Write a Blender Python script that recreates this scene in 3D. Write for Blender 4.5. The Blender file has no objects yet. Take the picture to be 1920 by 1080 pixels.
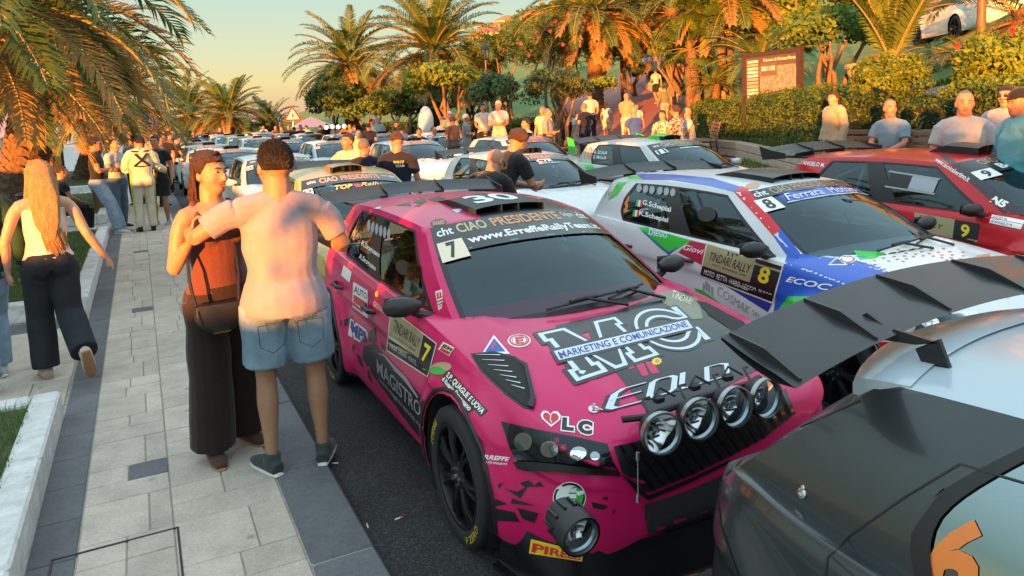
import bpy, bmesh, math, random
import numpy as np
from mathutils import Vector, Matrix, Euler, noise
from mathutils.bvhtree import BVHTree
random.seed(7)
rad = math.radians
S = bpy.context.scene
COL = S.collection
# ------------------------------------------------------------------ camera
CAMH, FPX = 1.995, 1394.0
yaw, pit, rol = rad(26.5), rad(-6.14), rad(-2.4)
_Rz = Matrix(((math.cos(yaw), math.sin(yaw), 0), (-math.sin(yaw), math.cos(yaw), 0), (0, 0, 1)))
_Rx = Matrix(((1, 0, 0), (0, math.cos(pit), -math.sin(pit)), (0, math.sin(pit), math.cos(pit))))
_R0 = Matrix(((1, 0, 0), (0, 0, -1), (0, 1, 0)))
_Rr = Matrix(((math.cos(rol), -math.sin(rol), 0), (math.sin(rol), math.cos(rol), 0), (0, 0, 1)))
CR = _Rz @ _Rx @ _R0 @ _Rr
CP = Vector((0, 0, CAMH))
cam = bpy.data.cameras.new('camera')
camo = bpy.data.objects.new('camera', cam); COL.objects.link(camo)
camo.matrix_world = Matrix.Translation(CP) @ CR.to_4x4()
cam.sensor_width = 36; cam.lens = FPX / 1920 * 36
cam.shift_y = -180 / 1920
cam.clip_start = 0.05; cam.clip_end = 3000
S.camera = camo
def ray(px, py):
    return (CR @ Vector(((px - 960) / FPX, -(py - 360) / FPX, -1))).normalized()
def gz(px, py, z=0.0):
    d = ray(px, py); return CP + d * ((z - CAMH) / d.z)
def gd(px, py, dist):            # point at a horizontal distance
    d = ray(px, py); return CP + d * (dist / math.hypot(d.x, d.y))
# ------------------------------------------------------------------ light
SUN_HEAD, SUN_EL = rad(47), rad(3.2)     # heading of the light, clockwise from +Y
W = bpy.data.worlds.new('World'); S.world = W; W.use_nodes = True
nt = W.node_tree; nt.nodes.clear()
out = nt.nodes.new('ShaderNodeOutputWorld'); bg = nt.nodes.new('ShaderNodeBackground')
sky = nt.nodes.new('ShaderNodeTexSky'); sky.sky_type = 'NISHITA'; sky.sun_disc = False
sky.sun_elevation = rad(4.0); sky.sun_rotation = SUN_HEAD + math.pi
sky.air_density = 1.0; sky.dust_density = 1.5; sky.ozone_density = 1.5
tc = nt.nodes.new('ShaderNodeTexCoord'); sx = nt.nodes.new('ShaderNodeSeparateXYZ')
rp = nt.nodes.new('ShaderNodeValToRGB')
nt.links.new(tc.outputs['Generated'], sx.inputs[0]); nt.links.new(sx.outputs['Z'], rp.inputs[0])
cr_ = rp.color_ramp; cr_.interpolation = 'LINEAR'
stops = [(0.0, (.46, .30, .22)), (0.018, (.52, .34, .20)), (0.05, (.54, .45, .21)), (0.085, (.46, .465, .295)),
         (0.16, (.33, .44, .385)), (0.30, (.46, .62, .60)), (0.55, (.66, .86, .93)), (1.0, (.70, .88, 1.0))]
while len(cr_.elements) < len(stops): cr_.elements.new(0.5)
for e, (p, c) in zip(cr_.elements, stops): e.position = p; e.color = (*c, 1)
mx = nt.nodes.new('ShaderNodeMix'); mx.data_type = 'RGBA'; mx.blend_type = 'ADD'; mx.inputs[0].default_value = .12
sc_ = nt.nodes.new('ShaderNodeVectorMath'); sc_.operation = 'SCALE'; sc_.inputs['Scale'].default_value = 9.6
nt.links.new(rp.outputs[0], sc_.inputs[0])
nt.links.new(sc_.outputs[0], mx.inputs[6]); nt.links.new(sky.outputs[0], mx.inputs[7])
nt.links.new(mx.outputs[2], bg.inputs[0]); bg.inputs[1].default_value = 0.036
nt.links.new(bg.outputs[0], out.inputs[0])
sun = bpy.data.lights.new('sun', 'SUN'); sun.energy = 5.0; sun.angle = rad(0.6); sun.color = (1.0, .31, .045)
suno = bpy.data.objects.new('sun', sun); COL.objects.link(suno)
_ld = Vector((math.sin(SUN_HEAD) * math.cos(SUN_EL), math.cos(SUN_HEAD) * math.cos(SUN_EL), -math.sin(SUN_EL)))
suno.rotation_euler = _ld.to_track_quat('-Z', 'Y').to_euler()
S.view_settings.view_transform = 'Standard'; S.view_settings.look = 'None'
S.view_settings.gamma = 1; S.view_settings.exposure = 2.25; S.view_settings.use_curve_mapping = False
# ------------------------------------------------------------------ materials
MATS = {}
def mat(name, col, rough=.6, metal=0., coat=0., var=0.0, vscale=8., bump=0., bscale=60., col2=None, spec=.5, alpha=1., trans=0., thr=None, sheen=0., sss=0., detail=6., emit=None):
    """principled material; var = brightness noise, col2 = second colour mixed by noise"""
    if name in MATS: return MATS[name]
    m = bpy.data.materials.new(name); m.use_nodes = True; MATS[name] = m
    n = m.node_tree.nodes; l = m.node_tree.links; b = n['Principled BSDF']
    b.inputs['Base Color'].default_value = (*col, 1); b.inputs['Roughness'].default_value = rough
    b.inputs['Metallic'].default_value = metal; b.inputs['Coat Weight'].default_value = coat
    b.inputs['Coat Roughness'].default_value = .04
    b.inputs['Specular IOR Level'].default_value = spec
    if trans: b.inputs['Transmission Weight'].default_value = trans
    if sheen: b.inputs['Sheen Weight'].default_value = sheen
    if alpha < 1: b.inputs['Alpha'].default_value = alpha
    if sss:
        b.inputs['Subsurface Weight'].default_value = sss; b.inputs['Subsurface Scale'].default_value = .01
        b.inputs['Subsurface Radius'].default_value = (1, .4, .25)
    if emit:
        b.inputs['Emission Color'].default_value = (*emit[0], 1); b.inputs['Emission Strength'].default_value = emit[1]
    tcn = None
    if var or col2 or bump:
        tcn = n.new('ShaderNodeTexCoord')
    if var or col2:
        nz = n.new('ShaderNodeTexNoise'); nz.inputs['Scale'].default_value = vscale; nz.inputs['Detail'].default_value = detail
        nz.inputs['Roughness'].default_value = .65
        l.new(tcn.outputs['Object'], nz.inputs['Vector'])
        r = n.new('ShaderNodeValToRGB'); l.new(nz.outputs[0], r.inputs[0])
        a = .35 if thr is None else thr[0]; z = .65 if thr is None else thr[1]
        r.color_ramp.elements[0].position = a; r.color_ramp.elements[1].position = z
        c2 = col2 if col2 else tuple(min(1, x * (1 + var)) for x in col)
        c1 = col if col2 else tuple(x * (1 - var) for x in col)
        r.color_ramp.elements[0].color = (*c1, 1); r.color_ramp.elements[1].color = (*c2, 1)
        l.new(r.outputs[0], b.inputs['Base Color'])
        if rough > .15:
            mr = n.new('ShaderNodeMapRange'); l.new(nz.outputs[0], mr.inputs[0])
            mr.inputs[3].default_value = max(0.02, rough - .08); mr.inputs[4].default_value = min(1, rough + .08)
            l.new(mr.outputs[0], b.inputs['Roughness'])
    if bump:
        nb = n.new('ShaderNodeTexNoise'); nb.inputs['Scale'].default_value = bscale; nb.inputs['Detail'].default_value = 5
        l.new(tcn.outputs['Object'], nb.inputs['Vector'])
        bp = n.new('ShaderNodeBump'); bp.inputs['Strength'].default_value = min(1, bump); bp.inputs['Distance'].default_value = .02
        l.new(nb.outputs[0], bp.inputs['Height']); l.new(bp.outputs[0], b.inputs['Normal'])
    return m
def leafmat(name, c1, c2, trl=.35, scale=3., rough=.55):
    """two-tone foliage with light passing through the leaf"""
    if name in MATS: return MATS[name]
    m = mat(name, c1, rough, col2=c2, vscale=scale, detail=3., spec=.35)
    n = m.node_tree.nodes; l = m.node_tree.links; b = n['Principled BSDF']; o = n['Material Output']
    t = n.new('ShaderNodeBsdfTranslucent'); mixs = n.new('ShaderNodeMixShader'); mixs.inputs[0].default_value = trl
    src = b.inputs['Base Color'].links[0].from_socket
    gi = n.new('ShaderNodeObjectInfo'); hs = n.new('ShaderNodeHueSaturation')
    mr = n.new('ShaderNodeMapRange'); l.new(gi.outputs['Random'], mr.inputs[0]); mr.inputs[3].default_value = .8; mr.inputs[4].default_value = 1.2
    l.new(mr.outputs[0], hs.inputs['Value']); l.new(src, hs.inputs['Color'])
    l.new(hs.outputs[0], b.inputs['Base Color']); l.new(hs.outputs[0], t.inputs['Color'])
    l.new(b.outputs[0], mixs.inputs[1]); l.new(t.outputs[0], mixs.inputs[2]); l.new(mixs.outputs[0], o.inputs['Surface'])
    return m
# ------------------------------------------------------------------ mesh helpers
class MB:
    """collects geometry; build() links it as one mesh object"""
    def __init__(s): s.v = []; s.f = []; s.m = []
    def add(s, vs, fs, mi=0):
        o = len(s.v); s.v += [tuple(v) for v in vs]; s.f += [tuple(i + o for i in f) for f in fs]; s.m += [mi] * len(fs); return o
    def box(s, c, d, rz=0., mi=0, M=None, taper=1.):
        hx, hy, hz = d[0] / 2, d[1] / 2, d[2] / 2
        vs = [Vector((x * hx * (taper if z > 0 else 1), y * hy * (taper if z > 0 else 1), z * hz)) for z in (-1, 1) for y in (-1, 1) for x in (-1, 1)]
        Q = M if M is not None else Matrix.Rotation(rz, 3, 'Z')
        vs = [Q @ v + Vector(c) for v in vs]
        s.add(vs, [(0, 2, 3, 1), (4, 5, 7, 6), (0, 1, 5, 4), (2, 6, 7, 3), (0, 4, 6, 2), (1, 3, 7, 5)], mi)
    def bbox(s, c, d, bev=.01, rz=0., mi=0, M=None):
        """box with a chamfered top rim and sides"""
        hx, hy, hz = d[0] / 2, d[1] / 2, d[2] / 2
        Q = M if M is not None else Matrix.Rotation(rz, 3, 'Z')
        def ring(a, b, z, k): return [(-a + k, -b, z), (a - k, -b, z), (a, -b + k, z), (a, b - k, z), (a - k, b, z), (-a + k, b, z), (-a, b - k, z), (-a, -b + k, z)]
        rs = [ring(hx - bev, hy - bev, -hz, bev), ring(hx, hy, -hz + bev, bev), ring(hx, hy, hz - bev, bev), ring(hx - bev, hy - bev, hz, bev)]
        vs = [Q @ Vector(p) + Vector(c) for r in rs for p in r]
        fs = [tuple(reversed(range(8))), tuple(range(24, 32))]
        for k in range(3):
            for i in range(8): fs.append((k * 8 + i, k * 8 + (i + 1) % 8, (k + 1) * 8 + (i + 1) % 8, (k + 1) * 8 + i))
        s.add(vs, fs, mi)
    def tube(s, pts, rs, n=8, mi=0, cap=True, flat=None):
        """tube along points; rs radius or list; flat=(a,b) squash"""
        pts = [Vector(p) for p in pts]
        if not hasattr(rs, '__len__'): rs = [rs] * len(pts)
        base = len(s.v); up = None
        for i, p in enumerate(pts):
            t = (pts[min(i + 1, len(pts) - 1)] - pts[max(i - 1, 0)])
            t = t.normalized() if t.length > 1e-9 else Vector((0, 0, 1))
            if up is None: up = t.orthogonal().normalized()
            up = (up - t * up.dot(t)); up = up.normalized() if up.length > 1e-6 else t.orthogonal().normalized()
            sd = t.cross(up)
            for k in range(n):
                a = 2 * math.pi * k / n
                s.v.append(tuple(p + up * math.cos(a) * rs[i] + sd * math.sin(a) * rs[i]))
        for i in range(len(pts) - 1):
            for k in range(n):
                s.f.append((base + i * n + k, base + i * n + (k + 1) % n, base + (i + 1) * n + (k + 1) % n, base + (i + 1) * n + k)); s.m.append(mi)
        if cap:
            s.f.append(tuple(base + k for k in reversed(range(n)))); s.m.append(mi)
            e = base + (len(pts) - 1) * n; s.f.append(tuple(e + k for k in range(n))); s.m.append(mi)
    def lathe(s, prof, n=16, c=(0, 0, 0), M=None, mi=0, closed=False, cap=True):
        """prof: list of (r,z) turned round z (or M)"""
        base = len(s.v); c = Vector(c)
        for r, z in prof:
            for k in range(n):
                a = 2 * math.pi * k / n; v = Vector((r * math.cos(a), r * math.sin(a), z))
                s.v.append(tuple((M @ v if M is not None else v) + c))
        L = len(prof)
        for i in range(L if closed else L - 1):
            j = (i + 1) % L
            for k in range(n):
                s.f.append((base + i * n + k, base + i * n + (k + 1) % n, base + j * n + (k + 1) % n, base + j * n + k)); s.m.append(mi)
        if not closed and cap:
            if prof[0][0] > 1e-5: s.f.append(tuple(base + k for k in reversed(range(n)))); s.m.append(mi)
            if prof[-1][0] > 1e-5: s.f.append(tuple(base + (L - 1) * n + k for k in range(n))); s.m.append(mi)
    def prism(s, poly, z0, z1, mi=0, M=None):
        n = len(poly); vs = [Vector((x, y, z0)) for x, y in poly] + [Vector((x, y, z1)) for x, y in poly]
        if M is not None: vs = [M @ v for v in vs]
        s.add(vs, [tuple(reversed(range(n))), tuple(range(n, 2 * n))] + [(i, (i + 1) % n, n + (i + 1) % n, n + i) for i in range(n)], mi)
    def mesh(s, name, mats, smooth=False, ang=None):
        me = bpy.data.meshes.new(name); me.from_pydata(s.v, [], s.f)
        for m in (mats if isinstance(mats, (list, tuple)) else [mats]): me.materials.append(m)
        if any(s.m): me.polygons.foreach_set('material_index', s.m)
        if smooth:
            me.polygons.foreach_set('use_smooth', [True] * len(me.polygons))
            if ang: me.set_sharp_from_angle(angle=rad(ang))
        me.update(); return me
    def build(s, name, mats, parent=None, smooth=False, ang=35, loc=None):
        return link(name, s.mesh(name, mats, smooth, ang), parent, loc)
def link(name, me, parent=None, loc=None, rz=None):
    o = bpy.data.objects.new(name, me); COL.objects.link(o)
    if parent is not None: o.parent = parent
    if loc is not None: o.location = loc
    if rz is not None: o.rotation_euler = (0, 0, rz)
    return o
def tag(o, label=None, cat=None, group=None, kind=None):
    if label: o['label'] = label
    if cat: o['category'] = cat
    if group: o['group'] = group
    if kind: o['kind'] = kind
    return o
def thing(name, label, cat, loc=(0, 0, 0), rz=0., group=None):
    o = link(name, None, None, loc, rz); o.empty_display_size = .2
    return tag(o, label, cat, group)
def copy_tree(o, parent=None):
    c = o.copy(); COL.objects.link(c); c.parent = parent
    for ch in o.children: copy_tree(ch, c)
    return c
def lerp(a, b, t): return a + (b - a) * t
def interp(x, tab):
    return float(np.interp(x, [t[0] for t in tab], [t[1] for t in tab]))
def smooth_tab(tab):
    """monotone cubic through a table, returns a function"""
    xs = np.array([t[0] for t in tab], float); ys = np.array([t[1] for t in tab], float)
    h = np.diff(xs); d = np.diff(ys) / h; m = np.zeros(len(xs)); m[0] = d[0]; m[-1] = d[-1]
    for i in range(1, len(xs) - 1):
        m[i] = 0 if d[i - 1] * d[i] <= 0 else (h[i - 1] + h[i]) * 3 / ((2 * h[i] + h[i - 1]) / d[i - 1] + (h[i] + 2 * h[i - 1]) / d[i])
    def f(x):
        x = min(max(x, xs[0]), xs[-1]); i = min(max(int(np.searchsorted(xs, x)) - 1, 0), len(h) - 1)
        t = (x - xs[i]) / h[i]
        return float((2 * t**3 - 3 * t**2 + 1) * ys[i] + (t**3 - 2 * t**2 + t) * h[i] * m[i] + (-2 * t**3 + 3 * t**2) * ys[i + 1] + (t**3 - t**2) * h[i] * m[i + 1])
    return f
# ------------------------------------------------------------------ ground, road, pavement
PZ = 0.05
M_ASPH = mat('asphalt', (.026, .026, .028), .75, var=.35, vscale=90, bump=.7, bscale=420, spec=.4)
def asph():
    m = MATS['asphalt']; n = m.node_tree.nodes; l = m.node_tree.links; b = n['Principled BSDF']
    t = n.new('ShaderNodeTexCoord'); v = n.new('ShaderNodeTexVoronoi'); v.inputs['Scale'].default_value = 160
    l.new(t.outputs['Object'], v.inputs['Vector'])
    r = n.new('ShaderNodeValToRGB'); l.new(v.outputs['Color'], r.inputs[0])
    r.color_ramp.elements[0].position = .55; r.color_ramp.elements[0].color = (.0, .0, .0, 1)
    r.color_ramp.elements[1].position = 1.; r.color_ramp.elements[1].color = (.1, .1, .1, 1)
    big = n.new('ShaderNodeTexNoise'); big.inputs['Scale'].default_value = 1.3; big.inputs['Detail'].default_value = 7; l.new(t.outputs['Object'], big.inputs['Vector'])
    mb = n.new('ShaderNodeMapRange'); l.new(big.outputs[0], mb.inputs[0]); mb.inputs[1].default_value = .3; mb.inputs[2].default_value = .7; mb.inputs[3].default_value = .7; mb.inputs[4].default_value = 1.35
    old = b.inputs['Base Color'].links[0].from_socket
    a = n.new('ShaderNodeMix'); a.data_type = 'RGBA'; a.blend_type = 'ADD'; a.inputs[0].default_value = 1
    l.new(old, a.inputs[6]); l.new(r.outputs[0], a.inputs[7])
    sc = n.new('ShaderNodeVectorMath'); sc.operation = 'SCALE'; l.new(a.outputs[2], sc.inputs[0]); l.new(mb.outputs[0], sc.inputs['Scale'])
    l.new(sc.outputs[0], b.inputs['Base Color'])
asph()
M_EARTH = mat('earth', (.12, .10, .07), .9, var=.3, vscale=.6)
def sheet(name, pts, m, z=None):
    mb = MB(); mb.add([(p[0], p[1], p[2] if len(p) > 2 else z) for p in pts], [tuple(range(len(pts)))]); o = mb.build(name, m)
    return tag(o, kind='structure')
sheet('ground', [(-1500, -1500), (1500, -1500), (1500, 1500), (-1500, 1500)], M_EARTH, -.12)
sheet('road', [(.70, -14), (8.6, -14), (8.6, 120), (.70, 120)], M_ASPH, 0)
sheet('sea', [(-1400, -1400), (-9.6, -1400), (-9.6, 1400), (-1400, 1400)], mat('sea_water', (.05, .10, .13), .12, bump=.4, bscale=.8), -.1)
# promenade bed (mortar) under the slabs
M_MORT = mat('mortar', (.30, .27, .23), .95, var=.25, vscale=30)
def paved_far():
    m = mat('promenade_paving', (.42, .40, .37), .75, bump=.1, bscale=90)
    n = m.node_tree.nodes; l = m.node_tree.links; b = n['Principled BSDF']
    t = n.new('ShaderNodeTexCoord'); br = n.new('ShaderNodeTexBrick'); l.new(t.outputs['Object'], br.inputs['Vector'])
    br.inputs['Color1'].default_value = (.46, .44, .41, 1); br.inputs['Color2'].default_value = (.38, .36, .33, 1); br.inputs['Mortar'].default_value = (.2, .18, .15, 1)
    br.inputs['Scale'].default_value = 1.2; br.inputs['Mortar Size'].default_value = .012
    l.new(br.outputs[0], b.inputs['Base Color']); return m
M_FAR = paved_far()
sheet('promenade', [(-9.6, -14), (.80, -14), (.80, 120), (-9.6, 120)], M_FAR, PZ - .024)
sheet('paving_bed', [(-.63, -3), (.80, -3), (.80, 46), (-.63, 46)], M_MORT, PZ - .008)
# slab materials: a few tints, shared by the slabs
SLAB = [mat('pale_slab_%s' % 'abcdef'[i], tuple(c * k for c in (.50, .435, .36)), .78, var=.10, vscale=55, bump=.35, bscale=190, spec=.3) for i, k in enumerate((.92, 1.0, 1.07, .97))]
def speckle(m, amt=.35, blot=True):
    """fine granite grain and a few wear blotches"""
    n = m.node_tree.nodes; l = m.node_tree.links; b = n['Principled BSDF']
    t = n.new('ShaderNodeTexCoord'); w = n.new('ShaderNodeTexWhiteNoise') if False else n.new('ShaderNodeTexNoise')
    gpos = n.new('ShaderNodeNewGeometry'); l.new(gpos.outputs['Position'], w.inputs['Vector'])
    w.inputs['Scale'].default_value = 330; w.inputs['Detail'].default_value = 2
    r = n.new('ShaderNodeMapRange'); l.new(w.outputs[0], r.inputs[0]); r.inputs[1].default_value = .3; r.inputs[2].default_value = .7; r.inputs[3].default_value = 1 - amt; r.inputs[4].default_value = 1 + amt
    w2 = n.new('ShaderNodeTexNoise'); l.new(gpos.outputs['Position'], w2.inputs['Vector']); w2.inputs['Scale'].default_value = 5; w2.inputs['Detail'].default_value = 6; w2.inputs['Roughness'].default_value = .7
    r2 = n.new('ShaderNodeMapRange'); l.new(w2.outputs[0], r2.inputs[0]); r2.inputs[1].default_value = .33; r2.inputs[2].default_value = .62; r2.inputs[3].default_value = .80; r2.inputs[4].default_value = 1.06
    vo = n.new('ShaderNodeTexVoronoi'); l.new(gpos.outputs['Position'], vo.inputs['Vector']); vo.inputs['Scale'].default_value = 3.1
    r3 = n.new('ShaderNodeMapRange'); l.new(vo.outputs['Distance'], r3.inputs[0]); r3.inputs[1].default_value = .03; r3.inputs[2].default_value = .09; r3.inputs[3].default_value = .62; r3.inputs[4].default_value = 1.
    m3 = n.new('ShaderNodeMath'); m3.operation = 'MULTIPLY'; l.new(r2.outputs[0], m3.inputs[0]); l.new(r3.outputs[0], m3.inputs[1])
    mu = n.new('ShaderNodeMath'); mu.operation = 'MULTIPLY'; l.new(r.outputs[0], mu.inputs[0]); l.new(m3.outputs[0], mu.inputs[1])
    sc = n.new('ShaderNodeVectorMath'); sc.operation = 'SCALE'
    src = b.inputs['Base Color'].links[0].from_socket if b.inputs['Base Color'].links else None
    if src: l.new(src, sc.inputs[0])
    else: sc.inputs[0].default_value = b.inputs['Base Color'].default_value[:3]
    l.new(mu.outputs[0], sc.inputs['Scale']); l.new(sc.outputs[0], b.inputs['Base Color'])
for m in SLAB: speckle(m, .22)
M_BAS = [mat('basalt_slab_%s' % 'abc'[i], tuple(c * k for c in (.125, .13, .14)), .7, var=.12, vscale=40, bump=.35, bscale=200, spec=.35) for i, k in enumerate((.9, 1.0, 1.12))]
for m in M_BAS: speckle(m, .30)
pave = MB(); pave.add([(-.64, -3, PZ - .012), (.805, -3, PZ - .012), (.805, 46, PZ - .012), (-.64, 46, PZ - .012)], [(0, 1, 2, 3)])
pave_o = tag(pave.build('pavement', M_MORT), kind='structure')
_sl = {}
def slab(x0, x1, y0, y1, m, zt=PZ, gap=.006, name='paving_slab', parent=None, bev=.004):
    w, d = round(x1 - x0 - gap, 3), round(y1 - y0 - gap, 3); key = (w, d, m.name)
    if key not in _sl:
        mb = MB(); mb.bbox((0, 0, -.02), (w, d, .04), bev); _sl[key] = mb.mesh(name, m)
    o = link(name, _sl[key], parent or pave_o, ((x0 + x1) / 2, (y0 + y1) / 2, zt + random.uniform(-.0012, .0012)))
    o.rotation_euler = (random.uniform(-.0015, .0015), random.uniform(-.0015, .0015), 0); return o
rnd = random.Random(3)
XL, XM, XR = -.41, 0.0, .52
row = 0; y = 1.36
while y < 22:
    for half in (0, 1):
        xa, xb = (XL, .0) if half == 0 else (.0, XR)
        if (row + half) % 2 == 0:        # two big slabs
            c = lerp(xa, xb, .5) + rnd.choice((-.06, .1, .0, .09))
            for a, b_ in ((xa, c), (c, xb)): slab(a, b_, y, y + .42, rnd.choice(SLAB))
        else:                            # two shallow courses
            for k in (0, 1):
                yy = y + .21 * k
                cuts = [xa] + ([lerp(xa, xb, .5)] if k else [lerp(xa, xb, .40 + .2 * rnd.random())] if rnd.random() < .7 else []) + [xb]
                for a, b_ in zip(cuts[:-1], cuts[1:]):
                    dark = (half == 0 and k == 1 and row % 10 == 7 and a > XL + .01)
                    if .2 < (a + b_) / 2 < .55 and 6.35 < yy + .1 < 7.0: 
                        continue
                    slab(a, b_, yy, yy + .21, M_BAS[1] if dark else rnd.choice(SLAB))
    y += .42; row += 1
_yend = y
yy = 1.0
while yy < 24:
    if yy < 16 or True: slab(-.61, XL - .002, yy, yy + .40, rnd.choice(M_BAS), name='border_slab')
    yy += .40
yy = 1.17 - 1.01
while yy < 40:
    L = 1.01 if yy < 22 else 3.03
    slab(XR + .002, .815, yy, yy + L, rnd.choice(M_BAS), name='kerb_stone', bev=.012); yy += L
mb = MB(); mb.box((.79, 18.5, PZ - .055), (.03, 43, .06)); tag(mb.build('kerb_face', M_BAS[0]), kind='structure')
# far end of the walk: too small to pick slabs apart
mb = MB(); mb.box((.055, 34, PZ - .02), (.93, 24, .04)); tag(mb.build('pavement_far', M_FAR), kind='structure')
# cast iron drain
M_IRON = mat('cast_iron', (.07, .065, .06), .55, metal=.7, var=.3, vscale=40, bump=.3, bscale=120)
gr = thing('drain_grate', 'square cast iron drain grate set in the pale pavement', 'drain', (.37, 6.72, PZ))
mb = MB()
for x, d in ((-.13, .02), (.13, .02)): mb.box((x, 0, -.008), (d, .56, .02))
for y_ in (-.27, .27): mb.box((0, y_, -.008), (.28, .02, .02))
mb.build('frame', M_IRON, gr)
for i in range(9):
    b1 = MB(); n_ = 9; yc = -.23 + i * .0575
    pts = [(-.115 + .23 * k / n_, yc + .012 * math.sin(k * 2.1), -.008) for k in range(n_ + 1)]
    b1.tube(pts, .012, 6); b1.build('bar', M_IRON, gr)
mb = MB(); mb.box((0, 0, -.035), (.27, .55, .01)); mb.build('pit', mat('black_void', (.004, .004, .004), .9), gr)
# manhole cover filled with slabs
mh = thing('manhole_cover', 'recessed manhole cover in the pavement filled with pale slabs', 'manhole', (-.24, 3.42, PZ))
mb = MB(); 
for x in (-.27, .255): mb.box((x, 0, .001), (.010, .82, .006))
mb.box((-.0075, .41, .001), (.535, .010, .006)); mb.box((-.0075, -.41, .001), (.535, .010, .006)); mb.build('frame', M_IRON, mh)
# planters: white stone kerbs with turf
M_KERB = mat('white_kerb_stone', (.60, .60, .585), .8, var=.12, vscale=9, bump=.5, bscale=35)
speckle(M_KERB, .08)
M_TURF = mat('turf_soil', (.045, .055, .02), .95, var=.4, vscale=7)
M_GRASS = leafmat('grass_blade', (.055, .13, .018), (.11, .20, .035), .3, 1.5)
def grass_patch(name, x0, x1, y0, y1, z, n, hmin=.03, hmax=.09, label=None, parent=None, m=None, hill=None, w=.006):
    mb = MB(); r_ = random.Random(int(n + x0 * 10))
    for i in range(n):
        x = r_.uniform(x0, x1); y = r_.uniform(y0, y1); h = r_.uniform(hmin, hmax); a = r_.uniform(0, 6.28); l_ = r_.uniform(.2, .9) * h
        zz = hill(x, y) if hill else z
        dx, dy = math.cos(a), math.sin(a); wx, wy = -dy * w / 2, dx * w / 2; a2 = r_.uniform(.6, 1)
        mb.add([(x - wx, y - wy, zz - .01), (x + wx, y + wy, zz - .01), (x + wx * .8 + dx * l_ * .35, y + wy * .8 + dy * l_ * .35, zz + h * .62), (x - wx * .8 + dx * l_ * .35, y - wy * .8 + dy * l_ * .35, zz + h * .62), (x + dx * l_, y + dy * l_, zz + h)],
               [(0, 1, 2, 3), (3, 2, 4)])
    o = mb.build(name, m or M_GRASS, parent); tag(o, label, 'grass' if label else None, kind='stuff'); return o
def planter(x0, x1, y0, y1, label, w=.17, h=.21, grass=9000, r=.06):
    t = thing('planter', label, 'planter', ((x0 + x1) / 2, (y0 + y1) / 2, PZ - .02))
    cx, cy = (x0 + x1) / 2, (y0 + y1) / 2
    def seg(a, b_, c_, d_): 
        q = MB(); q.bbox(((a + b_) / 2 - cx, (c_ + d_) / 2 - cy, h / 2), (b_ - a - .004, d_ - c_ - .004, h), .014); q.build('kerb_stone', M_KERB, t)
    k = y0
    L = 1.25
    ny = max(1, round((y1 - y0) / L)); ly = (y1 - y0) / ny
    for i in range(ny): seg(x1 - w, x1, y0 + i * ly, y0 + (i + 1) * ly); seg(x0, x0 + w, y0 + i * ly, y0 + (i + 1) * ly)
    nx = max(1, round((x1 - x0 - 2 * w) / L)); lx = (x1 - x0 - 2 * w) / nx
    for i in range(nx):
        for c_, d_ in ((y0, y0 + w), (y1 - w, y1)): seg(x0 + w + i * lx, x0 + w + (i + 1) * lx, c_, d_)
    q = MB(); q.box((0, 0, h * .4), (x1 - x0 - 2 * w + .02, y1 - y0 - 2 * w + .02, h * .9)); q.build('turf', M_TURF, t)
    g_ = grass_patch('grass', x0 + w * .9 - cx, x1 - w * .85 - cx, y0 + w - cy, y1 - w - cy, h * .85, grass, parent=t)
    return t
planter(-3.6, -.61, 1.2, 5.80, 'white stone planter of green turf in front of the passing girl', grass=16000)
planter(-4.6, -.61, 9.0, 15.25, 'long white stone planter of turf behind the blonde girl', grass=22000)
planter(-4.6, -.72, 17.6, 24.2, 'white stone planter with turf around the leaning palm by the lamp post', grass=9000)
planter(-4.6, -.72, 27, 38, 'far white planter of turf along the promenade', grass=5000)
# pale slabs laid across the gap between planters
gap_o = MB(); gap_o.add([(-4.6, 5.82, PZ - .010), (-.625, 5.82, PZ - .010), (-.625, 8.98, PZ - .010), (-4.6, 8.98, PZ - .010)], [(0, 1, 2, 3)])
gap_o = tag(gap_o.build('crossing_pavement', M_MORT), kind='structure')
y = 5.83; i = 0
while y < 8.9:
    x = -.63 - (.25 if i % 2 else 0)
    if i % 2: slab(-.88, -.63, y, min(y + .44, 8.97), rnd.choice(M_BAS) if i in (0,) else rnd.choice(SLAB), parent=gap_o)
    while x > -4.2:
        w_ = rnd.choice((.42, .62, .62)); 
        slab(x - w_, x, y, min(y + .44, 8.97), M_BAS[1] if (y > 8.4) else rnd.choice(SLAB), parent=gap_o); x -= w_
    y += .44; i += 1

# sea wall along the promenade: keeps the low sun off everything below chest height
M_WALL = mat('sea_wall_plaster', (.42, .36, .28), .85, var=.15, vscale=2, bump=.2, bscale=30)
sw = thing('sea_wall', 'long low plastered sea wall with coping along the promenade', 'wall', (-9.4, 40, PZ - .02))
for i in range(30):
    q = MB(); q.box((0, -58 + i * 4 + 2, .78), (.3, 3.98, 1.56)); q.build('wall_panel', M_WALL, sw)
    q = MB(); q.bbox((0, -58 + i * 4 + 2, 1.60), (.42, 3.99, .09), .015); q.build('coping', M_KERB, sw)
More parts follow.
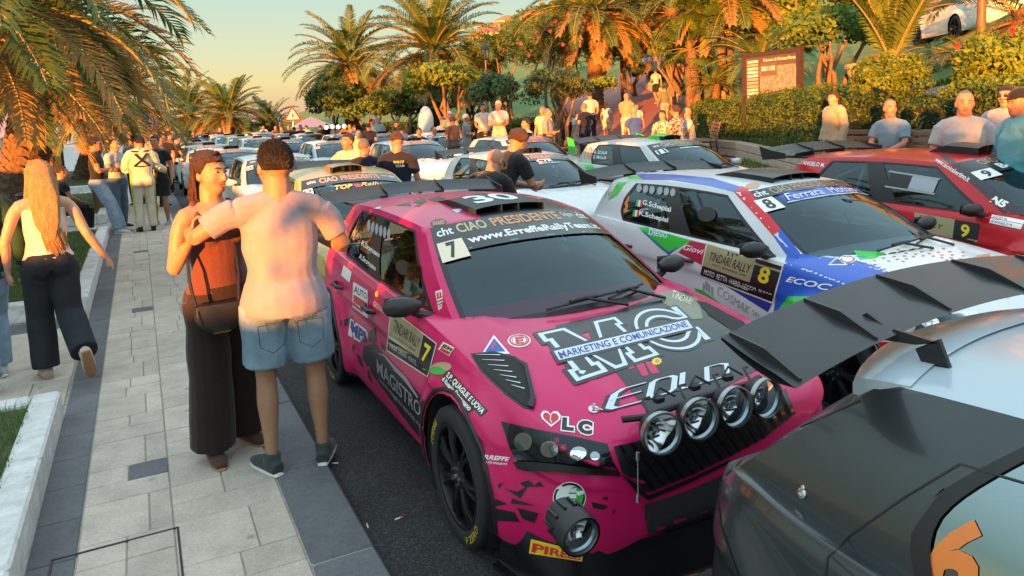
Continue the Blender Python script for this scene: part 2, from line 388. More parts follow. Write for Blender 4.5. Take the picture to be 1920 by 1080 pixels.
# ------------------------------------------------------------------ rally car
M_BLK = mat('black_trim', (.012, .012, .013), .45, spec=.5)
M_GLOSSBLK = mat('gloss_black', (.008, .008, .009), .12, coat=.6)
M_RUB = mat('tyre_rubber', (.016, .016, .017), .78, var=.2, vscale=25, bump=.15, bscale=80)
M_RIM = mat('dark_rim', (.02, .021, .024), .38, metal=.6)
M_INT = mat('car_interior', (.012, .012, .013), .85)
M_SEAT = mat('seat_cloth', (.035, .035, .04), .9, var=.3, vscale=12)
M_CAGE = mat('roll_cage', (.45, .46, .47), .4)
M_CHROME = mat('chrome', (.82, .82, .83), .10, metal=1.)
M_STEEL = mat('steel_pin', (.6, .6, .6), .25, metal=1.)
def carbon():
    m = mat('carbon_fibre', (.02, .02, .021), .42, coat=.2, spec=.3)
    n = m.node_tree.nodes; l = m.node_tree.links; b = n['Principled BSDF']
    t = n.new('ShaderNodeTexCoord'); c = n.new('ShaderNodeTexChecker'); mp = n.new('ShaderNodeMapping'); mp.inputs['Rotation'].default_value = (0, 0, .78)
    l.new(t.outputs['Object'], mp.inputs[0]); l.new(mp.outputs[0], c.inputs['Vector']); c.inputs['Scale'].default_value = 320
    c.inputs[1].default_value = (.012, .012, .013, 1); c.inputs[2].default_value = (.034, .034, .036, 1); l.new(c.outputs[0], b.inputs['Base Color']); return m
M_CARB = carbon()
def glassmat(name, tint, a, ior=1.5):
    m = bpy.data.materials.new(name); m.use_nodes = True; n = m.node_tree.nodes; l = m.node_tree.links; n.clear()
    o = n.new('ShaderNodeOutputMaterial'); t = n.new('ShaderNodeBsdfTransparent'); t.inputs[0].default_value = (*tint, 1)
    g = n.new('ShaderNodeBsdfGlossy'); g.inputs['Roughness'].default_value = .03; g.inputs['Color'].default_value = (.72, .90, .97, 1)
    f = n.new('ShaderNodeFresnel'); f.inputs['IOR'].default_value = ior
    mr = n.new('ShaderNodeMapRange'); l.new(f.outputs[0], mr.inputs[0]); mr.inputs[3].default_value = a; mr.inputs[4].default_value = 1.
    mxs = n.new('ShaderNodeMixShader'); l.new(mr.outputs[0], mxs.inputs[0]); l.new(t.outputs[0], mxs.inputs[1]); l.new(g.outputs[0], mxs.inputs[2]); l.new(mxs.outputs[0], o.inputs[0])
    MATS[name] = m; return m
M_GLASS = glassmat('car_glass', (.42, .52, .55), .03)
M_LENS = glassmat('lamp_glass', (.93, .95, .96), .06)
def paint(name, col, col2=None, rough=.32, coat=.30):
    return mat(name, col, rough, coat=coat, var=.03, vscale=3, spec=.3)
def cr_interp(P, n):
    """Catmull-Rom samples through points (2d arrays)"""
    P = np.array(P, float); Q = np.vstack([2 * P[0] - P[1], P, 2 * P[-1] - P[-2]]); o = []
    for i in range(1, len(Q) - 2):
        for k in range(n):
            t = k / n
            o.append(.5 * ((2 * Q[i]) + (-Q[i - 1] + Q[i + 1]) * t + (2 * Q[i - 1] - 5 * Q[i] + 4 * Q[i + 1] - Q[i + 2]) * t**2 + (-Q[i - 1] + 3 * Q[i] - 3 * Q[i + 1] + Q[i + 2]) * t**3))
    o.append(Q[-2]); return np.array(o)
FABIA = dict(
    W=[(-.83, .40), (-.81, .54), (-.76, .65), (-.66, .745), (-.45, .81), (-.2, .84), (.2, .85), (1.2, .86), (2.2, .857), (2.7, .835), (2.95, .795), (3.06, .735), (3.11, .65), (3.13, .52)],
    ZT=[(-.83, .60), (-.815, .685), (-.77, .735), (-.65, .79), (-.4, .865), (-.1, .925), (.2, .962), (.42, .98), (.6, .93), (2.8, .93), (3.0, .95), (3.06, .93), (3.11, .85), (3.13, .72)],
    ZS=[(-.83, .55), (-.81, .63), (-.72, .69), (-.5, .765), (-.2, .832), (.1, .88), (.45, .918), (1.2, .945), (2.2, .975), (2.8, .985), (3.0, .955), (3.08, .88), (3.13, .70)],
    ZB=[(-.83, .33), (-.76, .22), (-.5, .17), (2.6, .17), (2.95, .22), (3.08, .33), (3.13, .42)],
    gh=dict(fb=(.70, .33, .893), fc=(.12, .962), fr=(.56, 1.13, 1.318), frc=(1.02, 1.372), sb=(.785, .945), st=(.595, 1.355), rr=(.545, 2.82, 1.30), rrc=(2.93, 1.335), rb=(.665, 3.02, .955), rbc=(3.10, .95), crown=1.40))
def body_shell(sp, ny=150, ns=5):
    """lower body as a dense grid: returns verts, faces, material index per face"""
    W, ZT, ZS, ZB = (smooth_tab(sp[k]) for k in ('W', 'ZT', 'ZS', 'ZB'))
    y0, y1 = sp['W'][0][0], sp['W'][-1][0]
    ts = np.linspace(0, 1, ny); ys = y0 + (y1 - y0) * (ts - .035 * np.sin(2 * np.pi * ts) / 1.0)
    rows = []
    for y in ys:
        w, zt, zs, zb = W(y), ZT(y), ZS(y), ZB(y)
        ws = w - .085 if y > -.6 else w - .085 * max(0, (y - y0) / .23)
        h = zs - zb
        P = [(0, zb), (w * .5, zb), (w * .88, zb), (w * .97, zb + .045), (w * .995, zb + .3 * h), (w, zb + .5 * h), (w - .012, zb + .66 * h), (w - .006, zb + .74 * h), (w - .03, zb + .9 * h), (ws + .03, zs - .012), (ws, zs + .006), (ws * .8, lerp(zs, zt, .55) + .004), (ws * .45, lerp(zs, zt, .88)), (0, zt)]
        C = cr_interp(P, ns)
        pts = []
        for x, z in C:
            for yw in (0., 2.467):
                r = math.hypot(y - yw, z - .335)
                k = min(1, max(0, (.56 - r) / .13)); k = k * k * (3 - 2 * k)
                if z < .80: x += .05 * k * min(1, max(0, (x - .55) / .2)) * min(1, max(0, (.80 - z) / .10))
            if y < .35:                     # bonnet ridges
                xr = lerp(.36, .60, (y + .83) / 1.2); k = math.exp(-((x - xr) / .035) ** 2); z += .010 * k * min(1, max(0, (y + .8) * 5)) * (1 if z > .6 else 0)
            pts.append((x, y, z))
        rows.append(pts)
    n = len(rows[0]); v = []; f = []
    N = 2 * n - 2
    for pts in rows:
        v += pts + [(-x, y, z) for x, y, z in pts[-2:0:-1]]
    for i in range(ny - 1):
        for k in range(N):
            a, b_, c_, d_ = i * N + k, i * N + (k + 1) % N, (i + 1) * N + (k + 1) % N, (i + 1) * N + k
            f.append((a, b_, c_, d_))
    # wheel cut-outs
    V = np.array(v); R_ = .372
    inside = np.zeros(len(V), bool)
    for yw in (0., 2.467):
        r = np.hypot(V[:, 1] - yw, V[:, 2] - .335)
        inside |= (r < R_) & (np.abs(V[:, 0]) > .55)
    keep = [fc for fc in f if not all(inside[i] for i in fc)]
    for i in np.nonzero(inside)[0]:
        yw = 0. if abs(V[i, 1]) < 1 else 2.467
        dy, dz = V[i, 1] - yw, V[i, 2] - .335; r = math.hypot(dy, dz)
        if r > .2: V[i, 1] = yw + dy / r * R_; V[i, 2] = .335 + dz / r * R_
    mi = []
    for fc in keep:
        cx, cy, cz = V[list(fc)].mean(0)
        m_ = 0
        if cz < .215 and abs(cx) > .3 or cz < .19: m_ = 1
        if .50 < cy < 2.86 and abs(cx) < .70 and cz > .85: m_ = 2
        mi.append(m_)
    # end caps
    v = [tuple(p) for p in V]
    for row in (0, ny - 1):
        ring = [row * N + k for k in range(N)]
        c_ = V[ring].mean(0); c_ = (0, c_[1] + (-.012 if row == 0 else .012), c_[2]); v.append(c_); ci = len(v) - 1
        for k in range(N):
            a, b_ = ring[k], ring[(k + 1) % N]
            keep.append((b_, a, ci) if row == 0 else (a, b_, ci)); mi.append(0)
    return v, keep, mi
US = [0, .045, .085, .105, .20, .30, .395, .415, .475, .495, .58, .67, .745, .765, .80, .9, 1.0]
TS = [0, .06, .10, .16, .22, .29, .36, .43, .5, .57, .64, .71, .78, .835, .885, .92, 1.0]
VS = [-1, -.955, -.92, -.8, -.65, -.5, -.33, -.16, 0, .16, .33, .5, .65, .8, .92, .955, 1]
TW = [0, .04, .09, .2, .33, .46, .6, .74, .86, .955, 1.0]
def greenhouse(sp, win=None):
    """panels of the cabin: dict name -> (grid of points)"""
    g_ = sp['gh']
    fb, fr, rr, rb = (Vector(g_[k]) for k in ('fb', 'fr', 'rr', 'rb'))
    def quad3(a, b, c, t):   # quadratic through a (0), b (mid), c (1)
        return a * (2 * (t - .5) * (t - 1)) + b * (-4 * t * (t - 1)) + c * (2 * t * (t - .5))
    def side_b(u): m = Vector((g_['sb'][0], (fb.y + rb.y) / 2, g_['sb'][1])); return quad3(fb, m, rb, u)
    def side_t(u): m = Vector((g_['st'][0], (fr.y + rr.y) / 2, g_['st'][1])); return quad3(fr, m, rr, u)
    def side(u, t): p = side_b(u).lerp(side_t(u), t); p.x += .022 * math.sin(math.pi * t); return p
    def fb_(v): return Vector((fb.x * v, lerp(g_['fc'][0], fb.y, abs(v) ** 2.3), lerp(g_['fc'][1], fb.z, abs(v) ** 2.2)))
    def ft_(v): return Vector((fr.x * v, lerp(g_['frc'][0], fr.y, abs(v) ** 2.4), lerp(g_['frc'][1], fr.z, abs(v) ** 2.2)))
    def front(v, t): p = fb_(v).lerp(ft_(v), t); k = math.sin(math.pi * t); p.y -= .030 * k * (1 - abs(v) ** 4); p.z += .030 * k * (1 - abs(v) ** 4); p.x += .022 * k * v ** 5; return p
    def rb_(v): return Vector((rb.x * v, lerp(g_['rbc'][0], rb.y, abs(v) ** 2.3), lerp(g_['rbc'][1], rb.z, abs(v) ** 2.2)))
    def rt_(v): return Vector((rr.x * v, lerp(g_['rrc'][0], rr.y, abs(v) ** 2.4), lerp(g_['rrc'][1], rr.z, abs(v) ** 2.2)))
    def rear(v, t): p = rb_(v).lerp(rt_(v), t); p.y += .03 * math.sin(math.pi * t) * (1 - v ** 4); p.x += .022 * math.sin(math.pi * t) * v ** 5; return p
    def roof(u, v):
        a, b_ = ft_(v), rt_(v); s_ = side_t(u); p = a.lerp(b_, u)
        zs = lerp(ft_(1).z, rt_(1).z, u); zc = quad3(Vector((0, 0, g_['frc'][1])), Vector((0, 0, g_['crown'])), Vector((0, 0, g_['rrc'][1])), u).z
        k = abs(v) ** 2.2
        return Vector((s_.x * v, lerp(p.y, lerp(a.y, b_.y, u), .5), lerp(zc, s_.z, k)))
    return side, front, rear, roof
def grid_faces(nu, nv, off, flip=False):
    fs = []
    for i in range(nu - 1):
        for j in range(nv - 1):
            a = off + i * nv + j; q = (a, a + 1, a + nv + 1, a + nv); fs.append(tuple(reversed(q)) if flip else q)
    return fs
def us_shift(i, u, t):
    """bends the rear window edge into the pointed quarter light"""
    if u in (.745, .765): return u + .06 * (1 - (abs(t - .42) / .5) ** 1.8) - .02
    return u
class CarType:
    pass
CT = {}
def car_type(key, sp, ny=150, ns=5):
    """shared meshes for one body type"""
    if key in CT: return CT[key]
    T = CarType(); CT[key] = T; T.sp = sp
    v, f, mi = body_shell(sp, ny, ns)
    side, front, rear, roof = greenhouse(sp)
    B = MB(); B.v = list(v); B.f = list(f); B.m = list(mi)
    full_v = list(v); full_f = list(f)
    G = {k: MB() for k in ('windscreen', 'rear_window', 'front_side_window', 'rear_side_window', 'front_side_window.L', 'rear_side_window.L')}
    us = US; nu, ntn = len(us), len(TS)
    def addgrid(fn, A, Bs, flip, cls):
        nonlocal full_v, full_f
        P = [[fn(i, a, b_) for b_ in Bs] for i, a in enumerate(A)]
        off = len(full_v); full_v += [tuple(p) for r in P for p in r]; full_f += grid_faces(len(A), len(Bs), off, flip)
        for i in range(len(A) - 1):
            for j in range(len(Bs) - 1):
                k = cls(i, j); q = [P[i][j], P[i][j + 1], P[i + 1][j + 1], P[i + 1][j]]
                if flip: q.reverse()
                if isinstance(k, str):
                    nrm = (q[1] - q[0]).cross(q[3] - q[0]); nrm.normalize(); nrm = -nrm if nrm.dot(q[0] - Vector((0, 1.9, 1.05))) < 0 else nrm; G[k].add([p - nrm * .006 for p in q], [(0, 1, 2, 3)])
                else: B.add(q, [(0, 1, 2, 3)], k)
    for sgn in (1, -1):
        def cls(i, j, sgn=sgn):
            u0, u1 = us[i], us[i + 1]; t0, t1 = TS[j], TS[j + 1]
            sfx = '' if sgn < 0 else '.L'
            if t0 >= .10 and t1 <= .885:
                if u0 >= .105 and u1 <= .395: return 'front_side_window' + sfx
                if u0 >= .495 and u1 <= .745: return 'rear_side_window' + sfx
            if t0 >= .06 and t1 <= .92 and .085 <= u0 and u1 <= .765: return 1
            if t1 <= .06: return 0
            return 0
        addgrid(lambda i, u, t, sgn=sgn: (lambda p: Vector((p.x * sgn, p.y, p.z)))(side(us_shift(i, u, t), t)), us, TS, sgn < 0, cls)
    addgrid(lambda i, v_, t: front(v_, t), VS, TW, True, lambda i, j: 'windscreen' if (VS[i] >= -.92 and VS[i + 1] <= .92 and TW[j] >= .04 and TW[j + 1] <= .955) else (1 if (VS[i] >= -.955 and VS[i + 1] <= .955 and TW[j + 1] <= .99) else 0))
    addgrid(lambda i, v_, t: rear(v_, t), VS, TW, False, lambda i, j: 'rear_window' if (VS[i] >= -.8 and VS[i + 1] <= .8 and TW[j] >= .09 and TW[j + 1] <= .86) else (1 if (VS[i] >= -.92 and VS[i + 1] <= .92 and TW[j] >= .04 and TW[j + 1] <= .955) else 0))
    UR = [0, .03, .1, .2, .3, .4, .5, .6, .7, .8, .9, .97, 1]
    addgrid(lambda i, u, v_: roof(u, v_), UR, VS, True, lambda i, j: 3)
    T.body = B.mesh('body', [M_BLK] * 4)
    bm = bmesh.new(); bm.from_mesh(T.body); bmesh.ops.remove_doubles(bm, verts=bm.verts, dist=.0015)
    bmesh.ops.recalc_face_normals(bm, faces=bm.faces); bm.to_mesh(T.body); bm.free()
    T.body.polygons.foreach_set('use_smooth', [True] * len(T.body.polygons)); T.body.set_sharp_from_angle(angle=rad(38))
    T.glass = {}
    for k, q in G.items():
        me = q.mesh(k.split('.')[0], M_GLASS); bm = bmesh.new(); bm.from_mesh(me); bmesh.ops.remove_doubles(bm, verts=bm.verts, dist=.003); bmesh.ops.recalc_face_normals(bm, faces=bm.faces); bm.to_mesh(me); bm.free()
        me.polygons.foreach_set('use_smooth', [True] * len(me.polygons)); T.glass[k] = me
    T.bvh = BVHTree.FromPolygons([Vector(p) for p in full_v], full_f)
    T.side, T.front, T.rear, T.roof = side, front, rear, roof
    return T
# wheel, shared
def wheel_meshes():
    My = Matrix.Rotation(rad(90), 3, 'Y')            # axis along x, outer face at +x
    t = MB(); t.lathe([(.236, -.105), (.262, -.115), (.30, -.113), (.318, -.10), (.3235, -.06), (.3235, .06), (.318, .10), (.30, .113), (.262, .115), (.236, .105), (.230, .09), (.230, -.09)], 48, M=My, closed=True)
    tyre = t.mesh('tyre', M_RUB, True, 50)
    r = MB(); r.lathe([(.236, -.10), (.232, .092), (.240, .104), (.236, .110), (.224, .108), (.216, .092), (.214, -.10)], 48, M=My, closed=True)
    for k in range(7):                               # seven paired spokes
        for d in (-.085, .085):
            a = 2 * math.pi * k / 7; a1 = a + d; a0 = a + d * .55
            p0 = Vector((.085, .060 * math.cos(a0), .060 * math.sin(a0))); p1 = Vector((.098, .15 * math.cos(a1), .15 * math.sin(a1))); p2 = Vector((.088, .226 * math.cos(a1 + d * .45), .226 * math.sin(a1 + d * .45)))
            r.tube([p0, p1, p2], [.016, .012, .013], 6)
    r.lathe([(0, .07), (.075, .07), (.078, .09), (.055, .10), (.03, .104), (0, .104)], 20, M=My)
    r.lathe([(0, -.02), (.215, -.02), (.215, -.03), (0, -.03)], 32, M=My)
    rim = r.mesh('rim', M_RIM, True, 40)
    b = MB()
    for k in range(5):
        a = 2 * math.pi * k / 5; b.tube([(.10, .04 * math.cos(a), .04 * math.sin(a)), (.112, .04 * math.cos(a), .04 * math.sin(a))], .009, 6)
    b.tube([(.10, 0, 0), (.116, 0, 0)], .012, 8)
    return tyre, rim, b.mesh('wheel_nut', M_STEEL)
WH = wheel_meshes()
_in = {}
def interior_mesh():
    q = MB()
    for x in (-.36, .36):
        for k, (y, z, w, d, h) in enumerate(((1.75, .86, .46, .12, .62), (1.72, 1.10, .30, .10, .22))): q.bbox((x, y + (.06 if k else 0), z), (w, d, h), .04)
        q.bbox((x - .2, 1.66, 1.08), (.06, .22, .2), .02); q.bbox((x + .2, 1.66, 1.08), (.06, .22, .2), .02)
    q.bbox((0, .78, .90), (1.36, .42, .14), .03); q.bbox((0, .62, .93), (1.3, .2, .06), .02)
    q.lathe([(.15, -.012), (.165, 0), (.15, .012), (.135, 0)], 20, c=(.36, 1.02, .99), M=Matrix.Rotation(rad(65), 3, 'X'), closed=True)
    return q.mesh('seats', M_SEAT, True, 40)
def cage_mesh():
    q = MB(); r = .02
    for s_ in (-1, 1):
        q.tube([(s_ * .66, .62, .93), (s_ * .57, 1.10, 1.26), (s_ * .53, 1.25, 1.305), (s_ * .53, 1.85, 1.32), (s_ * .53, 1.95, 1.30), (s_ * .66, 2.0, .93)], r, 7)
        q.tube([(s_ * .52, 1.95, 1.30), (s_ * .5, 2.75, .95)], r, 6)
        q.tube([(s_ * .52, 1.95, 1.30), (s_ * -.5, 2.0, .95)], r, 6)
        q.tube([(s_ * .52, 1.22, 1.30), (-s_ * .50, 1.90, 1.32)], .016, 6)
    q.tube([(-.53, 1.22, 1.30), (.53, 1.22, 1.30)], r, 7); q.tube([(-.53, 1.92, 1.315), (.53, 1.92, 1.315)], r, 7)
    return q.mesh('roll_cage', M_CAGE, True, 40)
SEATS, CAGE = interior_mesh(), cage_mesh()
def text_mesh(body, bold=0., shear=0., space=1.):
    cu = bpy.data.curves.new('t', 'FONT'); cu.body = body; cu.offset = bold; cu.shear = shear; cu.space_character = space; cu.resolution_u = 3
    o = bpy.data.objects.new('t', cu); COL.objects.link(o)
    me = o.to_mesh(); v = [(p.co.x, p.co.y) for p in me.vertices]; f = [tuple(p.vertices) for p in me.polygons]
    o.to_mesh_clear(); bpy.data.objects.remove(o); bpy.data.curves.remove(cu)
    if not v: return [], []
    xs = [p[0] for p in v]; ys = [p[1] for p in v]; x0, x1, y0, y1 = min(xs), max(xs), min(ys), max(ys)
    return [((x - x0) / (x1 - x0), (y - y0) / max(1e-6, y1 - y0)) for x, y in v], f
def cut_grid(v, f, nx, ny):
    """splits a flat unit-square mesh along a grid so it can follow a curved panel"""
    bm = bmesh.new(); bv = [bm.verts.new((x, y, 0)) for x, y in v]
    for q in f:
        try: bm.faces.new([bv[i] for i in q])
        except ValueError: pass
    for k in range(1, nx): bmesh.ops.bisect_plane(bm, geom=bm.verts[:] + bm.edges[:] + bm.faces[:], plane_co=(k / nx, 0, 0), plane_no=(1, 0, 0), dist=1e-6)
    for k in range(1, ny): bmesh.ops.bisect_plane(bm, geom=bm.verts[:] + bm.edges[:] + bm.faces[:], plane_co=(0, k / ny, 0), plane_no=(0, 1, 0), dist=1e-6)
    bm.verts.ensure_lookup_table()
    for i, q in enumerate(bm.verts): q.index = i
    V = [(q.co.x, q.co.y) for q in bm.verts]; F_ = [tuple(q.index for q in fc.verts) for fc in bm.faces]; bm.free(); return V, F_
def homog(c):
    """unit square (0,0)BL..(1,1)TR to four points TL,TR,BR,BL"""
    tl, tr, br, bl = c
    src = [(0, 1), (1, 1), (1, 0), (0, 0)]; A = []; b_ = []
    for (x, y), (X, Y) in zip(src, (tl, tr, br, bl)):
        A += [[x, y, 1, 0, 0, 0, -X * x, -X * y], [0, 0, 0, x, y, 1, -Y * x, -Y * y]]; b_ += [X, Y]
    h = np.linalg.solve(np.array(A, float), np.array(b_, float))
    def f(x, y):
        w = h[6] * x + h[7] * y + 1; return (h[0] * x + h[1] * y + h[2]) / w, (h[3] * x + h[4] * y + h[5]) / w
    return f
SQ = ([(0, 0), (1, 0), (1, 1), (0, 1)], [(0, 1, 2, 3)])
def poly(pts): return (list(pts), [tuple(range(len(pts)))])
def disc(n=20, r=.5, cx=.5, cy=.5, k=1.): return poly([(cx + r * math.cos(2 * math.pi * i / n), cy + r * k * math.sin(2 * math.pi * i / n)) for i in range(n)])
def ringm(r0=.36, r1=.46, n=24): return ([(.5 + r * math.cos(2 * math.pi * i / n), .5 + r * math.sin(2 * math.pi * i / n)) for r in (r0, r1) for i in range(n)], [(i, (i + 1) % n, n + (i + 1) % n, n + i) for i in range(n)])
class Car:
    def __init__(s, T, label, loc, rz=0., group=None, paints=None, name='rally_car', detail=2, roof=None):
        s.T = T; s.root = thing(name, label, 'car', loc, rz, group); s.M = Matrix.Translation(loc) @ Matrix.Rotation(rz, 4, 'Z'); s.Mi = s.M.inverted()
        s.layer = {}
        b = link('body', T.body, s.root)
        for i, m in enumerate((paints, M_BLK, M_INT, roof or paints)):
            b.material_slots[i].link = 'OBJECT'; b.material_slots[i].material = m
        s.body = b
        for k, me in T.glass.items(): link(k.split('.')[0], me, s.root)
        for sx_ in (-1, 1):
            for yw in (0., 2.467):
                w = link('wheel', None, s.root, (sx_ * .775, yw, .3235)); w.rotation_euler = (random.uniform(0, 1) if False else 0, 0, math.pi if sx_ < 0 else 0)
                ty = link('tyre', WH[0], w); link('rim', WH[1], w); 
                if detail > 1: link('wheel_nut', WH[2], w)
                if detail > 0:
                    q = MB(); n = 14; r = .376
                    vs = []
                    for i in range(n + 1):
                        a = rad(-35) + rad(250) * i / n
                        vs += [(sx_ * .88, yw + r * math.cos(a), .335 + r * math.sin(a)), (sx_ * .56, yw + r * math.cos(a), .335 + r * math.sin(a))]
                    q.add(vs, [(2 * i, 2 * i + 2, 2 * i + 3, 2 * i + 1) for i in range(n)])
                    q.add([(sx_ * .56, yw - .4, .17), (sx_ * .56, yw + .4, .17), (sx_ * .56, yw + .4, .72), (sx_ * .56, yw - .4, .72)], [(0, 1, 2, 3)])
                    q.build('wheel_arch', M_INT, s.root)
        if detail > 0: link('seats', SEATS, s.root); link('roll_cage', CAGE, s.root)
    def cast(s, o, d):
        h = s.T.bvh.ray_cast(Vector(o), Vector(d).normalized()); 
        return (h[0], h[1]) if h[0] is not None else (None, None)
    def side(s, sg, y, z): return s.cast((sg * 3, y, z), (-sg, 0, 0))
    def top(s, x, y): return s.cast((x, y, 3), (0, 0, -1))
    def frontal(s, x, z): return s.cast((x, -4, z), (0, 1, 0))
    def back(s, x, z): return s.cast((x, 6, z), (0, -1, 0))
    def pix(s, px, py):
        o = s.Mi @ CP; d = s.Mi.to_3x3() @ ray(px, py); h, n = s.cast(o, d)
        if n is not None and n.dot(d) > 0: n = -n
        return h, n
    def patch(s, name, shape, fn, m, off=.002, cuts=(4, 4), parent=None, thick=0.):
        """lays a flat shape (unit square) on the body; fn maps u,v to (point, normal)"""
        if max(cuts) >= 5:            # big films: refine so that they hug the panel
            ref = [fn(x, y)[0] for x, y in ((0.05, .5), (.95, .5), (.5, .05), (.5, .95), (.5, .5))]
            if ref[4] is not None:
                ex = max([(ref[i] - ref[4]).length for i in (0, 1) if ref[i] is not None] or [.1]) * 2; ey = max([(ref[i] - ref[4]).length for i in (2, 3) if ref[i] is not None] or [.1]) * 2
                cuts = (max(cuts[0], min(40, int(ex / .03))), max(cuts[1], min(40, int(ey / .03))))
        V, F_ = cut_grid(*shape, *cuts); P = []; good = []
        for x, y in V:
            h, n = fn(x, y); good.append(h is not None); P.append((h + n * off) if h is not None else Vector((0, 0, 0)))
        F_ = [q for q in F_ if all(good[i] for i in q) and max((P[q[0]] - P[i]).length for i in q) < .5]
        if not F_: return None
        if max(cuts) >= 5:            # keep one connected piece
            par = {}
            def fd(a):
                while par.setdefault(a, a) != a: a = par[a]
                return a
            for q in F_:
                for i in q[1:]: par[fd(i)] = fd(q[0])
            cnt = {}
            for q in F_: cnt[fd(q[0])] = cnt.get(fd(q[0]), 0) + 1
            if shape is SQ or len(shape[1]) == 1: best = max(cnt, key=cnt.get); F_ = [q for q in F_ if fd(q[0]) == best]
        used = sorted({i for q in F_ for i in q}); ix = {k: i for i, k in enumerate(used)}
        mb = MB(); mb.add([P[i] for i in used], [tuple(ix[i] for i in q) for q in F_])
        return mb.build(name, m, parent or s.root, smooth=True, ang=60)
    def stick(s, name, quad, shape, m, off=.002, cuts=(4, 4), parent=None):
        """sticker whose four corners TL,TR,BR,BL are seen at these photo pixels"""
        h = homog(quad); return s.patch(name, shape, lambda x, y: s.pix(*h(x, y)), m, off, cuts, parent)
    def label(s, name, quad, body, m, bold=.0, shear=0., off=.003, cuts=None, space=1.):
        t = text_mesh(body, bold, shear, space)
        if not t[0]: return None
        return s.stick(name, quad, t, m, off, cuts or (max(2, len(body) // 2), 2))
    def loc3(s, kind, a, b_):
        if kind == 'L': return s.side(-1, a, b_)
        if kind == 'R': return s.side(1, a, b_)
        if kind == 'T': return s.top(a, b_)
        if kind == 'F': return s.frontal(a, b_)
        return s.back(a, b_)
    def plate(s, name, kind, quad, shape, m, off=.002, cuts=(4, 4)):
        """patch placed in car coordinates; kind L/R/T/F/B gives the projection"""
        h = homog(quad); return s.patch(name, shape, lambda x, y: s.loc3(kind, *h(x, y)), m, off, cuts)
    def line(s, name, kind, pts, w=.008, m=None, off=.0012, step=.05):
        """thin seam along the body"""
        P = []
        for (a, b_), (c_, d_) in zip(pts[:-1], pts[1:]):
            n = max(1, int(math.hypot(c_ - a, d_ - b_) / step))
            for k in range(n): P.append((lerp(a, c_, k / n), lerp(b_, d_, k / n)))
        P.append(pts[-1]); H = [s.loc3(kind, *p) for p in P]; H = [h for h in H if h[0] is not None]
        mb = MB(); vs = []
        for i, (p, n) in enumerate(H):
            t = H[min(i + 1, len(H) - 1)][0] - H[max(0, i - 1)][0]; sd = n.cross(t); sd = sd.normalized() if sd.length > 1e-8 else Vector((1, 0, 0))
            vs += [p + sd * w / 2 + n * off, p - sd * w / 2 + n * off]
        mb.add(vs, [(2 * i, 2 * i + 1, 2 * i + 3, 2 * i + 2) for i in range(len(H) - 1)]); return mb.build(name, m or M_BLK, s.root)
    # -------- standard fittings
    def seams(s):
        for sg in 'LR':
            s.line('door_seam', sg, [(.55, .93), (.52, .7), (.56, .5), (.60, .26), (1.52, .24), (1.60, .6), (1.58, .95)])
            s.line('door_seam', sg, [(1.58, .95), (1.60, .5), (1.56, .25), (2.02, .25), (2.12, .55), (2.36, .80), (2.40, .98)])
            for y in (1.42, 2.22):
                q = MB(); sx_ = -1 if sg == 'L' else 1; h, n = s.side(sx_, y, .80)
                if h is not None:
                    q.tube([h + Vector((0, -.10, -.004)), h + Vector((sx_ * .035, -.06, 0)), h + Vector((sx_ * .035, .06, .004)), h + Vector((0, .10, .004))], [.012, .016, .016, .012], 8); q.build('door_handle', M_BLK, s.root, True)
            s.line('sill_edge', sg, [(.42, .235), (2.05, .235)], .02, M_GLOSSBLK)
        for x in (-1, 1): s.line('bonnet_seam', 'T', [(x * .60, .36), (x * .68, .15), (x * .70, -.2), (x * .66, -.5), (x * .50, -.72)])
        s.line('bonnet_seam', 'T', [(-.5, -.72), (-.2, -.775), (.2, -.775), (.5, -.72)])
        for sg, y in ((-1, 0), (1, 0), (-1, 2.467), (1, 2.467)):
            pts = []
            for i in range(19):
                a = rad(-28 + 236 * i / 18); h, n = s.side(sg, y + .392 * math.cos(a), .335 + .392 * math.sin(a))
                if h is not None: pts.append(h)
            if len(pts) > 3: q = MB(); q.tube(pts, .012, 6); q.build('arch_lip', M_BLK, s.root, True)
    def wing(s, span=.76, z=1.355, y=2.88, chord=.20, m=None, fins=(-.25, .25), rise=.075, plates=True, drop_k=.035, base=True, th=1.):
        w = MB(); m = m or M_BLK
        n = 24; prof = [(0, 0, .0), (.25, rise * .10, .018), (.5, rise * .30, .018), (.75, rise * .62, .014), (1, rise, .006)]
        vs = []
        for i in range(n + 1):
            x = lerp(-span, span, i / n); drop = -drop_k * abs(x / span) ** 2.0; yb = .05 * abs(x / span) ** 2
            for t, hz, th_ in prof: vs.append((x, y - yb + chord * t, z + hz + drop + th_ * th / 2))
            for t, hz, th_ in reversed(prof): vs.append((x, y - yb + chord * t, z + hz + drop - th_ * th / 2))
        k = 2 * len(prof)
        w.add(vs, [(i * k + j, i * k + (j + 1) % k, (i + 1) * k + (j + 1) % k, (i + 1) * k + j) for i in range(n) for j in range(k)])
        wo = w.build('rear_wing', m, s.root, True, 40)
        lo = MB()
        if base: lo.add([(-.52, y - .10, z - .055), (.52, y - .10, z - .055), (.56, y + .22, z - .05), (-.56, y + .22, z - .05), (-.52, y - .10, z - .075), (.52, y - .10, z - .075), (.56, y + .22, z - .07), (-.56, y + .22, z - .07)], [(0, 1, 2, 3), (7, 6, 5, 4), (0, 4, 5, 1), (1, 5, 6, 2), (2, 6, 7, 3), (3, 7, 4, 0)])
        if base: lo.build('spoiler_base', m, wo)
        for x in fins:
            f_ = MB(); f_.prism([(y - .02, z - .07), (y + chord, z - .06), (y + chord + .01, z + rise + .01), (y + chord * .4, z + .04), (y, z + .02)], x - .004, x + .004, M=Matrix(((0, 0, 1), (1, 0, 0), (0, 1, 0)))); f_.build('fin', m, wo)
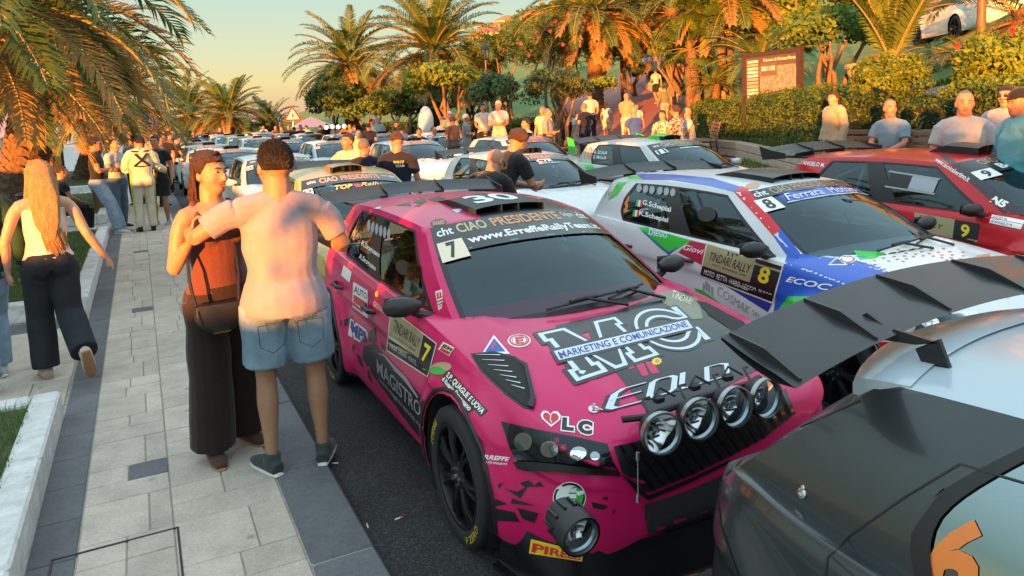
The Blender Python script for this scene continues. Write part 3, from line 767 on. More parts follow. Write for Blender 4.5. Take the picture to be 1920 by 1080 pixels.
        if plates:
            for sg in (-1, 1):
                f_ = MB(); x = sg * (span + .004); f_.prism([(y - .10, z - .06), (y + chord - .02, z - .085), (y + chord + .03, z + rise - .005), (y + chord * .4, z + .025), (y - .09, z + .0)], x - .005, x + .005, M=Matrix(((0, 0, 1), (1, 0, 0), (0, 1, 0)))); f_.build('end_plate', m, wo)
        return wo
    def scoop(s, y0=1.14, y1=1.60, w=.21, h=.055, m=None, x=0., inner=None):
        q = MB(); top0 = []; n = 9
        H = [[s.top(x + lerp(-w, w, i / 8), lerp(y0, y1, j / n))[0] for i in range(9)] for j in range(n + 1)]
        T_ = [[H[j][i] + Vector((0, 0, .004 + h * min(1, (1 - j / n) * 3.2) * (1 - .2 * abs(i / 4 - 1) ** 3))) for i in range(9)] for j in range(n + 1)]
        vs = [p for r in T_ for p in r]; q.add(vs, [tuple(reversed(f_)) for f_ in grid_faces(n + 1, 9, 0)])
        for i in (0, 8): q.add([p for j in range(n + 1) for p in (T_[j][i], H[j][i])], [(2 * j, 2 * j + 1, 2 * j + 3, 2 * j + 2) for j in range(n)])
        q.add([T_[0][i] - Vector((0, 0, .008)) for i in range(9)] + [T_[4][i] - Vector((0, 0, .01)) for i in range(9)], [(i, i + 1, 10 + i, 9 + i) for i in range(8)])
        o = q.build('roof_scoop', m or M_BLK, s.root, True, 30)
        q = MB()
        for i in (0, 3, 5, 8): a = H[0][i]; b_ = T_[0][i]; q.add([a + Vector((-.004, 0, 0)), a + Vector((.004, 0, 0)), b_ + Vector((.004, 0, 0)), b_ + Vector((-.004, 0, 0)), a + Vector((-.004, .1, 0)), a + Vector((.004, .1, 0)), b_ + Vector((.004, .1, 0)), b_ + Vector((-.004, .1, 0))], [(0, 1, 2, 3), (1, 5, 6, 2), (4, 0, 3, 7), (3, 2, 6, 7)])
        q.add([H[3][0], H[3][8], T_[3][8], T_[3][0]], [(0, 1, 2, 3)]); q.build('scoop_vane', inner or M_BLK, o); return o
    def mirrors(s, m=None, y=.63, z=.985, x=.92):
        for sg in (-1, 1):
            q = MB(); 
            prof = [(.0, .02), (.05, .05), (.10, .062), (.15, .060), (.19, .04), (.205, .012)]
            vs = []; n = 12
            for t, r in prof:
                for k in range(n):
                    a = 2 * math.pi * k / n; vs.append((sg * (x - .13 + t), y - .015 + r * .95 * math.cos(a) + (.02 if t > .1 else 0), z + .01 + r * .9 * math.sin(a)))
            q.add(vs, [(i * n + k, i * n + (k + 1) % n, (i + 1) * n + (k + 1) % n, (i + 1) * n + k) for i in range(len(prof) - 1) for k in range(n)] + [tuple(reversed(range(n))), tuple(range(n * (len(prof) - 1), n * len(prof)))])
            o = q.build('door_mirror', m or M_BLK, s.root, True, 45)
            st = MB(); st.tube([(sg * .74, y - .02, z - .065), (sg * (x - .08), y, z - .03)], [.03, .02], 6); st.build('mirror_stalk', M_BLK, o)
            gl = MB(); gl.add([(sg * (x - .09), y + .058, z - .04), (sg * (x + .05), y + .062, z - .035), (sg * (x + .05), y + .062, z + .05), (sg * (x - .09), y + .058, z + .055)], [(0, 1, 2, 3)]); gl.build('mirror_glass', M_CHROME, o)
    def wipers(s):
        for (a, b_) in (((-.40, .03), (.22, .07)), ((.12, .03), (.56, .10))):
            q = MB(); P = []
            for i in range(13):
                p = s.T.front(lerp(a[0], b_[0], i / 12), lerp(a[1], b_[1], i / 12)); P.append(p + Vector((0, -.012, .018)))
            q.tube(P, .007, 5); q.tube([P[5] + Vector((-.05, -.004, .008)), P[6] + Vector((0, -.006, .012)), P[7] + Vector((.05, -.004, .008))], .010, 6)
            base = s.T.front(lerp(a[0], b_[0], .75), 0.0) + Vector((0, -.03, .0)); q.tube([P[6] + Vector((0, 0, .012)), base + Vector((.12, -.02, .0))], .009, 6); q.build('wiper', M_BLK, s.root, True)
    def sunstrip(s, t0=.745, t1=.985, m=None, name='sun_strip'):
        """band across the top of the windscreen"""
        return s.patch(name, SQ, lambda x, y: s.ws(lerp(-.955, .955, x), lerp(t0, t1, y)), m or mat('sunstrip_film', (.012, .012, .013), .3, coat=.3), .0015, (16, 3))
    def ws(s, v, t):
        p = s.T.front(v, t); e = .004; a = s.T.front(v + e, t) - p; b_ = s.T.front(v, t + e) - p; n = a.cross(b_).normalized()
        return p, (n if n.y < 0 else -n)
    def wstext(s, name, body, v0, v1, t0, t1, m, bold=0., shear=0., off=.003, space=1.):
        t = text_mesh(body, bold, shear, space)
        return s.patch(name, t, lambda x, y: s.ws(lerp(v0, v1, x), lerp(t0, t1, y)), m, off, (max(2, len(body) // 2), 2))
    def wsplate(s, name, v0, v1, t0, t1, m, off=.0025, shape=SQ):
        return s.patch(name, shape, lambda x, y: s.ws(lerp(v0, v1, x), lerp(t0, t1, y)), m, off, (4, 3))
INK = lambda n, c, r=.4: mat('print_' + n, c, r, coat=.2)
I_W, I_K, I_R, I_B, I_Y, I_G, I_O = INK('white', (.82, .82, .80)), INK('black', (.01, .01, .011)), INK('red', (.62, .02, .03)), INK('blue', (.02, .06, .42)), INK('yellow', (.85, .62, .02)), INK('green', (.02, .42, .06)), INK('orange', (.85, .22, .04))
I_GOLD = INK('gold', (.52, .44, .22)); I_GREY = INK('grey', (.32, .33, .35)); I_LB = INK('pale_blue', (.55, .68, .85)); I_COP = INK('copper', (.62, .28, .12)); I_CR = INK('cream', (.72, .66, .50))
# ------------------------------------------------------------------ the cars
TF = car_type('fabia', FABIA)
GRP = 'rally cars lined up on the road'
M_STRIP = mat('sunstrip_film', (.012, .012, .013), .3, coat=.3)
I_PK2 = paint('hot_pink_film', (.62, .010, .10))
def pxpoly(pts):
    """pixel outline to a unit-square shape plus its bounding quad"""
    xs = [p[0] for p in pts]; ys = [p[1] for p in pts]; x0, x1, y0, y1 = min(xs), max(xs), min(ys), max(ys)
    return [(x0, y0), (x1, y0), (x1, y1), (x0, y1)], poly([((x - x0) / (x1 - x0), (y1 - y) / (y1 - y0)) for x, y in pts])
def film(car, name, pts, m, off=.002, cuts=(6, 6), parent=None):
    q, sh = pxpoly(pts); return car.stick(name, q, sh, m, off, cuts, parent)
def banner(car, num, t_sp=.74, line2=None, l2m=None, stripm=None, plate_v=(-.93, -.78), strip2=None, l2bold=.02, t_num=None):
    """sun strip with the event name, a number square and a team line"""
    car.sunstrip(t_sp if line2 is None else t_sp - .10, .985, M_STRIP)
    car.wstext('strip_lettering', 'CIAO', -.64, -.30, t_sp + .06, .95, I_GOLD, .02)
    car.wstext('strip_lettering', 'PRESIDENTE', -.24, .54, t_sp + .06, .95, I_COP, .02)
    car.wstext('strip_lettering', 'cht', -.86, -.70, t_sp + .10, .93, I_W, .02); car.wstext('strip_lettering', 'Gregorio', .60, .74, t_sp + .11, .93, I_W, 0, .4); car.wstext('strip_lettering', 'cht', .77, .90, t_sp + .10, .93, I_W, .02)
    if strip2: car.wsplate('team_strip', -.955, .955, t_sp - .10, t_sp + .02, strip2, .0022)
    if line2: car.wstext('team_lettering', line2, -.70, .60, t_sp - .085, t_sp + .01, l2m or I_W, l2bold, off=.0035)
    if num:
        t0 = (t_sp - .16) if t_num is None else t_num
        car.wsplate('number_square', plate_v[0], plate_v[1], t0, t0 + .15, I_W, .003)
        w = plate_v[1] - plate_v[0]
        if len(num) == 1: car.wstext('race_number', num, plate_v[0] + w * .3, plate_v[1] - w * .3, t0 + .02, t0 + .13, I_K, .03, off=.0045)
        else: car.wstext('race_number', num, plate_v[0] + w * .12, plate_v[1] - w * .12, t0 + .02, t0 + .13, I_K, .03, off=.0045)
def lampunit(parent, c, r, axis, depth=.10, m_h=M_BLK):
    """round rally spotlight: bowl, reflector, glass, rim"""
    q = axis.to_track_quat('Z', 'Y').to_matrix()
    h = MB(); h.lathe([(r * .25, -depth), (r * .7, -depth * .75), (r * 1.0, -depth * .2), (r * 1.04, 0), (r * 1.04, .012), (r * .97, .012)], 28, c, q, cap=False); o = h.build('spotlight', m_h, parent, True, 40)
    f = MB(); f.lathe([(.002, -depth * .62), (r * .35, -depth * .55), (r * .7, -depth * .33), (r * .95, -.002)], 28, c, q, cap=False); f.build('reflector', M_CHROME, o, True)
    b = MB(); b.lathe([(.0, -depth * .25), (r * .16, -depth * .3), (r * .18, -depth * .55)], 12, c, q, cap=False); b.build('bulb_cover', M_CHROME, o, True)
    g_ = MB(); g_.lathe([(.001, .016), (r * .5, .013), (r * .96, .004)], 28, c, q, cap=False); g_.build('lamp_glass', M_LENS, o, True)
    k = MB(); k.lathe([(r * .95, .004), (r * .96, .02), (r * 1.05, .018), (r * 1.06, -.004), (r * 1.0, -.006)], 32, c, q, closed=True); k.build('rim', mat('lamp_rim', (.35, .35, .36), .3, metal=1.), o, True)
    return o
M_HLG = glassmat('headlight_glass', (.62, .64, .66), .02, 1.2)
def headlight(car, pts, mid):
    base = film(car, 'headlight', pts, mat('headlight_housing', (.025, .026, .028), .25, metal=.4), .003, (8, 5))
    cx = sum(p[0] for p in pts) / len(pts); cy = sum(p[1] for p in pts) / len(pts)
    for (x, y, w, h) in mid:
        car.stick('reflector', [(x - w, y - h), (x + w, y - h), (x + w, y + h), (x - w, y + h)], disc(18), mat('dark_chrome', (.78, .79, .80), .14, metal=1.), .008, (4, 4), base)
    film(car, 'headlight_glass', pts, M_HLG, .009, (8, 5), base)
# ---- number 7, magenta
P_PINK = paint('magenta_paint', (.60, .010, .115), rough=.33)
pink = Car(TF, 'magenta and black rally hatchback with number 7 and four round bonnet lamps', (2.067, 3.09, 0), 0, GRP, P_PINK)
pink.seams(); pink.wing()
so = pink.scoop(1.09, 1.74, h=.042, m=mat('matt_black', (.014, .014, .015), .5), inner=mat('bronze_edge', (.16, .11, .04), .5), w=.24); pink.mirrors(M_CARB); pink.wipers()
pink.sunstrip(.66, .985, M_STRIP)
pink.wstext('strip_lettering', 'CIAO', -.72, -.42, .855, .965, I_GOLD, .02); pink.wstext('strip_lettering', 'PRESIDENTE', -.36, .46, .855, .965, I_COP, .025)
pink.wstext('strip_lettering', 'cht', -.91, -.76, .865, .955, I_W, .02); pink.wstext('strip_lettering', 'Gregorio', .52, .68, .87, .955, I_W, 0, .4); pink.wstext('strip_lettering', 'cht', .73, .88, .865, .955, I_W, .02)
pink.wstext('team_lettering', 'www.ErreffeRallyTeam.it', -.68, .86, .70, .80, I_W, .03, off=.003)
pink.wsplate('strip_rule', -.70, .95, .672, .680, INK('teal', (.12, .42, .42)), .003)
pink.wsplate('number_square', -.935, -.72, .60, .80, INK('number_cream', (.80, .66, .50)), .0035); pink.wstext('race_number', '7', -.87, -.79, .62, .785, I_K, .035, off=.005)
# roof
film(pink, 'roof_film', [(835, 380), (865, 374), (905, 358), (960, 352), (1075, 378), (1102, 393), (960, 428), (905, 428), (900, 404), (872, 388)], I_K, .002, (8, 5))
for P in ([(742, 386), (768, 379), (772, 386)], [(775, 379), (795, 371), (800, 378), (790, 384)], [(800, 374), (822, 368), (838, 372), (815, 379)], [(830, 380), (850, 391), (858, 384)], [(846, 394), (872, 390), (858, 400)], [(700, 391), (715, 387), (712, 392)], [(775, 387), (790, 383), (788, 387)]):
    film(pink, 'roof_shard', P, I_K if P[0][1] < 388 else I_LB, .0022, (2, 2))
pink.stick('maker_oval', [(806, 412), (837, 409), (838, 424), (807, 428)], disc(24), I_K, .002); pink.label('oval_lettering', [(811, 416), (833, 413), (834, 421), (812, 424)], 'SHAKE', I_COP, .02)
# '30' on the scoop lid
sp_bvh = BVHTree.FromPolygons([v.co.copy() for v in so.data.vertices], [tuple(p.vertices) for p in so.data.polygons])
o_, d3 = pink.Mi @ CP, pink.Mi.to_3x3()
def on_scoop(x, y):
    h = sp_bvh.ray_cast(Vector((lerp(-.17, .16, x), lerp(1.20, 1.50, y), 3)), Vector((0, 0, -1))); n = h[1]
    if n is None: return None, None
    return h[0], n if n.z > 0 else -n
pink.patch('race_number', text_mesh('30', .03), on_scoop, I_W, .003, (3, 3))
# bonnet
BLK_F = INK('satin_black', (.011, .012, .014), .3)
film(pink, 'bonnet_film', [(1041, 611), (1068, 634), (1104, 622), (1112, 648), (1150, 692), (1166, 712), (1195, 748), (1218, 778), (1250, 766), (1340, 735), (1425, 692), (1400, 640), (1335, 582), (1285, 545), (1240, 552), (1150, 586)], BLK_F, .002, (12, 9))
for P in ([(1158, 648), (1172, 660), (1190, 690), (1180, 694), (1162, 668)], [(1186, 676), (1202, 672), (1216, 704), (1205, 707)], [(1208, 678), (1226, 680), (1236, 700), (1222, 702)], [(1112, 618), (1128, 612), (1133, 622), (1118, 630)]):
    film(pink, 'bonnet_shard', P, I_PK2, .003, (3, 3))
MPOLY = [(0, 0), (.30, 0), (.30, .16), (.24, .16), (.24, .62), (.44, 0), (.56, 0), (.76, .62), (.76, .16), (.70, .16), (.70, 0), (1, 0), (1, .16), (.94, .16), (.94, .84), (1, .84), (1, 1), (.72, 1), (.50, .34), (.28, 1), (0, 1), (0, .84), (.06, .84), (.06, .16), (0, .16)]
def thick_outline(pl, d):
    n = len(pl); o = []
    ar = sum(pl[i][0] * pl[(i + 1) % n][1] - pl[(i + 1) % n][0] * pl[i][1] for i in range(n))
    for i in range(n):
        a, b_, c_ = Vector(pl[i - 1]), Vector(pl[i]), Vector(pl[(i + 1) % n]); e1 = (b_ - a).normalized(); e2 = (c_ - b_).normalized()
        n1 = Vector((e1.y, -e1.x)); n2 = Vector((e2.y, -e2.x)); k = (n1 + n2); k = k / max(.35, k.dot(n1)) if k.length > 1e-4 else n1
        o.append(tuple(b_ + k * d * (1 if ar > 0 else -1)))
    return o
CPOLY = [(.5 + .50 * math.cos(a), .5 + .5 * math.sin(a)) for a in np.linspace(rad(28), rad(332), 30)] + [(.94, .10), (.99, .10), (.99, .36), (.86, .36)] + [(.5 + .33 * math.cos(a), .5 + .33 * math.sin(a)) for a in np.linspace(rad(322), rad(38), 26)] + [(.86, .66), (.99, .66), (.99, .92), (.94, .92)]
MQ = [(1014, 628), (1152, 598), (1230, 665), (1084, 712)]; CQ = [(1170, 594), (1262, 573), (1336, 642), (1238, 664)]
for Q_, pl in ((MQ, MPOLY), (CQ, CPOLY)):
    pink.stick('bonnet_letter', Q_, poly(thick_outline(pl, .075)), BLK_F, .0035, (10, 10))
    pink.stick('bonnet_letter', Q_, poly(thick_outline(pl, .03)), INK('ice_white', (.62, .70, .78)), .0045, (10, 10))
    pink.stick('bonnet_letter', Q_, poly(thick_outline(pl, -.025)), BLK_F, .0055, (10, 10))
bq = [(1038, 661), (1288, 602), (1299, 617), (1049, 678)]
pink.stick('bonnet_ribbon', [(1030, 657), (1290, 597), (1306, 619), (1046, 684)], SQ, BLK_F, .0065, (14, 3)); pink.stick('bonnet_ribbon', bq, SQ, INK('ribbon_white', (.60, .66, .76)), .0075, (14, 3))
pink.label('bonnet_lettering', [(1045, 663), (1284, 605), (1291, 615), (1051, 675)], 'MARKETING E COMUNICAZIONE', INK('navy', (.02, .03, .25)), .012, off=.009, cuts=(24, 2))
def strokes(paths, w):
    V = []; F_ = []
    for p in paths:
        for (a, b_), (c_, d_) in zip(p[:-1], p[1:]):
            t = Vector((c_ - a, d_ - b_)); n = Vector((-t.y, t.x)).normalized() * w; e = t.normalized() * w * .6; k = len(V)
            V += [(a - e.x + n.x, b_ - e.y + n.y), (a - e.x - n.x, b_ - e.y - n.y), (c_ + e.x - n.x, d_ + e.y - n.y), (c_ + e.x + n.x, d_ + e.y + n.y)]; F_.append((k, k + 1, k + 2, k + 3))
    return V, F_
EOLD = [[(.20, .95), (.05, .92), (.0, .75), (.0, .15), (.04, .03), (.20, .0)], [(.0, .5), (.18, .52)], [(.27, .15), (.27, .85), (.31, .97), (.42, .97), (.46, .85), (.46, .15), (.42, .03), (.31, .03), (.27, .15)], [(.53, .98), (.53, .03), (.70, .03)], [(.77, .03), (.77, .97), (.92, .97), (.99, .85), (.99, .2), (.93, .03), (.77, .03)]]
eq = [(1156, 731), (1362, 680), (1366, 706), (1140, 772)]
pink.stick('bonnet_lettering', eq, strokes(EOLD, .055), BLK_F, .0045, (14, 4)); pink.stick('bonnet_lettering', eq, strokes(EOLD, .026), INK('ice_white', (.62, .70, .78)), .0058, (14, 4))
pet = ([(.5 + .5 * (1 if i % 2 else .72) * math.cos(math.pi * i / 12), .5 + .5 * (1 if i % 2 else .72) * math.sin(math.pi * i / 12)) for i in range(24)], [tuple(range(24))])
pink.stick('flower_sticker', [(1219, 673), (1240, 669), (1244, 684), (1222, 688)], pet, I_Y, .0035, (3, 3)); pink.stick('flower_sticker', [(1227, 676), (1235, 674), (1237, 680), (1229, 682)], disc(12), I_COP, .0045, (2, 2))
tri = poly([(0, 0), (1, 0), (.5, 1)])
pink.stick('triangle_sticker', [(902, 630), (952, 627), (956, 664), (904, 664)], tri, I_W, .0025); pink.stick('triangle_sticker', [(909, 636), (946, 634), (948, 660), (910, 660)], tri, I_B, .0035); pink.stick('triangle_sticker', [(921, 643), (932, 642), (932, 655), (922, 656)], poly([(.1, 0), (.5, .1), (.4, .4), (.9, .5), (.7, 1), (.3, .9), (.4, .6), (0, .5)]), I_R, .0045, (2, 2))
pink.stick('round_sticker', [(951, 628), (993, 626), (997, 651), (953, 653)], disc(28), I_W, .0025); pink.stick('round_sticker', [(952, 628), (992, 626), (996, 650), (954, 652)], ringm(.38, .46), I_R, .0035); pink.stick('round_sticker', [(957, 631), (988, 629), (991, 648), (959, 650)], ringm(.40, .44), I_R, .0035); pink.label('round_sticker_letter', [(966, 634), (981, 633), (983, 645), (968, 646)], 'E', I_R, .04, off=.0045)
heart = [(.5, 0), (.95, .5), (1, .75), (.85, .98), (.65, .98), (.5, .8), (.35, .98), (.15, .98), (0, .75), (.05, .5)]
pink.stick('heart_sticker', [(1013, 770), (1052, 772), (1052, 803), (1016, 800)], poly(heart), I_W, .003); pink.stick('heart_sticker', [(1017, 774), (1048, 776), (1048, 799), (1020, 796)], poly(heart), I_R, .004); pink.stick('heart_sticker', [(1030, 778), (1036, 778), (1036, 797), (1032, 797)], poly([(.4, 0), (.9, .4), (.3, .5), (.7, 1), (.4, 1), (0, .45), (.5, .38)]), I_W, .005, (1, 2))
for q_, ch in (([(1053, 781), (1078, 783), (1078, 812), (1051, 809)], 'L'), ([(1082, 784), (1114, 790), (1112, 819), (1080, 815)], 'C')):
    pink.label('bonnet_letter', q_, ch, I_W, .16, off=.003, cuts=(4, 4)); q2 = [(lerp(x, sum(p[0] for p in q_) / 4, .16), lerp(y, sum(p[1] for p in q_) / 4, .16)) for x, y in q_]; pink.label('bonnet_letter', q2, ch, I_K, .06, off=.0045, cuts=(4, 4))
M_MESH = mat('vent_mesh', (.02, .02, .02), .6, bump=.8, bscale=260)
VENT = [(886, 666), (925, 662), (963, 672), (985, 688), (1000, 748), (998, 764), (984, 762), (952, 738), (905, 694)]
film(pink, 'bonnet_vent', [(882, 664), (925, 659), (966, 669), (989, 685), (1004, 748), (1001, 768), (982, 766), (948, 741), (900, 695)], M_BLK, .003, (6, 6)); vo = film(pink, 'vent_mesh', VENT, M_MESH, .006, (6, 6))
film(pink, 'vent_lip', [(972, 678), (989, 686), (1005, 748), (1001, 768), (990, 764), (996, 745), (984, 692)], M_BLK, .016, (3, 5))
for i in range(8):
    film(pink, 'vent_wire', [(893 + i * 11, 667 + i * 9.5), (894.3 + i * 11, 666.6 + i * 9.5), (939 + i * 7.6, 667 + i * 10.5), (938 + i * 7.6, 668.5 + i * 10.5)], M_STEEL, .008, (2, 2)) if i < 7 else None
film(pink, 'bonnet_vent', [(1305, 565), (1325, 568), (1395, 605), (1415, 640), (1395, 636), (1330, 592)], M_MESH, .004, (5, 5))
film(pink, 'rally_plate', [(1232, 552), (1262, 543), (1308, 560), (1318, 598), (1296, 600), (1245, 570)], INK('plate_khaki', (.20, .19, .13)), .003, (5, 5)); pink.label('plate_lettering', [(1262, 545), (1300, 562), (1293, 572), (1258, 558)], 'TINDARI', I_CR, .01, off=.0045)
# fender stickers
pink.stick('maker_label', [(832, 641), (853, 652), (843, 668), (822, 655)], SQ, I_CR, .003); pink.stick('maker_label', [(829, 652), (846, 661), (842, 666), (825, 656)], SQ, I_R, .0038); pink.label('maker_lettering', [(832, 644), (850, 654), (846, 661), (828, 651)], 'JEM', I_K, .04, off=.0045)
pink.stick('basket_sticker', [(806, 680), (846, 677), (850, 696), (808, 703)], disc(20, k=.9), INK('fawn', (.45, .33, .2)), .003); pink.stick('basket_sticker', [(803, 686), (835, 690), (838, 703), (806, 704)], disc(16), I_G, .0038)
for q_, tx in (([(843, 697), (912, 770), (902, 779), (836, 708)], 'S.P. QUAGLIE E UOVA'), ([(834, 706), (888, 764), (880, 772), (829, 713)], 'di Rosario Siracusano')):
    pink.stick('shop_ribbon', [(q_[0][0], q_[0][1] - 3), (q_[1][0] + 3, q_[1][1]), (q_[2][0], q_[2][1] + 3), (q_[3][0] - 3, q_[3][1])], SQ, I_K, .003, (8, 2)); pink.label('shop_lettering', q_, tx, I_W, .03, off=.0045)
pink.label('team_lettering', [(900, 851), (957, 857), (955, 865), (899, 860)], 'ERREFFE', I_W, .03, .25); pink.label('team_lettering', [(905, 862), (953, 867), (950, 874), (903, 869)], 'rallyteam', I_W, .0, .4)
# side: door plate, dark film, lettering
DARK = INK('dark_film', (.014, .012, .014), .3)
film(pink, 'door_film', [(700, 640), (722, 668), (752, 697), (792, 745), (803, 775), (801, 835), (770, 800), (730, 745), (697, 700), (690, 668)], DARK, .002, (7, 9))
for P in ([(646, 600), (662, 592), (660, 605), (645, 612)], [(692, 622), (704, 612), (706, 640), (692, 642)], [(660, 648), (666, 645), (662, 660)], [(682, 650), (697, 645), (700, 680), (690, 687), (680, 672)], [(668, 664), (676, 668), (682, 690), (675, 684)], [(638, 602), (641, 601), (639, 614)], [(697, 587), (700, 600), (694, 596)], [(670, 560), (675, 572), (668, 570)], [(714, 640), (730, 660), (716, 655)], [(690, 690), (700, 720), (690, 706)]):
    film(pink, 'door_shard', P, DARK, .0024, (3, 3))
pl = [(735, 581), (818, 645), (802, 704), (727, 656)]
pink.stick('rally_plate', [(733, 578), (820, 644), (803, 708), (725, 658)], SQ, I_CR, .0026, (6, 6)); pink.stick('rally_plate', pl, SQ, INK('plate_gold', (.34, .29, .15)), .0034, (6, 6))
hp = homog(pl); sub = lambda a, b_, c_, d_, H=hp: [H(a, d_), H(c_, d_), H(c_, b_), H(a, b_)]
pink.stick('rally_plate_base', sub(0, 0, 1, .33), SQ, I_K, .0042, (6, 3)); pink.stick('number_panel', sub(.70, .0, 1, 1), SQ, I_K, .0046, (3, 4)); pink.label('race_number', sub(.77, .33, .93, .85), '7', I_Y, .03, off=.0055)
pink.label('plate_lettering', sub(.08, .58, .66, .86), 'TINDARI RALLY', I_K, .0, .25, off=.005); pink.label('plate_lettering', sub(.05, .12, .66, .24), 'HABO  LEGGO  PI.ECO', I_W, 0, off=.0055); pink.label('plate_lettering', sub(.2, .44, .6, .50), 'PATTI 2024', I_K, 0, off=.005)
pink.label('shop_lettering', [(707, 671), (790, 757), (789, 783), (708, 699)], 'MAGISTRO', I_GREY, .01, off=.0035, cuts=(10, 3)); pink.label('shop_lettering', [(712, 706), (801, 805), (800, 818), (711, 716)], 'www.magistroauto.com', I_GREY, 0, off=.0035, cuts=(14, 2))
film(pink, 'shop_outline', [(708, 662), (722, 664), (745, 690), (762, 706), (786, 745), (783, 746), (758, 712), (740, 694), (722, 669)], I_GREY, .0035, (6, 6))
for q_, m_, b_ in (([(655, 594), (690, 620), (691, 652), (653, 628)], I_W, .14), ([(657, 598), (688, 623), (688, 646), (656, 626)], INK('navy', (.02, .03, .25)), .05)): pink.label('sponsor_lettering', q_, 'MFS', m_, b_, .15, off=.003 + .001 * (b_ < .1))
pink.stick('shop_label', [(663, 528), (690, 545), (690, 597), (661, 575)], SQ, I_W, .0026); pink.stick('shop_label', [(664, 552), (689, 568), (689, 582), (663, 566)], SQ, I_R, .0034); pink.label('shop_lettering', [(665, 534), (688, 550), (688, 562), (664, 548)], 'AUTO', I_K, .02); pink.label('name_lettering', [(702, 563), (726, 583), (724, 592), (700, 573)], 'GIOVANNI', I_CR, .02); pink.stick('flower_sticker', [(705, 545), (711, 548), (709, 559), (703, 556)], disc(12), I_Y, .003)
pink.stick('shop_label', [(645, 497), (660, 510), (656, 530), (640, 516)], SQ, I_W, .0026); pink.label('name_lettering', [(829, 543), (834, 578), (823, 583), (816, 547)], 'Elia', I_CR, .02)
for k_, q_ in (('R.Siragusano', [(680, 450), (713, 474), (711, 486), (677, 463)]), ('A.Siragusano', [(675, 474), (706, 499), (704, 511), (672, 487)])): pink.label('crew_name', q_, k_, I_W, .02, off=.001)
# nose
HL = [(940, 790), (1010, 806), (1075, 819), (1139, 833), (1147, 862), (1162, 888), (1100, 887), (1030, 882), (974, 876), (956, 838)]
headlight(pink, HL, ((983, 828, 17, 17), (1032, 842, 17, 15), (1085, 850, 15, 11), (1115, 856, 9, 8)))
film(pink, 'indicator_strip', [(968, 862), (1040, 868), (1120, 874), (1158, 882), (1160, 889), (1100, 888), (1030, 883), (974, 877)], M_BLK, .019, (6, 2))
gt = [(1150, 838), (1235, 817), (1320, 792), (1400, 762), (1472, 730)]; gb = [(1212, 924), (1290, 893), (1365, 857), (1430, 822), (1490, 775)]
film(pink, 'grille', gt + gb[::-1] + [(1190, 903), (1166, 886)], M_BLK, .004, (10, 6))
for i in range(17):
    t = (i + .5) / 17 * 4; k = min(3, int(t)); u = t - k; A = (lerp(gt[k][0], gt[k + 1][0], u), lerp(gt[k][1], gt[k + 1][1], u)); B_ = (lerp(gb[k][0], gb[k + 1][0], u), lerp(gb[k][1], gb[k + 1][1], u))
    film(pink, 'grille_slat', [(A[0] - 3, A[1] + 3), (A[0] + 3.5, A[1] + 2), (B_[0] + 3.5, B_[1] - 5), (B_[0] - 3, B_[1] - 4)], M_GLOSSBLK, .02, (1, 4))
film(pink, 'grille_rim', [(1163, 888), (1190, 905), (1212, 926), (1290, 895), (1365, 860), (1366, 866), (1292, 902), (1212, 936), (1186, 915)], mat('gunmetal', (.08, .09, .10), .25, metal=.9), .012, (8, 4))
film(pink, 'lower_grille', [(1206, 946), (1290, 918), (1400, 870), (1420, 950), (1300, 990), (1214, 1000)], M_MESH, .004, (8, 5))
for P in ([(908, 926), (926, 918), (918, 930)], [(930, 935), (952, 945), (918, 950)], [(946, 915), (968, 922), (990, 912), (976, 934)], [(960, 934), (1005, 948), (958, 944)], [(975, 905), (992, 900), (1004, 912), (985, 914)], [(1000, 912), (1012, 902), (1020, 912)], [(926, 952), (965, 960), (975, 978), (932, 976)], [(970, 952), (1010, 962), (1002, 980), (980, 972)], [(1108, 940), (1140, 948), (1132, 955), (1112, 952)], [(1128, 934), (1138, 930), (1140, 938)], [(1148, 956), (1154, 956), (1150, 966)], [(910, 946), (926, 948), (922, 960), (908, 958)], [(934, 908), (944, 905), (936, 916)]):
    film(pink, 'bumper_shard', P, I_K, .0026, (3, 3))
pink.stick('round_sticker', [(1037, 904), (1099, 902), (1099, 962), (1037, 962)], disc(28), I_W, .003); pink.stick('round_sticker', [(1038, 905), (1098, 903), (1098, 961), (1038, 961)], ringm(.42, .49), I_K, .0035); pink.stick('round_sticker', [(1062, 912), (1094, 911), (1094, 950), (1062, 950)], disc(20), I_G, .0038); pink.label('round_sticker_letter', [(1056, 915), (1082, 914), (1082, 945), (1056, 945)], 'E', I_W, .06, off=.0048)
# splitter and skirt round the nose
def splitter(car, z0=.085, z1=.30):
    W_ = smooth_tab(FABIA['W']); pts = [(W_(y) + .012, y) for y in np.linspace(-.36, -.825, 14)] + [(x, -.845 - .012 * (1 - (x / .4) ** 2)) for x in (.36, .2, 0)]
    pts = pts + [(-x, y) for x, y in pts[-2::-1]]
    q = MB(); n = len(pts); vs = []
    for x, y in pts:
        k = math.hypot(x, y); ox, oy = x / k * .05, y / k * .05
        vs += [(x * .985, y * .985, z1), (x, y, z0 + .06), (x + ox * .3, y + oy * .3, z0 + .02), (x + ox, y + oy * 1.3, z0 + .018), (x + ox, y + oy * 1.3, z0), (x * .8, y * .8, z0)]
    q.add(vs, [(i * 6 + j, (i + 1) * 6 + j, (i + 1) * 6 + j + 1, i * 6 + j + 1) for i in range(n - 1) for j in range(5)])
    for sg in (0, n - 1): q.add([vs[sg * 6 + j] for j in range(6)], [(0, 1, 2, 3, 4, 5)])
    return q.build('front_splitter', M_GLOSSBLK, car.root, True, 30)
spl = splitter(pink)
sb = BVHTree.FromPolygons([v.co.copy() for v in spl.data.vertices], [tuple(p.vertices) for p in spl.data.polygons])
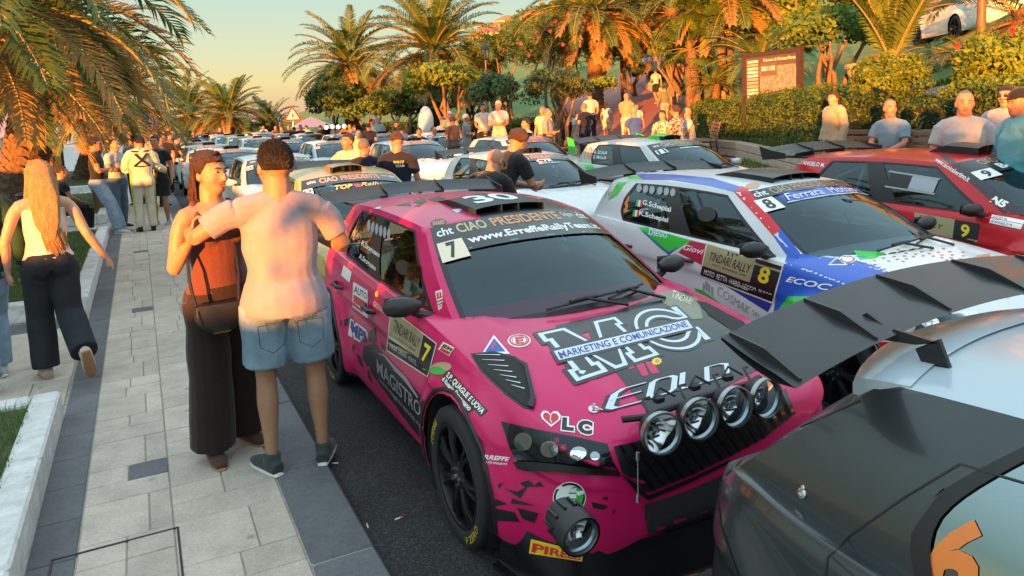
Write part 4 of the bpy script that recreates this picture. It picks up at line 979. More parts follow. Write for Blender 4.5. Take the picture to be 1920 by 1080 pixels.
def on_split(q_):
    H = homog(q_)
    def f(x, y):
        h = sb.ray_cast(o_, d3 @ ray(*H(x, y))); 
        if h[1] is None: return None, None
        return h[0], (h[1] if h[1].dot(d3 @ ray(*H(x, y))) < 0 else -h[1])
    return f
pq = [(997, 1010), (1094, 1034), (1091, 1052), (993, 1037)]
pink.patch('tyre_maker_plate', SQ, on_split(pq), INK('plate_yellow', (.80, .50, .02)), .004, (6, 2)); pink.patch('tyre_maker_lettering', text_mesh('PIRELLI', .03), on_split([(1001, 1017), (1090, 1039), (1088, 1049), (998, 1034)]), I_R, .006, (8, 2))
# bonnet lamps on a bar
def at_y(px, py, yl):
    d = d3 @ ray(px, py); return o_ + d * ((yl - o_.y) / d.y)
bar = MB(); LP = [at_y(1239, 812, -.93), at_y(1310, 785, -.945), at_y(1376, 762, -.945), at_y(1434, 746, -.93)]
bar.tube([p + Vector((0, .09, .03)) for p in [LP[0] + Vector((-.09, .03, 0))] + LP + [LP[3] + Vector((.09, .03, 0))]], .014, 8)
for p in LP: bar.box(p + Vector((0, .075, -.02)), (.03, .03, .12)); bar.tube([p + Vector((0, .07, .04)), p + Vector((.03, .15, .075)), p + Vector((.10, .2, .05))], .006, 6)
for i in range(3): m_ = (LP[i] + LP[i + 1]) / 2; bar.bbox(m_ + Vector((-.02, .10, .075)), (.045, .03, .028), .006); bar.tube([m_ + Vector((-.05, .1, .08)), m_ + Vector((0, .12, .11)), m_ + Vector((.06, .1, .07))], .005, 5)
bar.build('lamp_bar', M_BLK, pink.root, True, 40)
for p, sg in zip(LP, (-.12, -.05, .02, .08)): lampunit(pink.root, p, .079, Vector((sg - .05, -1, .05)).normalized())
# loose driving lamp clamped to the bumper
bl = at_y(1086, 1002, -.99); ax_ = Vector((-.02, -1, -.10)).normalized(); qm = ax_.to_track_quat('Z', 'Y').to_matrix()
lo_ = lampunit(pink.root, bl, .066, ax_, .08)
h = MB(); h.lathe([(.074, .02), (.078, 0), (.078, -.045), (.068, -.055), (.064, -.13), (.04, -.14)], 24, bl, qm, cap=False)
for k in range(10): h.box(bl + qm @ Vector((.070 * math.cos(k * .628), .070 * math.sin(k * .628), -.09)), (.008, .06, .010))
h.build('lamp_housing', M_BLK, lo_, True, 35)
# bonnet pin, bumper stay
def pixat(px, py, off=.0): h_, n_ = pink.pix(px, py); return h_ + n_ * off, n_
p_, n_ = pixat(1113, 768); q = MB(); qq = n_.to_track_quat('Z', 'Y').to_matrix(); q.lathe([(.022, 0), (.022, .004), (.016, .006)], 16, p_, qq); q.tube([p_, p_ + n_ * .03], .005, 6); q.tube([p_ + n_ * .02 + Vector((-.01, 0, 0)), p_ + n_ * .014 + Vector((.028, -.02, -.012))], .004, 6); q.build('bonnet_pin', M_STEEL, pink.root, True)
q = MB(); a_, b__ = at_y(1196, 848, -.90), at_y(1197, 942, -.93); q.tube([a_, b__], .003, 6); q.tube([a_, lerp(a_, b__, .16)], .008, 6); q.tube([lerp(a_, b__, .84), b__], .008, 6); q.build('bumper_stay', M_STEEL, pink.root)
# tyre lettering
def tyre_text(car, wy, sg, body, a0, a1, r0, r1, m):
    V, F_ = cut_grid(*text_mesh(body, .02), 8, 1); mb = MB(); P = []
    for x, y in V:
        a = lerp(a0, a1, x); r = lerp(r0, r1, y); P.append((sg * (.775 + .1165), wy + r * math.cos(a), .3235 + r * math.sin(a)))
    mb.add(P, F_); mb.build('tyre_lettering', m, car.root)
tyre_text(pink, 0, -1, 'P ZERO', rad(245), rad(205), .294, .262, INK('tyre_yellow', (.55, .40, .03))); tyre_text(pink, 0, -1, 'PIRELLI', rad(45), rad(12), .294, .262, INK('tyre_yellow', (.55, .40, .03))); tyre_text(pink, 2.467, -1, 'P ZERO', rad(300), rad(255), .262, .294, INK('tyre_yellow', (.55, .40, .03)))
# window net ports and defroster slots in the side glass
pink.stick('window_slider', [(744, 484), (772, 492), (768, 520), (742, 512)], disc(16), M_BLK, .004); pink.stick('window_slider', [(766, 492), (792, 500), (786, 540), (762, 522)], SQ, M_GLASS, .006)
for i in range(6): pink.stick('vent_slot', [(690 + i * 7.5, 411 + i * 3.2), (696 + i * 7.5, 414 + i * 3.2), (694 + i * 7.5, 435 + i * 3.4), (688 + i * 7.5, 432 + i * 3.4)], disc(12), I_GREY, .003, (1, 1))
# ---- number 8, white and blue
P_W8 = paint('pearl_white_paint', (.66, .67, .69), rough=.3)
c8 = Car(TF, 'white, blue, green and red rally hatchback with number 8 on its windscreen', (4.57, 3.09, 0), rad(-.4), GRP, P_W8)
c8.seams(); c8.wing(); c8.scoop(1.09, 1.74, m=M_CARB, w=.25, h=.045); c8.mirrors(M_BLK); c8.wipers(); splitter(c8)
F_BL, F_GR, F_RD = paint('blue_film', (.015, .09, .50)), paint('green_film', (.03, .52, .05)), paint('red_film', (.60, .01, .02))
c8.sunstrip(.86, .985, M_STRIP); c8.wstext('strip_lettering', 'CIAO', -.66, -.40, .88, .97, I_GOLD, .0); c8.wstext('strip_lettering', 'PRESIDENTE', -.34, .46, .88, .97, I_COP, .0); c8.wstext('strip_lettering', 'cht', -.88, -.72, .885, .965, I_W, .02)
c8.wsplate('team_strip', -.955, .955, .74, .862, paint('royal_film', (.035, .10, .55)), .002); c8.wstext('team_lettering', 'Ferrara  Motors', -.62, .62, .755, .85, I_W, .0, .35); c8.wsplate('strip_rule', -.66, .9, .728, .737, I_W, .003)
c8.wsplate('number_square', -.935, -.73, .68, .85, I_W, .0035); c8.wstext('race_number', '8', -.88, -.79, .70, .835, I_K, .03, off=.005)
film(c8, 'roof_rail_film', [(1190, 326), (1260, 327), (1335, 334), (1388, 350), (1377, 360), (1330, 349), (1260, 338), (1206, 337)], F_BL, .002, (9, 4))
film(c8, 'pillar_film', [(1140, 376), (1152, 352), (1166, 332), (1192, 325), (1210, 337), (1180, 338), (1168, 350), (1158, 366)], F_GR, .002, (5, 5))
film(c8, 'pillar_film', [(1375, 359), (1390, 349), (1402, 354), (1464, 430), (1450, 443), (1420, 408)], F_RD, .0026, (5, 6)); film(c8, 'pillar_film', [(1450, 443), (1464, 430), (1500, 474), (1494, 486), (1476, 480)], F_BL, .0026, (4, 4))
film(c8, 'wing_film', [(1476, 480), (1500, 476), (1560, 484), (1620, 480), (1690, 515), (1755, 560), (1740, 582), (1690, 596), (1640, 622), (1616, 630), (1590, 588), (1540, 566), (1480, 566), (1450, 590), (1458, 530)], F_BL, .002, (10, 9))
film(c8, 'arch_film', [(1446, 600), (1478, 556), (1540, 556), (1590, 580), (1606, 610), (1594, 612), (1570, 584), (1535, 570), (1486, 570), (1455, 606)], F_GR, .003, (7, 5))
film(c8, 'bumper_film', [(1622, 640), (1700, 642), (1790, 640), (1850, 690), (1700, 740), (1640, 745), (1628, 700)], F_RD, .0026, (7, 6)); film(c8, 'bonnet_film', [(1580, 480), (1640, 476), (1700, 455), (1770, 440), (1800, 470), (1860, 520), (1790, 560), (1700, 525), (1640, 500)], I_W, .0024, (8, 6))
film(c8, 'bonnet_film', [(1600, 470), (1660, 474), (1640, 486), (1612, 488)], F_GR, .003, (3, 3)); film(c8, 'bonnet_film', [(1830, 480), (1890, 470), (1935, 520), (1890, 560), (1850, 530)], INK('bonnet_orange', (.75, .22, .08)), .003, (4, 4))
for k in range(5):
    for j in range(14):
        a = math.pi * (.95 * j / 13 + .02); r = 28 + k * 9; x, y = 1735 + r * 1.5 * math.cos(a), 492 - r * .42 * math.sin(a)
        c8.stick('round_logo', [(x - 3, y - 1.2), (x + 3, y - 1.2), (x + 3, y + 1.2), (x - 3, y + 1.2)], SQ, INK('coral', (.60, .18, .13)), .0035, (1, 1)) if (j + k) % 2 else None
c8.label('sponsor_lettering', [(1478, 518), (1562, 534), (1555, 546), (1473, 528)], 'ECOC', I_W, .02, .2); c8.stick('triangle_sticker', [(1552, 482), (1588, 482), (1590, 498), (1552, 498)], tri, I_W, .0035); c8.stick('triangle_sticker', [(1557, 485), (1583, 485), (1584, 496), (1557, 496)], tri, I_B, .0045); c8.stick('round_sticker', [(1573, 479), (1604, 479), (1606, 495), (1574, 495)], disc(20), I_W, .0045); c8.stick('round_sticker', [(1574, 480), (1603, 480), (1605, 494), (1575, 494)], ringm(), I_R, .0055)
film(c8, 'door_film', [(1190, 420), (1297, 451), (1254, 476), (1240, 468)], F_GR, .002, (5, 4)); film(c8, 'door_film', [(1187, 419), (1191, 420), (1254, 473), (1276, 462), (1254, 478)], F_BL, .0028, (4, 4)); film(c8, 'door_film', [(1296, 451), (1327, 458), (1317, 498), (1272, 473)], INK('crimson', (.45, .01, .05)), .0024, (4, 4)); c8.label('name_lettering', [(1284, 458), (1322, 467), (1319, 478), (1281, 468)], 'Giovi', I_W, .01, .3); c8.label('name_lettering', [(1218, 428), (1252, 437), (1250, 447), (1216, 440)], 'DIEGO', I_LB, .03)
pl = [(1327, 458), (1467, 500), (1448, 566), (1314, 515)]
c8.stick('rally_plate', [(1325, 455), (1470, 498), (1450, 570), (1312, 517)], SQ, I_CR, .0036, (6, 6)); c8.stick('rally_plate', pl, SQ, INK('plate_gold', (.34, .29, .15)), .0044, (6, 6)); hp8 = homog(pl); s8 = lambda a, b_, c_, d_: sub(a, b_, c_, d_, hp8)
c8.stick('rally_plate_base', s8(0, 0, 1, .30), SQ, I_K, .0052, (6, 3)); c8.stick('number_panel', s8(.69, 0, 1, 1), SQ, I_K, .0056, (3, 4)); c8.label('race_number', s8(.77, .40, .90, .86), '8', I_Y, .03, off=.0065); c8.label('plate_lettering', s8(.08, .54, .66, .80), 'TINDARI RALLY', I_K, .0, .25, off=.006); c8.label('plate_lettering', s8(.32, .84, .46, .97), '11\u00b0', I_K, .02, off=.006); c8.label('plate_lettering', s8(.05, .06, .98, .22), 'MOTO  RETTA  HABO  LEGGO  PI.ECO', I_W, 0, off=.0065); c8.label('plate_lettering', s8(.15, .42, .62, .47), 'PATTI  SETTEMBRE  2024', I_K, 0, off=.006)
c8.label('sponsor_lettering', [(1347, 535), (1408, 576), (1404, 590), (1344, 551)], 'COSMAK', I_GREY, .0); c8.label('sponsor_lettering', [(1411, 580), (1427, 590), (1425, 597), (1410, 589)], 'SRL', I_GREY, .0)
film(c8, 'door_film', [(1352, 530), (1450, 566), (1440, 585), (1400, 560)], paint('indigo_film', (.02, .04, .28)), .0026, (4, 4)); film(c8, 'door_film', [(1303, 540), (1320, 545), (1350, 568), (1306, 556)], F_GR, .0026, (3, 3))
for k, (x, y) in enumerate(((1318, 530), (1323, 526), (1328, 531), (1334, 537))): c8.stick('sponsor_mark', [(x, y), (x + 4, y + 2), (x + 4, y + 20), (x, y + 16)], SQ, I_GREY, .003, (1, 1))
c8.label('race_number', [(1166, 359), (1181, 360), (1176, 401), (1160, 400)], '8', I_O, .03, .1, off=-.003)
for q_, tx in (([(1206, 374), (1259, 388), (1257, 401), (1204, 386)], 'G.Schepisi'), ([(1199, 394), (1254, 408), (1252, 420), (1198, 406)], 'K.Schepisi')): c8.label('crew_name', q_, tx, I_W, .03, off=.001)
for x, y in ((1193, 374), (1187, 393)):
    for j, m_ in enumerate((I_G, I_W, I_R)): c8.stick('flag_sticker', [(x + j * 4, y + j * .6), (x + j * 4 + 4, y + .6 + j * .6), (x + j * 4 + 2, y + 12.6 + j * .6), (x + j * 4 - 2, y + 12 + j * .6)], SQ, m_, -.003, (1, 1))
c8.label('sponsor_lettering', [(1136, 357), (1152, 358), (1149, 370), (1133, 369)], 'TVS', I_GREY, .02, .2)
for i in range(6): c8.stick('vent_slot', [(1195 + i * 12 + (i > 2) * 3, 345 + i * 1.6), (1205 + i * 12 + (i > 2) * 3, 346 + i * 1.6), (1203 + i * 12 + (i > 2) * 3, 361 + i * 1.6), (1193 + i * 12 + (i > 2) * 3, 360 + i * 1.6)], disc(14), I_GREY, .004, (1, 1))
c8.stick('window_slider', [(1310, 387), (1346, 390), (1340, 418), (1306, 414)], disc(18), M_BLK, .004)
c8.stick('maker_oval', [(1397, 345), (1424, 342), (1425, 353), (1398, 356)], disc(20), I_COP, .003)
headlight(c8, [(1672, 610), (1700, 598), (1760, 592), (1830, 585), (1838, 600), (1760, 622), (1700, 640), (1686, 636)], ((1702, 612, 16, 12), (1745, 606, 16, 9)))
for i in range(10): film(c8, 'side_word', [(1186 + i * 0, 0), (1, 1), (2, 2)], I_K) if False else None
# ---- number 6, matt black with a white roof, seen from its rear quarter
import copy as _cp
I20 = _cp.deepcopy(FABIA)
I20['gh'].update(rr=(.555, 2.60, 1.30), rrc=(2.66, 1.345), rb=(.70, 2.98, .945), rbc=(3.07, .93), crown=1.41)
I20['W'] = [(-.83, .40), (-.81, .54), (-.76, .65), (-.66, .745), (-.45, .81), (-.2, .84), (.2, .85), (1.2, .87), (2.2, .875), (2.6, .865), (2.85, .82), (3.0, .75), (3.08, .66), (3.13, .48)]
TI = car_type('i20', I20)
P_MB = mat('matt_black_paint', (.022, .028, .030), .25, coat=.35, var=.15, vscale=1.5)
P_WR = paint('white_roof_paint', (.40, .47, .52), rough=.2)
c6 = Car(TI, 'matt black rally hatchback with white roof, carbon wing and orange 6', (2.13, -1.43, 0), 0, GRP, P_MB, roof=P_WR)
M_PALE = glassmat('pale_window_film', (.50, .48, .38), .34)
for k_ in ('rear_side_window', 'front_side_window'): TI.glass[k_].materials[0] = M_PALE
c6.seams(); c6.scoop(m=M_BLK); c6.mirrors(M_BLK)
# white roof spoiler lip running on from the roof edge
q = MB(); n = 24; vs = []
for i in range(n + 1):
    v_ = lerp(-1, 1, i / n); p = c6.T.roof(1., v_); p0 = c6.T.roof(.96, v_); e = abs(v_) ** 4
    for dy, dz in ((-.07, .006), (0, .008), (.07, -.004), (.13 - .05 * e, -.022), (.13 - .05 * e, -.05), (.0, -.05)): vs.append((p.x * (1.02 if dy > -.05 else 1.0), p.y + dy, (p.z if dy >= 0 else p0.z) + dz))
q.add(vs, [(i * 6 + j, (i + 1) * 6 + j, (i + 1) * 6 + j + 1, i * 6 + j + 1) for i in range(n) for j in range(5)])
for e_ in (0, n): q.add([vs[e_ * 6 + j] for j in range(6)], [(0, 1, 2, 3, 4, 5)])
q.build('roof_spoiler', P_WR, c6.root, True, 40)
w6 = c6.wing(.83, 1.405, 2.67, .245, M_CARB, fins=(), rise=.055, plates=False, drop_k=.068, base=False, th=1.2)
def w6z(x, t): return 1.405 + float(np.interp(t, (0, .25, .5, .75, 1), (0, .0055, .0165, .034, .055))) - .068 * (x / .83) ** 2
for x in (-.80, -.50, -.18, .18, .50, .80):
    f_ = MB(); yb = 2.66 - .05 * (x / .83) ** 2
    f_.prism([(yb + .02, w6z(x, .05) + .008), (yb + .13, w6z(x, .5) + .036), (yb + .25, w6z(x, 1) + .008), (yb + .25, w6z(x, 1) - .02), (yb + .12, w6z(x, .45) - .02), (yb + .02, w6z(x, .05) - .01)], x - .004, x + .004, M=Matrix(((0, 0, 1), (1, 0, 0), (0, 1, 0)))); f_.build('fin', M_CARB, w6)
for x in (-.42, .42):
    f_ = MB(); P = [Vector((x, 2.78, w6z(x, .6) - .01)), Vector((x, 2.70, w6z(x, .3) - .02)), Vector((x, 2.58, 1.38)), Vector((x, 2.54, 1.30))]
    for a, b_ in zip(P[:-1], P[1:]): 
        d_ = (b_ - a); f_.add([a + Vector((-.006, -.03, .02)), a + Vector((.006, -.03, .02)), b_ + Vector((.006, -.03, .01)), b_ + Vector((-.006, -.03, .01)), a + Vector((-.006, .03, -.02)), a + Vector((.006, .03, -.02)), b_ + Vector((.006, .03, -.01)), b_ + Vector((-.006, .03, -.01))], [(0, 1, 2, 3), (5, 4, 7, 6), (0, 4, 5, 1), (1, 5, 6, 2), (2, 6, 7, 3), (3, 7, 4, 0)])
    f_.build('wing_strut', M_CARB, w6)
c6.label('race_number', [(1754, 962), (1852, 978), (1822, 1140), (1716, 1125)], '6', I_O, .04, .08, off=-.003, cuts=(6, 6))
film(c6, 'tail_light', [(1327, 950), (1338, 985), (1322, 1078), (1300, 1078), (1312, 1000)], mat('tail_lens', (.35, .01, .012), .12, coat=1.), .006, (4, 6)); film(c6, 'tail_light', [(1327, 950), (1338, 985), (1333, 1005), (1322, 998)], mat('clear_lens', (.75, .73, .7), .12, coat=1.), .008, (3, 3))
p6, n6 = c6.pix(1505, 925); q = MB(); qq = n6.to_track_quat('Z', 'Y').to_matrix(); q.lathe([(.014, 0), (.014, .004), (.007, .006), (.007, .003), (0, .003)], 16, p6, qq); q.lathe([(.007, 0), (.007, .006), (.003, .007), (0, .004)], 12, p6 + qq @ Vector((0, .014, 0)), qq); q.build('bonnet_lock', M_STEEL, c6.root, True)
def pxline(car, pts, w=2.2, m=None):
    for (a, b), (c, d) in zip(pts[:-1], pts[1:]):
        n = Vector((b - d, c - a)).normalized() * w / 2; e = Vector((c - a, d - b)).normalized() * w * .3; film(car, 'panel_gap', [(a + n.x - e.x, b + n.y - e.y), (c + n.x + e.x, d + n.y + e.y), (c - n.x + e.x, d - n.y + e.y), (a - n.x - e.x, b - n.y - e.y)], m or M_BLK, .002, (5, 2))
pxline(c6, [(1612, 752), (1500, 800), (1400, 852), (1352, 900), (1345, 925), (1352, 985), (1385, 1080)], 3.); pxline(c6, [(1345, 925), (1330, 935)], 3.); pxline(c6, [(1548, 1080), (1552, 1045), (1600, 1000), (1700, 930), (1800, 870), (1920, 905)], 4.); pxline(c6, [(1560, 1045), (1600, 1080)], 3.)
# ---- number 9, red
DS = _cp.deepcopy(FABIA); DS['gh'].update(crown=1.425, fr=(.575, 1.05, 1.345), frc=(.95, 1.395), rr=(.555, 2.72, 1.325), rrc=(2.85, 1.36), st=(.605, 1.375))
TD = car_type('ds3', DS)
c9 = Car(TD, 'dark red rally hatchback with black pillars and number 9 beside the benches', (7.1, 3.17, .02), rad(-.3), GRP, paint('red_paint', (.55, .012, .02), rough=.25))
c9.seams(); w9 = c9.wing(.78, 1.40, 2.86, .26, M_CARB); c9.scoop(1.02, 1.5, .20, .08, M_BLK); c9.mirrors(M_BLK); c9.wipers()
c9.sunstrip(.72, .985, M_STRIP); c9.wstext('strip_lettering', 'CIAO PRESIDENTE', -.64, .5, .87, .96, I_COP, .01); c9.wstext('team_lettering', 'Bertino', -.48, .32, .755, .85, I_W, .04); c9.wsplate('number_square', -.90, -.62, .66, .80, I_W, .003); c9.wstext('race_number', '9', -.81, -.71, .675, .785, I_K, .03, off=.0045)
film(c9, 'pillar_film', [(1763, 291), (1775, 291), (1832, 330), (1920, 395), (1920, 404), (1880, 400), (1850, 370), (1805, 330)], I_K, .003, (8, 8)); c9.label('shop_lettering', [(1758, 296), (1820, 334), (1815, 342), (1752, 302)], 'www.tecnicabertino.it', I_W, .02, off=.005)
c9.label('sponsor_lettering', [(1864, 367), (1892, 380), (1883, 392), (1855, 378)], 'N5', I_W, .05, .2, off=.005)
pl = [(1715, 398), (1838, 420), (1832, 458), (1712, 430)]; c9.stick('rally_plate', pl, SQ, INK('plate_gold', (.34, .29, .15)), .003, (6, 6)); hp9 = homog(pl); s9 = lambda a, b_, c_, d_: sub(a, b_, c_, d_, hp9); c9.stick('number_panel', s9(.66, 0, 1, 1), SQ, I_K, .004, (3, 4)); c9.label('race_number', s9(.76, .2, .88, .85), '9', I_Y, .03, off=.005); c9.label('plate_lettering', s9(.12, .68, .3, .92), '11\u00b0', I_K, .01, off=.005); c9.label('plate_lettering', s9(.10, .36, .5, .62), 'RALLY', I_K, .0, .2, off=.005)
c9.stick('crew_plate', [(1860, 402), (1922, 414), (1914, 430), (1855, 418)], SQ, I_W, .003); c9.label('crew_name', [(1863, 405), (1890, 410), (1888, 415), (1861, 410)], 'RIZZO M.', I_K, .0, off=.004); c9.label('crew_name', [(1861, 412), (1900, 420), (1898, 425), (1859, 417)], "D'ANGELO M.", I_K, .0, off=.004)
c9.label('crew_name', [(1500, 300), (1548, 306), (1546, 314), (1498, 308)], "D'ANGELO M.", I_W, .02, off=.004)
c9.stick('window_slider', [(1672, 322), (1712, 330), (1702, 355), (1664, 346)], SQ, M_BLK, .004); c9.stick('window_slider', [(1712, 329), (1760, 338), (1750, 362), (1702, 354)], SQ, INK('frosted', (.35, .36, .40)), .004); c9.stick('slider_rail', [(1668, 320), (1764, 335), (1763, 338), (1667, 323)], SQ, I_GREY, .006); c9.stick('slider_rail', [(1660, 348), (1754, 363), (1753, 366), (1659, 351)], SQ, I_GREY, .006)
# ---- the rest of the field
TL = car_type('fabia_far', FABIA, 76, 2)
def rally(label, X, Y, pcol, num, line2=None, l2=None, strip2=None, wingm=None, scoopm=None, z=0., rz=0., T=None, detail=1, films=(), wing=False, mirror=None, rough=.28):
    c = Car(T or TL, label, (X, Y, z), rad(rz), GRP, paint('paint_%d' % len(MATS), pcol, rough=rough), detail=detail)
    if wing: c.wing(m=wingm)
    c.scoop(m=scoopm or M_BLK, w=.17, h=.075); c.mirrors(mirror or c.body.material_slots[0].material); c.wipers()
    banner(c, num, .76, line2, l2, strip2=strip2, t_num=.60)
    for kind, quad, m in films: c.plate('livery_film', kind, quad, SQ, m, .003, (8, 6))
    return c
STRIPS = lambda m: (('T', [(-.3, .2), (.3, .2), (.25, -.7), (-.25, -.7)], m),)
SIDE = lambda m, a=.6, b_=1.5: (('L', [(a, .9), (b_, .9), (b_ + .3, .3), (a + .2, .3)], m),)
gold = rally('gold rally hatchback queued behind the magenta car', 2.15, 7.45, (.46, .34, .12), '12', None, scoopm=paint('bronze_film', (.22, .15, .05)), detail=2, T=TF, wing=True)
gold.wstext('team_lettering', 'TOP', -.42, -.10, .60, .70, I_Y, .03, .4); gold.wstext('team_lettering', 'Rally', .04, .46, .60, .71, I_Y, .0, .5); gold.wsplate('star_mark', -.07, .03, .61, .68, I_R)
ctr = rally('white rally car with black roof, red tail and tricolour scoop beside the crew in black', 5.15, 8.5, (.66, .66, .66), None, None, T=TF, detail=2, wing=True, films=(('T', [(-.52, 1.1), (.52, 1.1), (.5, 2.8), (-.5, 2.8)], I_K), ('L', [(2.5, .95), (3.05, .95), (3.0, .55), (2.6, .6)], F_RD), ('T', [(-.35, .1), (.35, .1), (.3, -.5), (-.3, -.5)], INK('bonnet_pale', (.45, .52, .56)))))
ctr.wstext('team_lettering', 'CTR', -.20, .22, .69, .79, I_W, .05, .25); ctr.wstext('team_lettering', 'Sportracing', -.22, .36, .63, .68, I_W, .02, .3)
for i, m_ in enumerate((F_GR, I_W, F_RD)): ctr.plate('scoop_stripe', 'T', [(-.17 + i * .113, 1.30), (-.057 + i * .113, 1.30), (-.057 + i * .113, 1.6), (-.17 + i * .113, 1.6)], SQ, m_, .075, (2, 2))
c10 = rally('silver white and green rally car with orange 10 on its rear window', 7.75, 8.5, (.50, .53, .54), None, None, T=TF, z=.06, detail=2, wing=True, scoopm=F_GR, films=(('T', [(-.56, 1.9), (.56, 1.9), (.55, 2.2), (-.55, 2.2)], F_GR),))
c10.wstext('team_lettering', 'racing team', -.3, .35, .64, .72, I_W, .02); c10.wstext('team_lettering', 'RALLY', -.26, .2, .74, .79, F_GR, .02); c10.wsplate('number_square', -.90, -.66, .62, .76, I_W); c10.wstext('race_number', '11', -.87, -.69, .63, .75, I_K, .04, off=.0045)
c10.label('race_number', [(1098, 275), (1112, 276), (1108, 299), (1094, 298)], '10', I_O, .02, .1, off=.004); c10.label('crew_name', [(1115, 282), (1140, 284), (1139, 290), (1114, 288)], 'A. SCALIA', I_W, .02, off=.004); c10.label('crew_name', [(1113, 291), (1138, 293), (1137, 299), (1112, 297)], 'G. MALLIA', I_W, .02, off=.004)
film(c10, 'door_film', [(1092, 303), (1108, 306), (1122, 325), (1100, 318)], F_GR, .003, (4, 4))
for sg in (-1, 1):
    q = MB(); q.prism([(2.85, 1.15), (3.10, 1.12), (3.16, 1.44), (2.95, 1.40)], sg * .77 - .006, sg * .77 + .006, M=Matrix(((0, 0, 1), (1, 0, 0), (0, 1, 0)))); q.build('end_plate', F_GR, c10.root)
TEALP = (.34, .42, .43)
rally('white rally car number 16 with pale banner, behind the gold car', 2.25, 12.9, (.62, .62, .63), '16', 'B&B', I_K, INK('pale_pink', (.60, .45, .45)), films=STRIPS(INK('bonnet_pale', (.45, .52, .56))), T=TF)
c21 = rally('white rally car number 21 with fluorescent yellow pillars', 2.05, 18.3, (.62, .63, .62), '21', films=SIDE(F_GR) + SIDE(INK('fluo_yellow', (.62, .75, .03)), 2.2, 2.9), T=TF, mirror=mat('mirror_cream', (.7, .68, .6), .3))
for sg in (-1, 1): c21.patch('pillar_film', SQ, lambda x, y, sg=sg: c21.ws(sg * lerp(.955, .995, x), lerp(.02, .95, y)), INK('fluo_yellow', (.62, .75, .03)), .003, (2, 8))
rally('teal and white rally car number 24 next to the pavement', 1.95, 23.4, TEALP, '24', 'team', I_W, INK('bonnet_pale', (.45, .52, .56)), films=SIDE(F_GR) + SIDE(I_W, 1.5, 2.4), mirror=P_W8)
rally('grey silver rally car with a yellow tyre maker banner', 7.8, 13.7, (.36, .42, .43), '14', 'PIRELLI', I_R, INK('plate_yellow', (.80, .50, .02)), z=.06, rough=.2)
rally('white rally car number 11 with a wide blue banner', 8.5, 20.6, (.58, .60, .62), '11', 'SCANNELLA', I_W, paint('violet_film', (.06, .05, .42)), z=.06)
rally('white rally car number 15 beside the mechanics in navy shirts', 5.9, 15.8, (.60, .61, .62), '15', z=.03, T=TF, films=STRIPS(I_LB))
rally('white rally car number 22 with a pink banner by the crowd', 7.9, 25.0, (.60, .58, .58), '22', 'BR', I_K, INK('pale_pink', (.60, .45, .45)), z=.04)
rally('white rally car number 20 with an orange trimmed banner', 5.1, 20.6, (.58, .60, .61), '20', films=STRIPS(I_O))
rally('dark blue rally car number 23 with a red strip across its windscreen', 4.6, 25.6, (.03, .07, .24), '23', 'team', I_W, I_R)
rally('white rally car number 26 with an orange roof scoop', 4.4, 30.8, (.60, .60, .60), '26', scoopm=I_O, films=STRIPS(INK('fluo_yellow', (.62, .75, .03))))
_r = random.Random(5); _cols = [((.58, .59, .60), 'white'), ((.34, .42, .43), 'teal grey'), ((.60, .57, .52), 'cream'), ((.10, .14, .16), 'dark slate'), ((.42, .46, .50), 'silver'), ((.55, .10, .06), 'red'), ((.05, .16, .30), 'blue'), ((.50, .55, .20), 'lime')]
_n = 27
for Yf, cols in ((29.0, (1.95, 7.6)), (34.5, (1.95, 7.4)), (36.3, (4.3,)), (40.2, (2.0, 7.2)), (42, (4.4,)), (46, (2.0, 7.0)), (47.8, (4.5,)), (52, (2.1, 7.0)), (54, (4.5,)), (58.5, (2.2, 6.9)), (65, (2.4, 5.0))):
    for X_ in cols:
        cc, nm = _cols[(_n * 5 + int(Yf)) % 8] if X_ > 3 else _cols[(_n + 1) % 3]
        sc_m, sc_n = (I_O, 'orange') if _n % 4 == 0 else (F_BL, 'blue') if _n % 5 == 0 else (M_BLK, 'black')
        lab = '%s rally car with %s roof scoop far down the queue' % (nm, sc_n)
        c = Car(TL, lab, (X_ + _r.uniform(-.15, .15), Yf + _r.uniform(-.5, .5), 0), 0, GRP, paint('paint_far_%d' % _n, cc), detail=0)
        c.scoop(m=sc_m, w=.17, h=.075); c.mirrors(c.body.material_slots[0].material)
        c.sunstrip(.72, .985, M_STRIP); c.wstext('strip_lettering', 'CIAO PRESIDENTE', -.6, .5, .86, .95, I_COP, .02); c.wsplate('number_square', -.92, -.70, .60, .76, I_W)
        if _n % 3 == 0: c.plate('livery_film', 'L', [(.6, .9), (1.6, .9), (1.9, .3), (.8, .3)], SQ, (F_GR, F_BL, I_Y)[_n % 9 // 3], .003, (6, 6))
        _n += 1
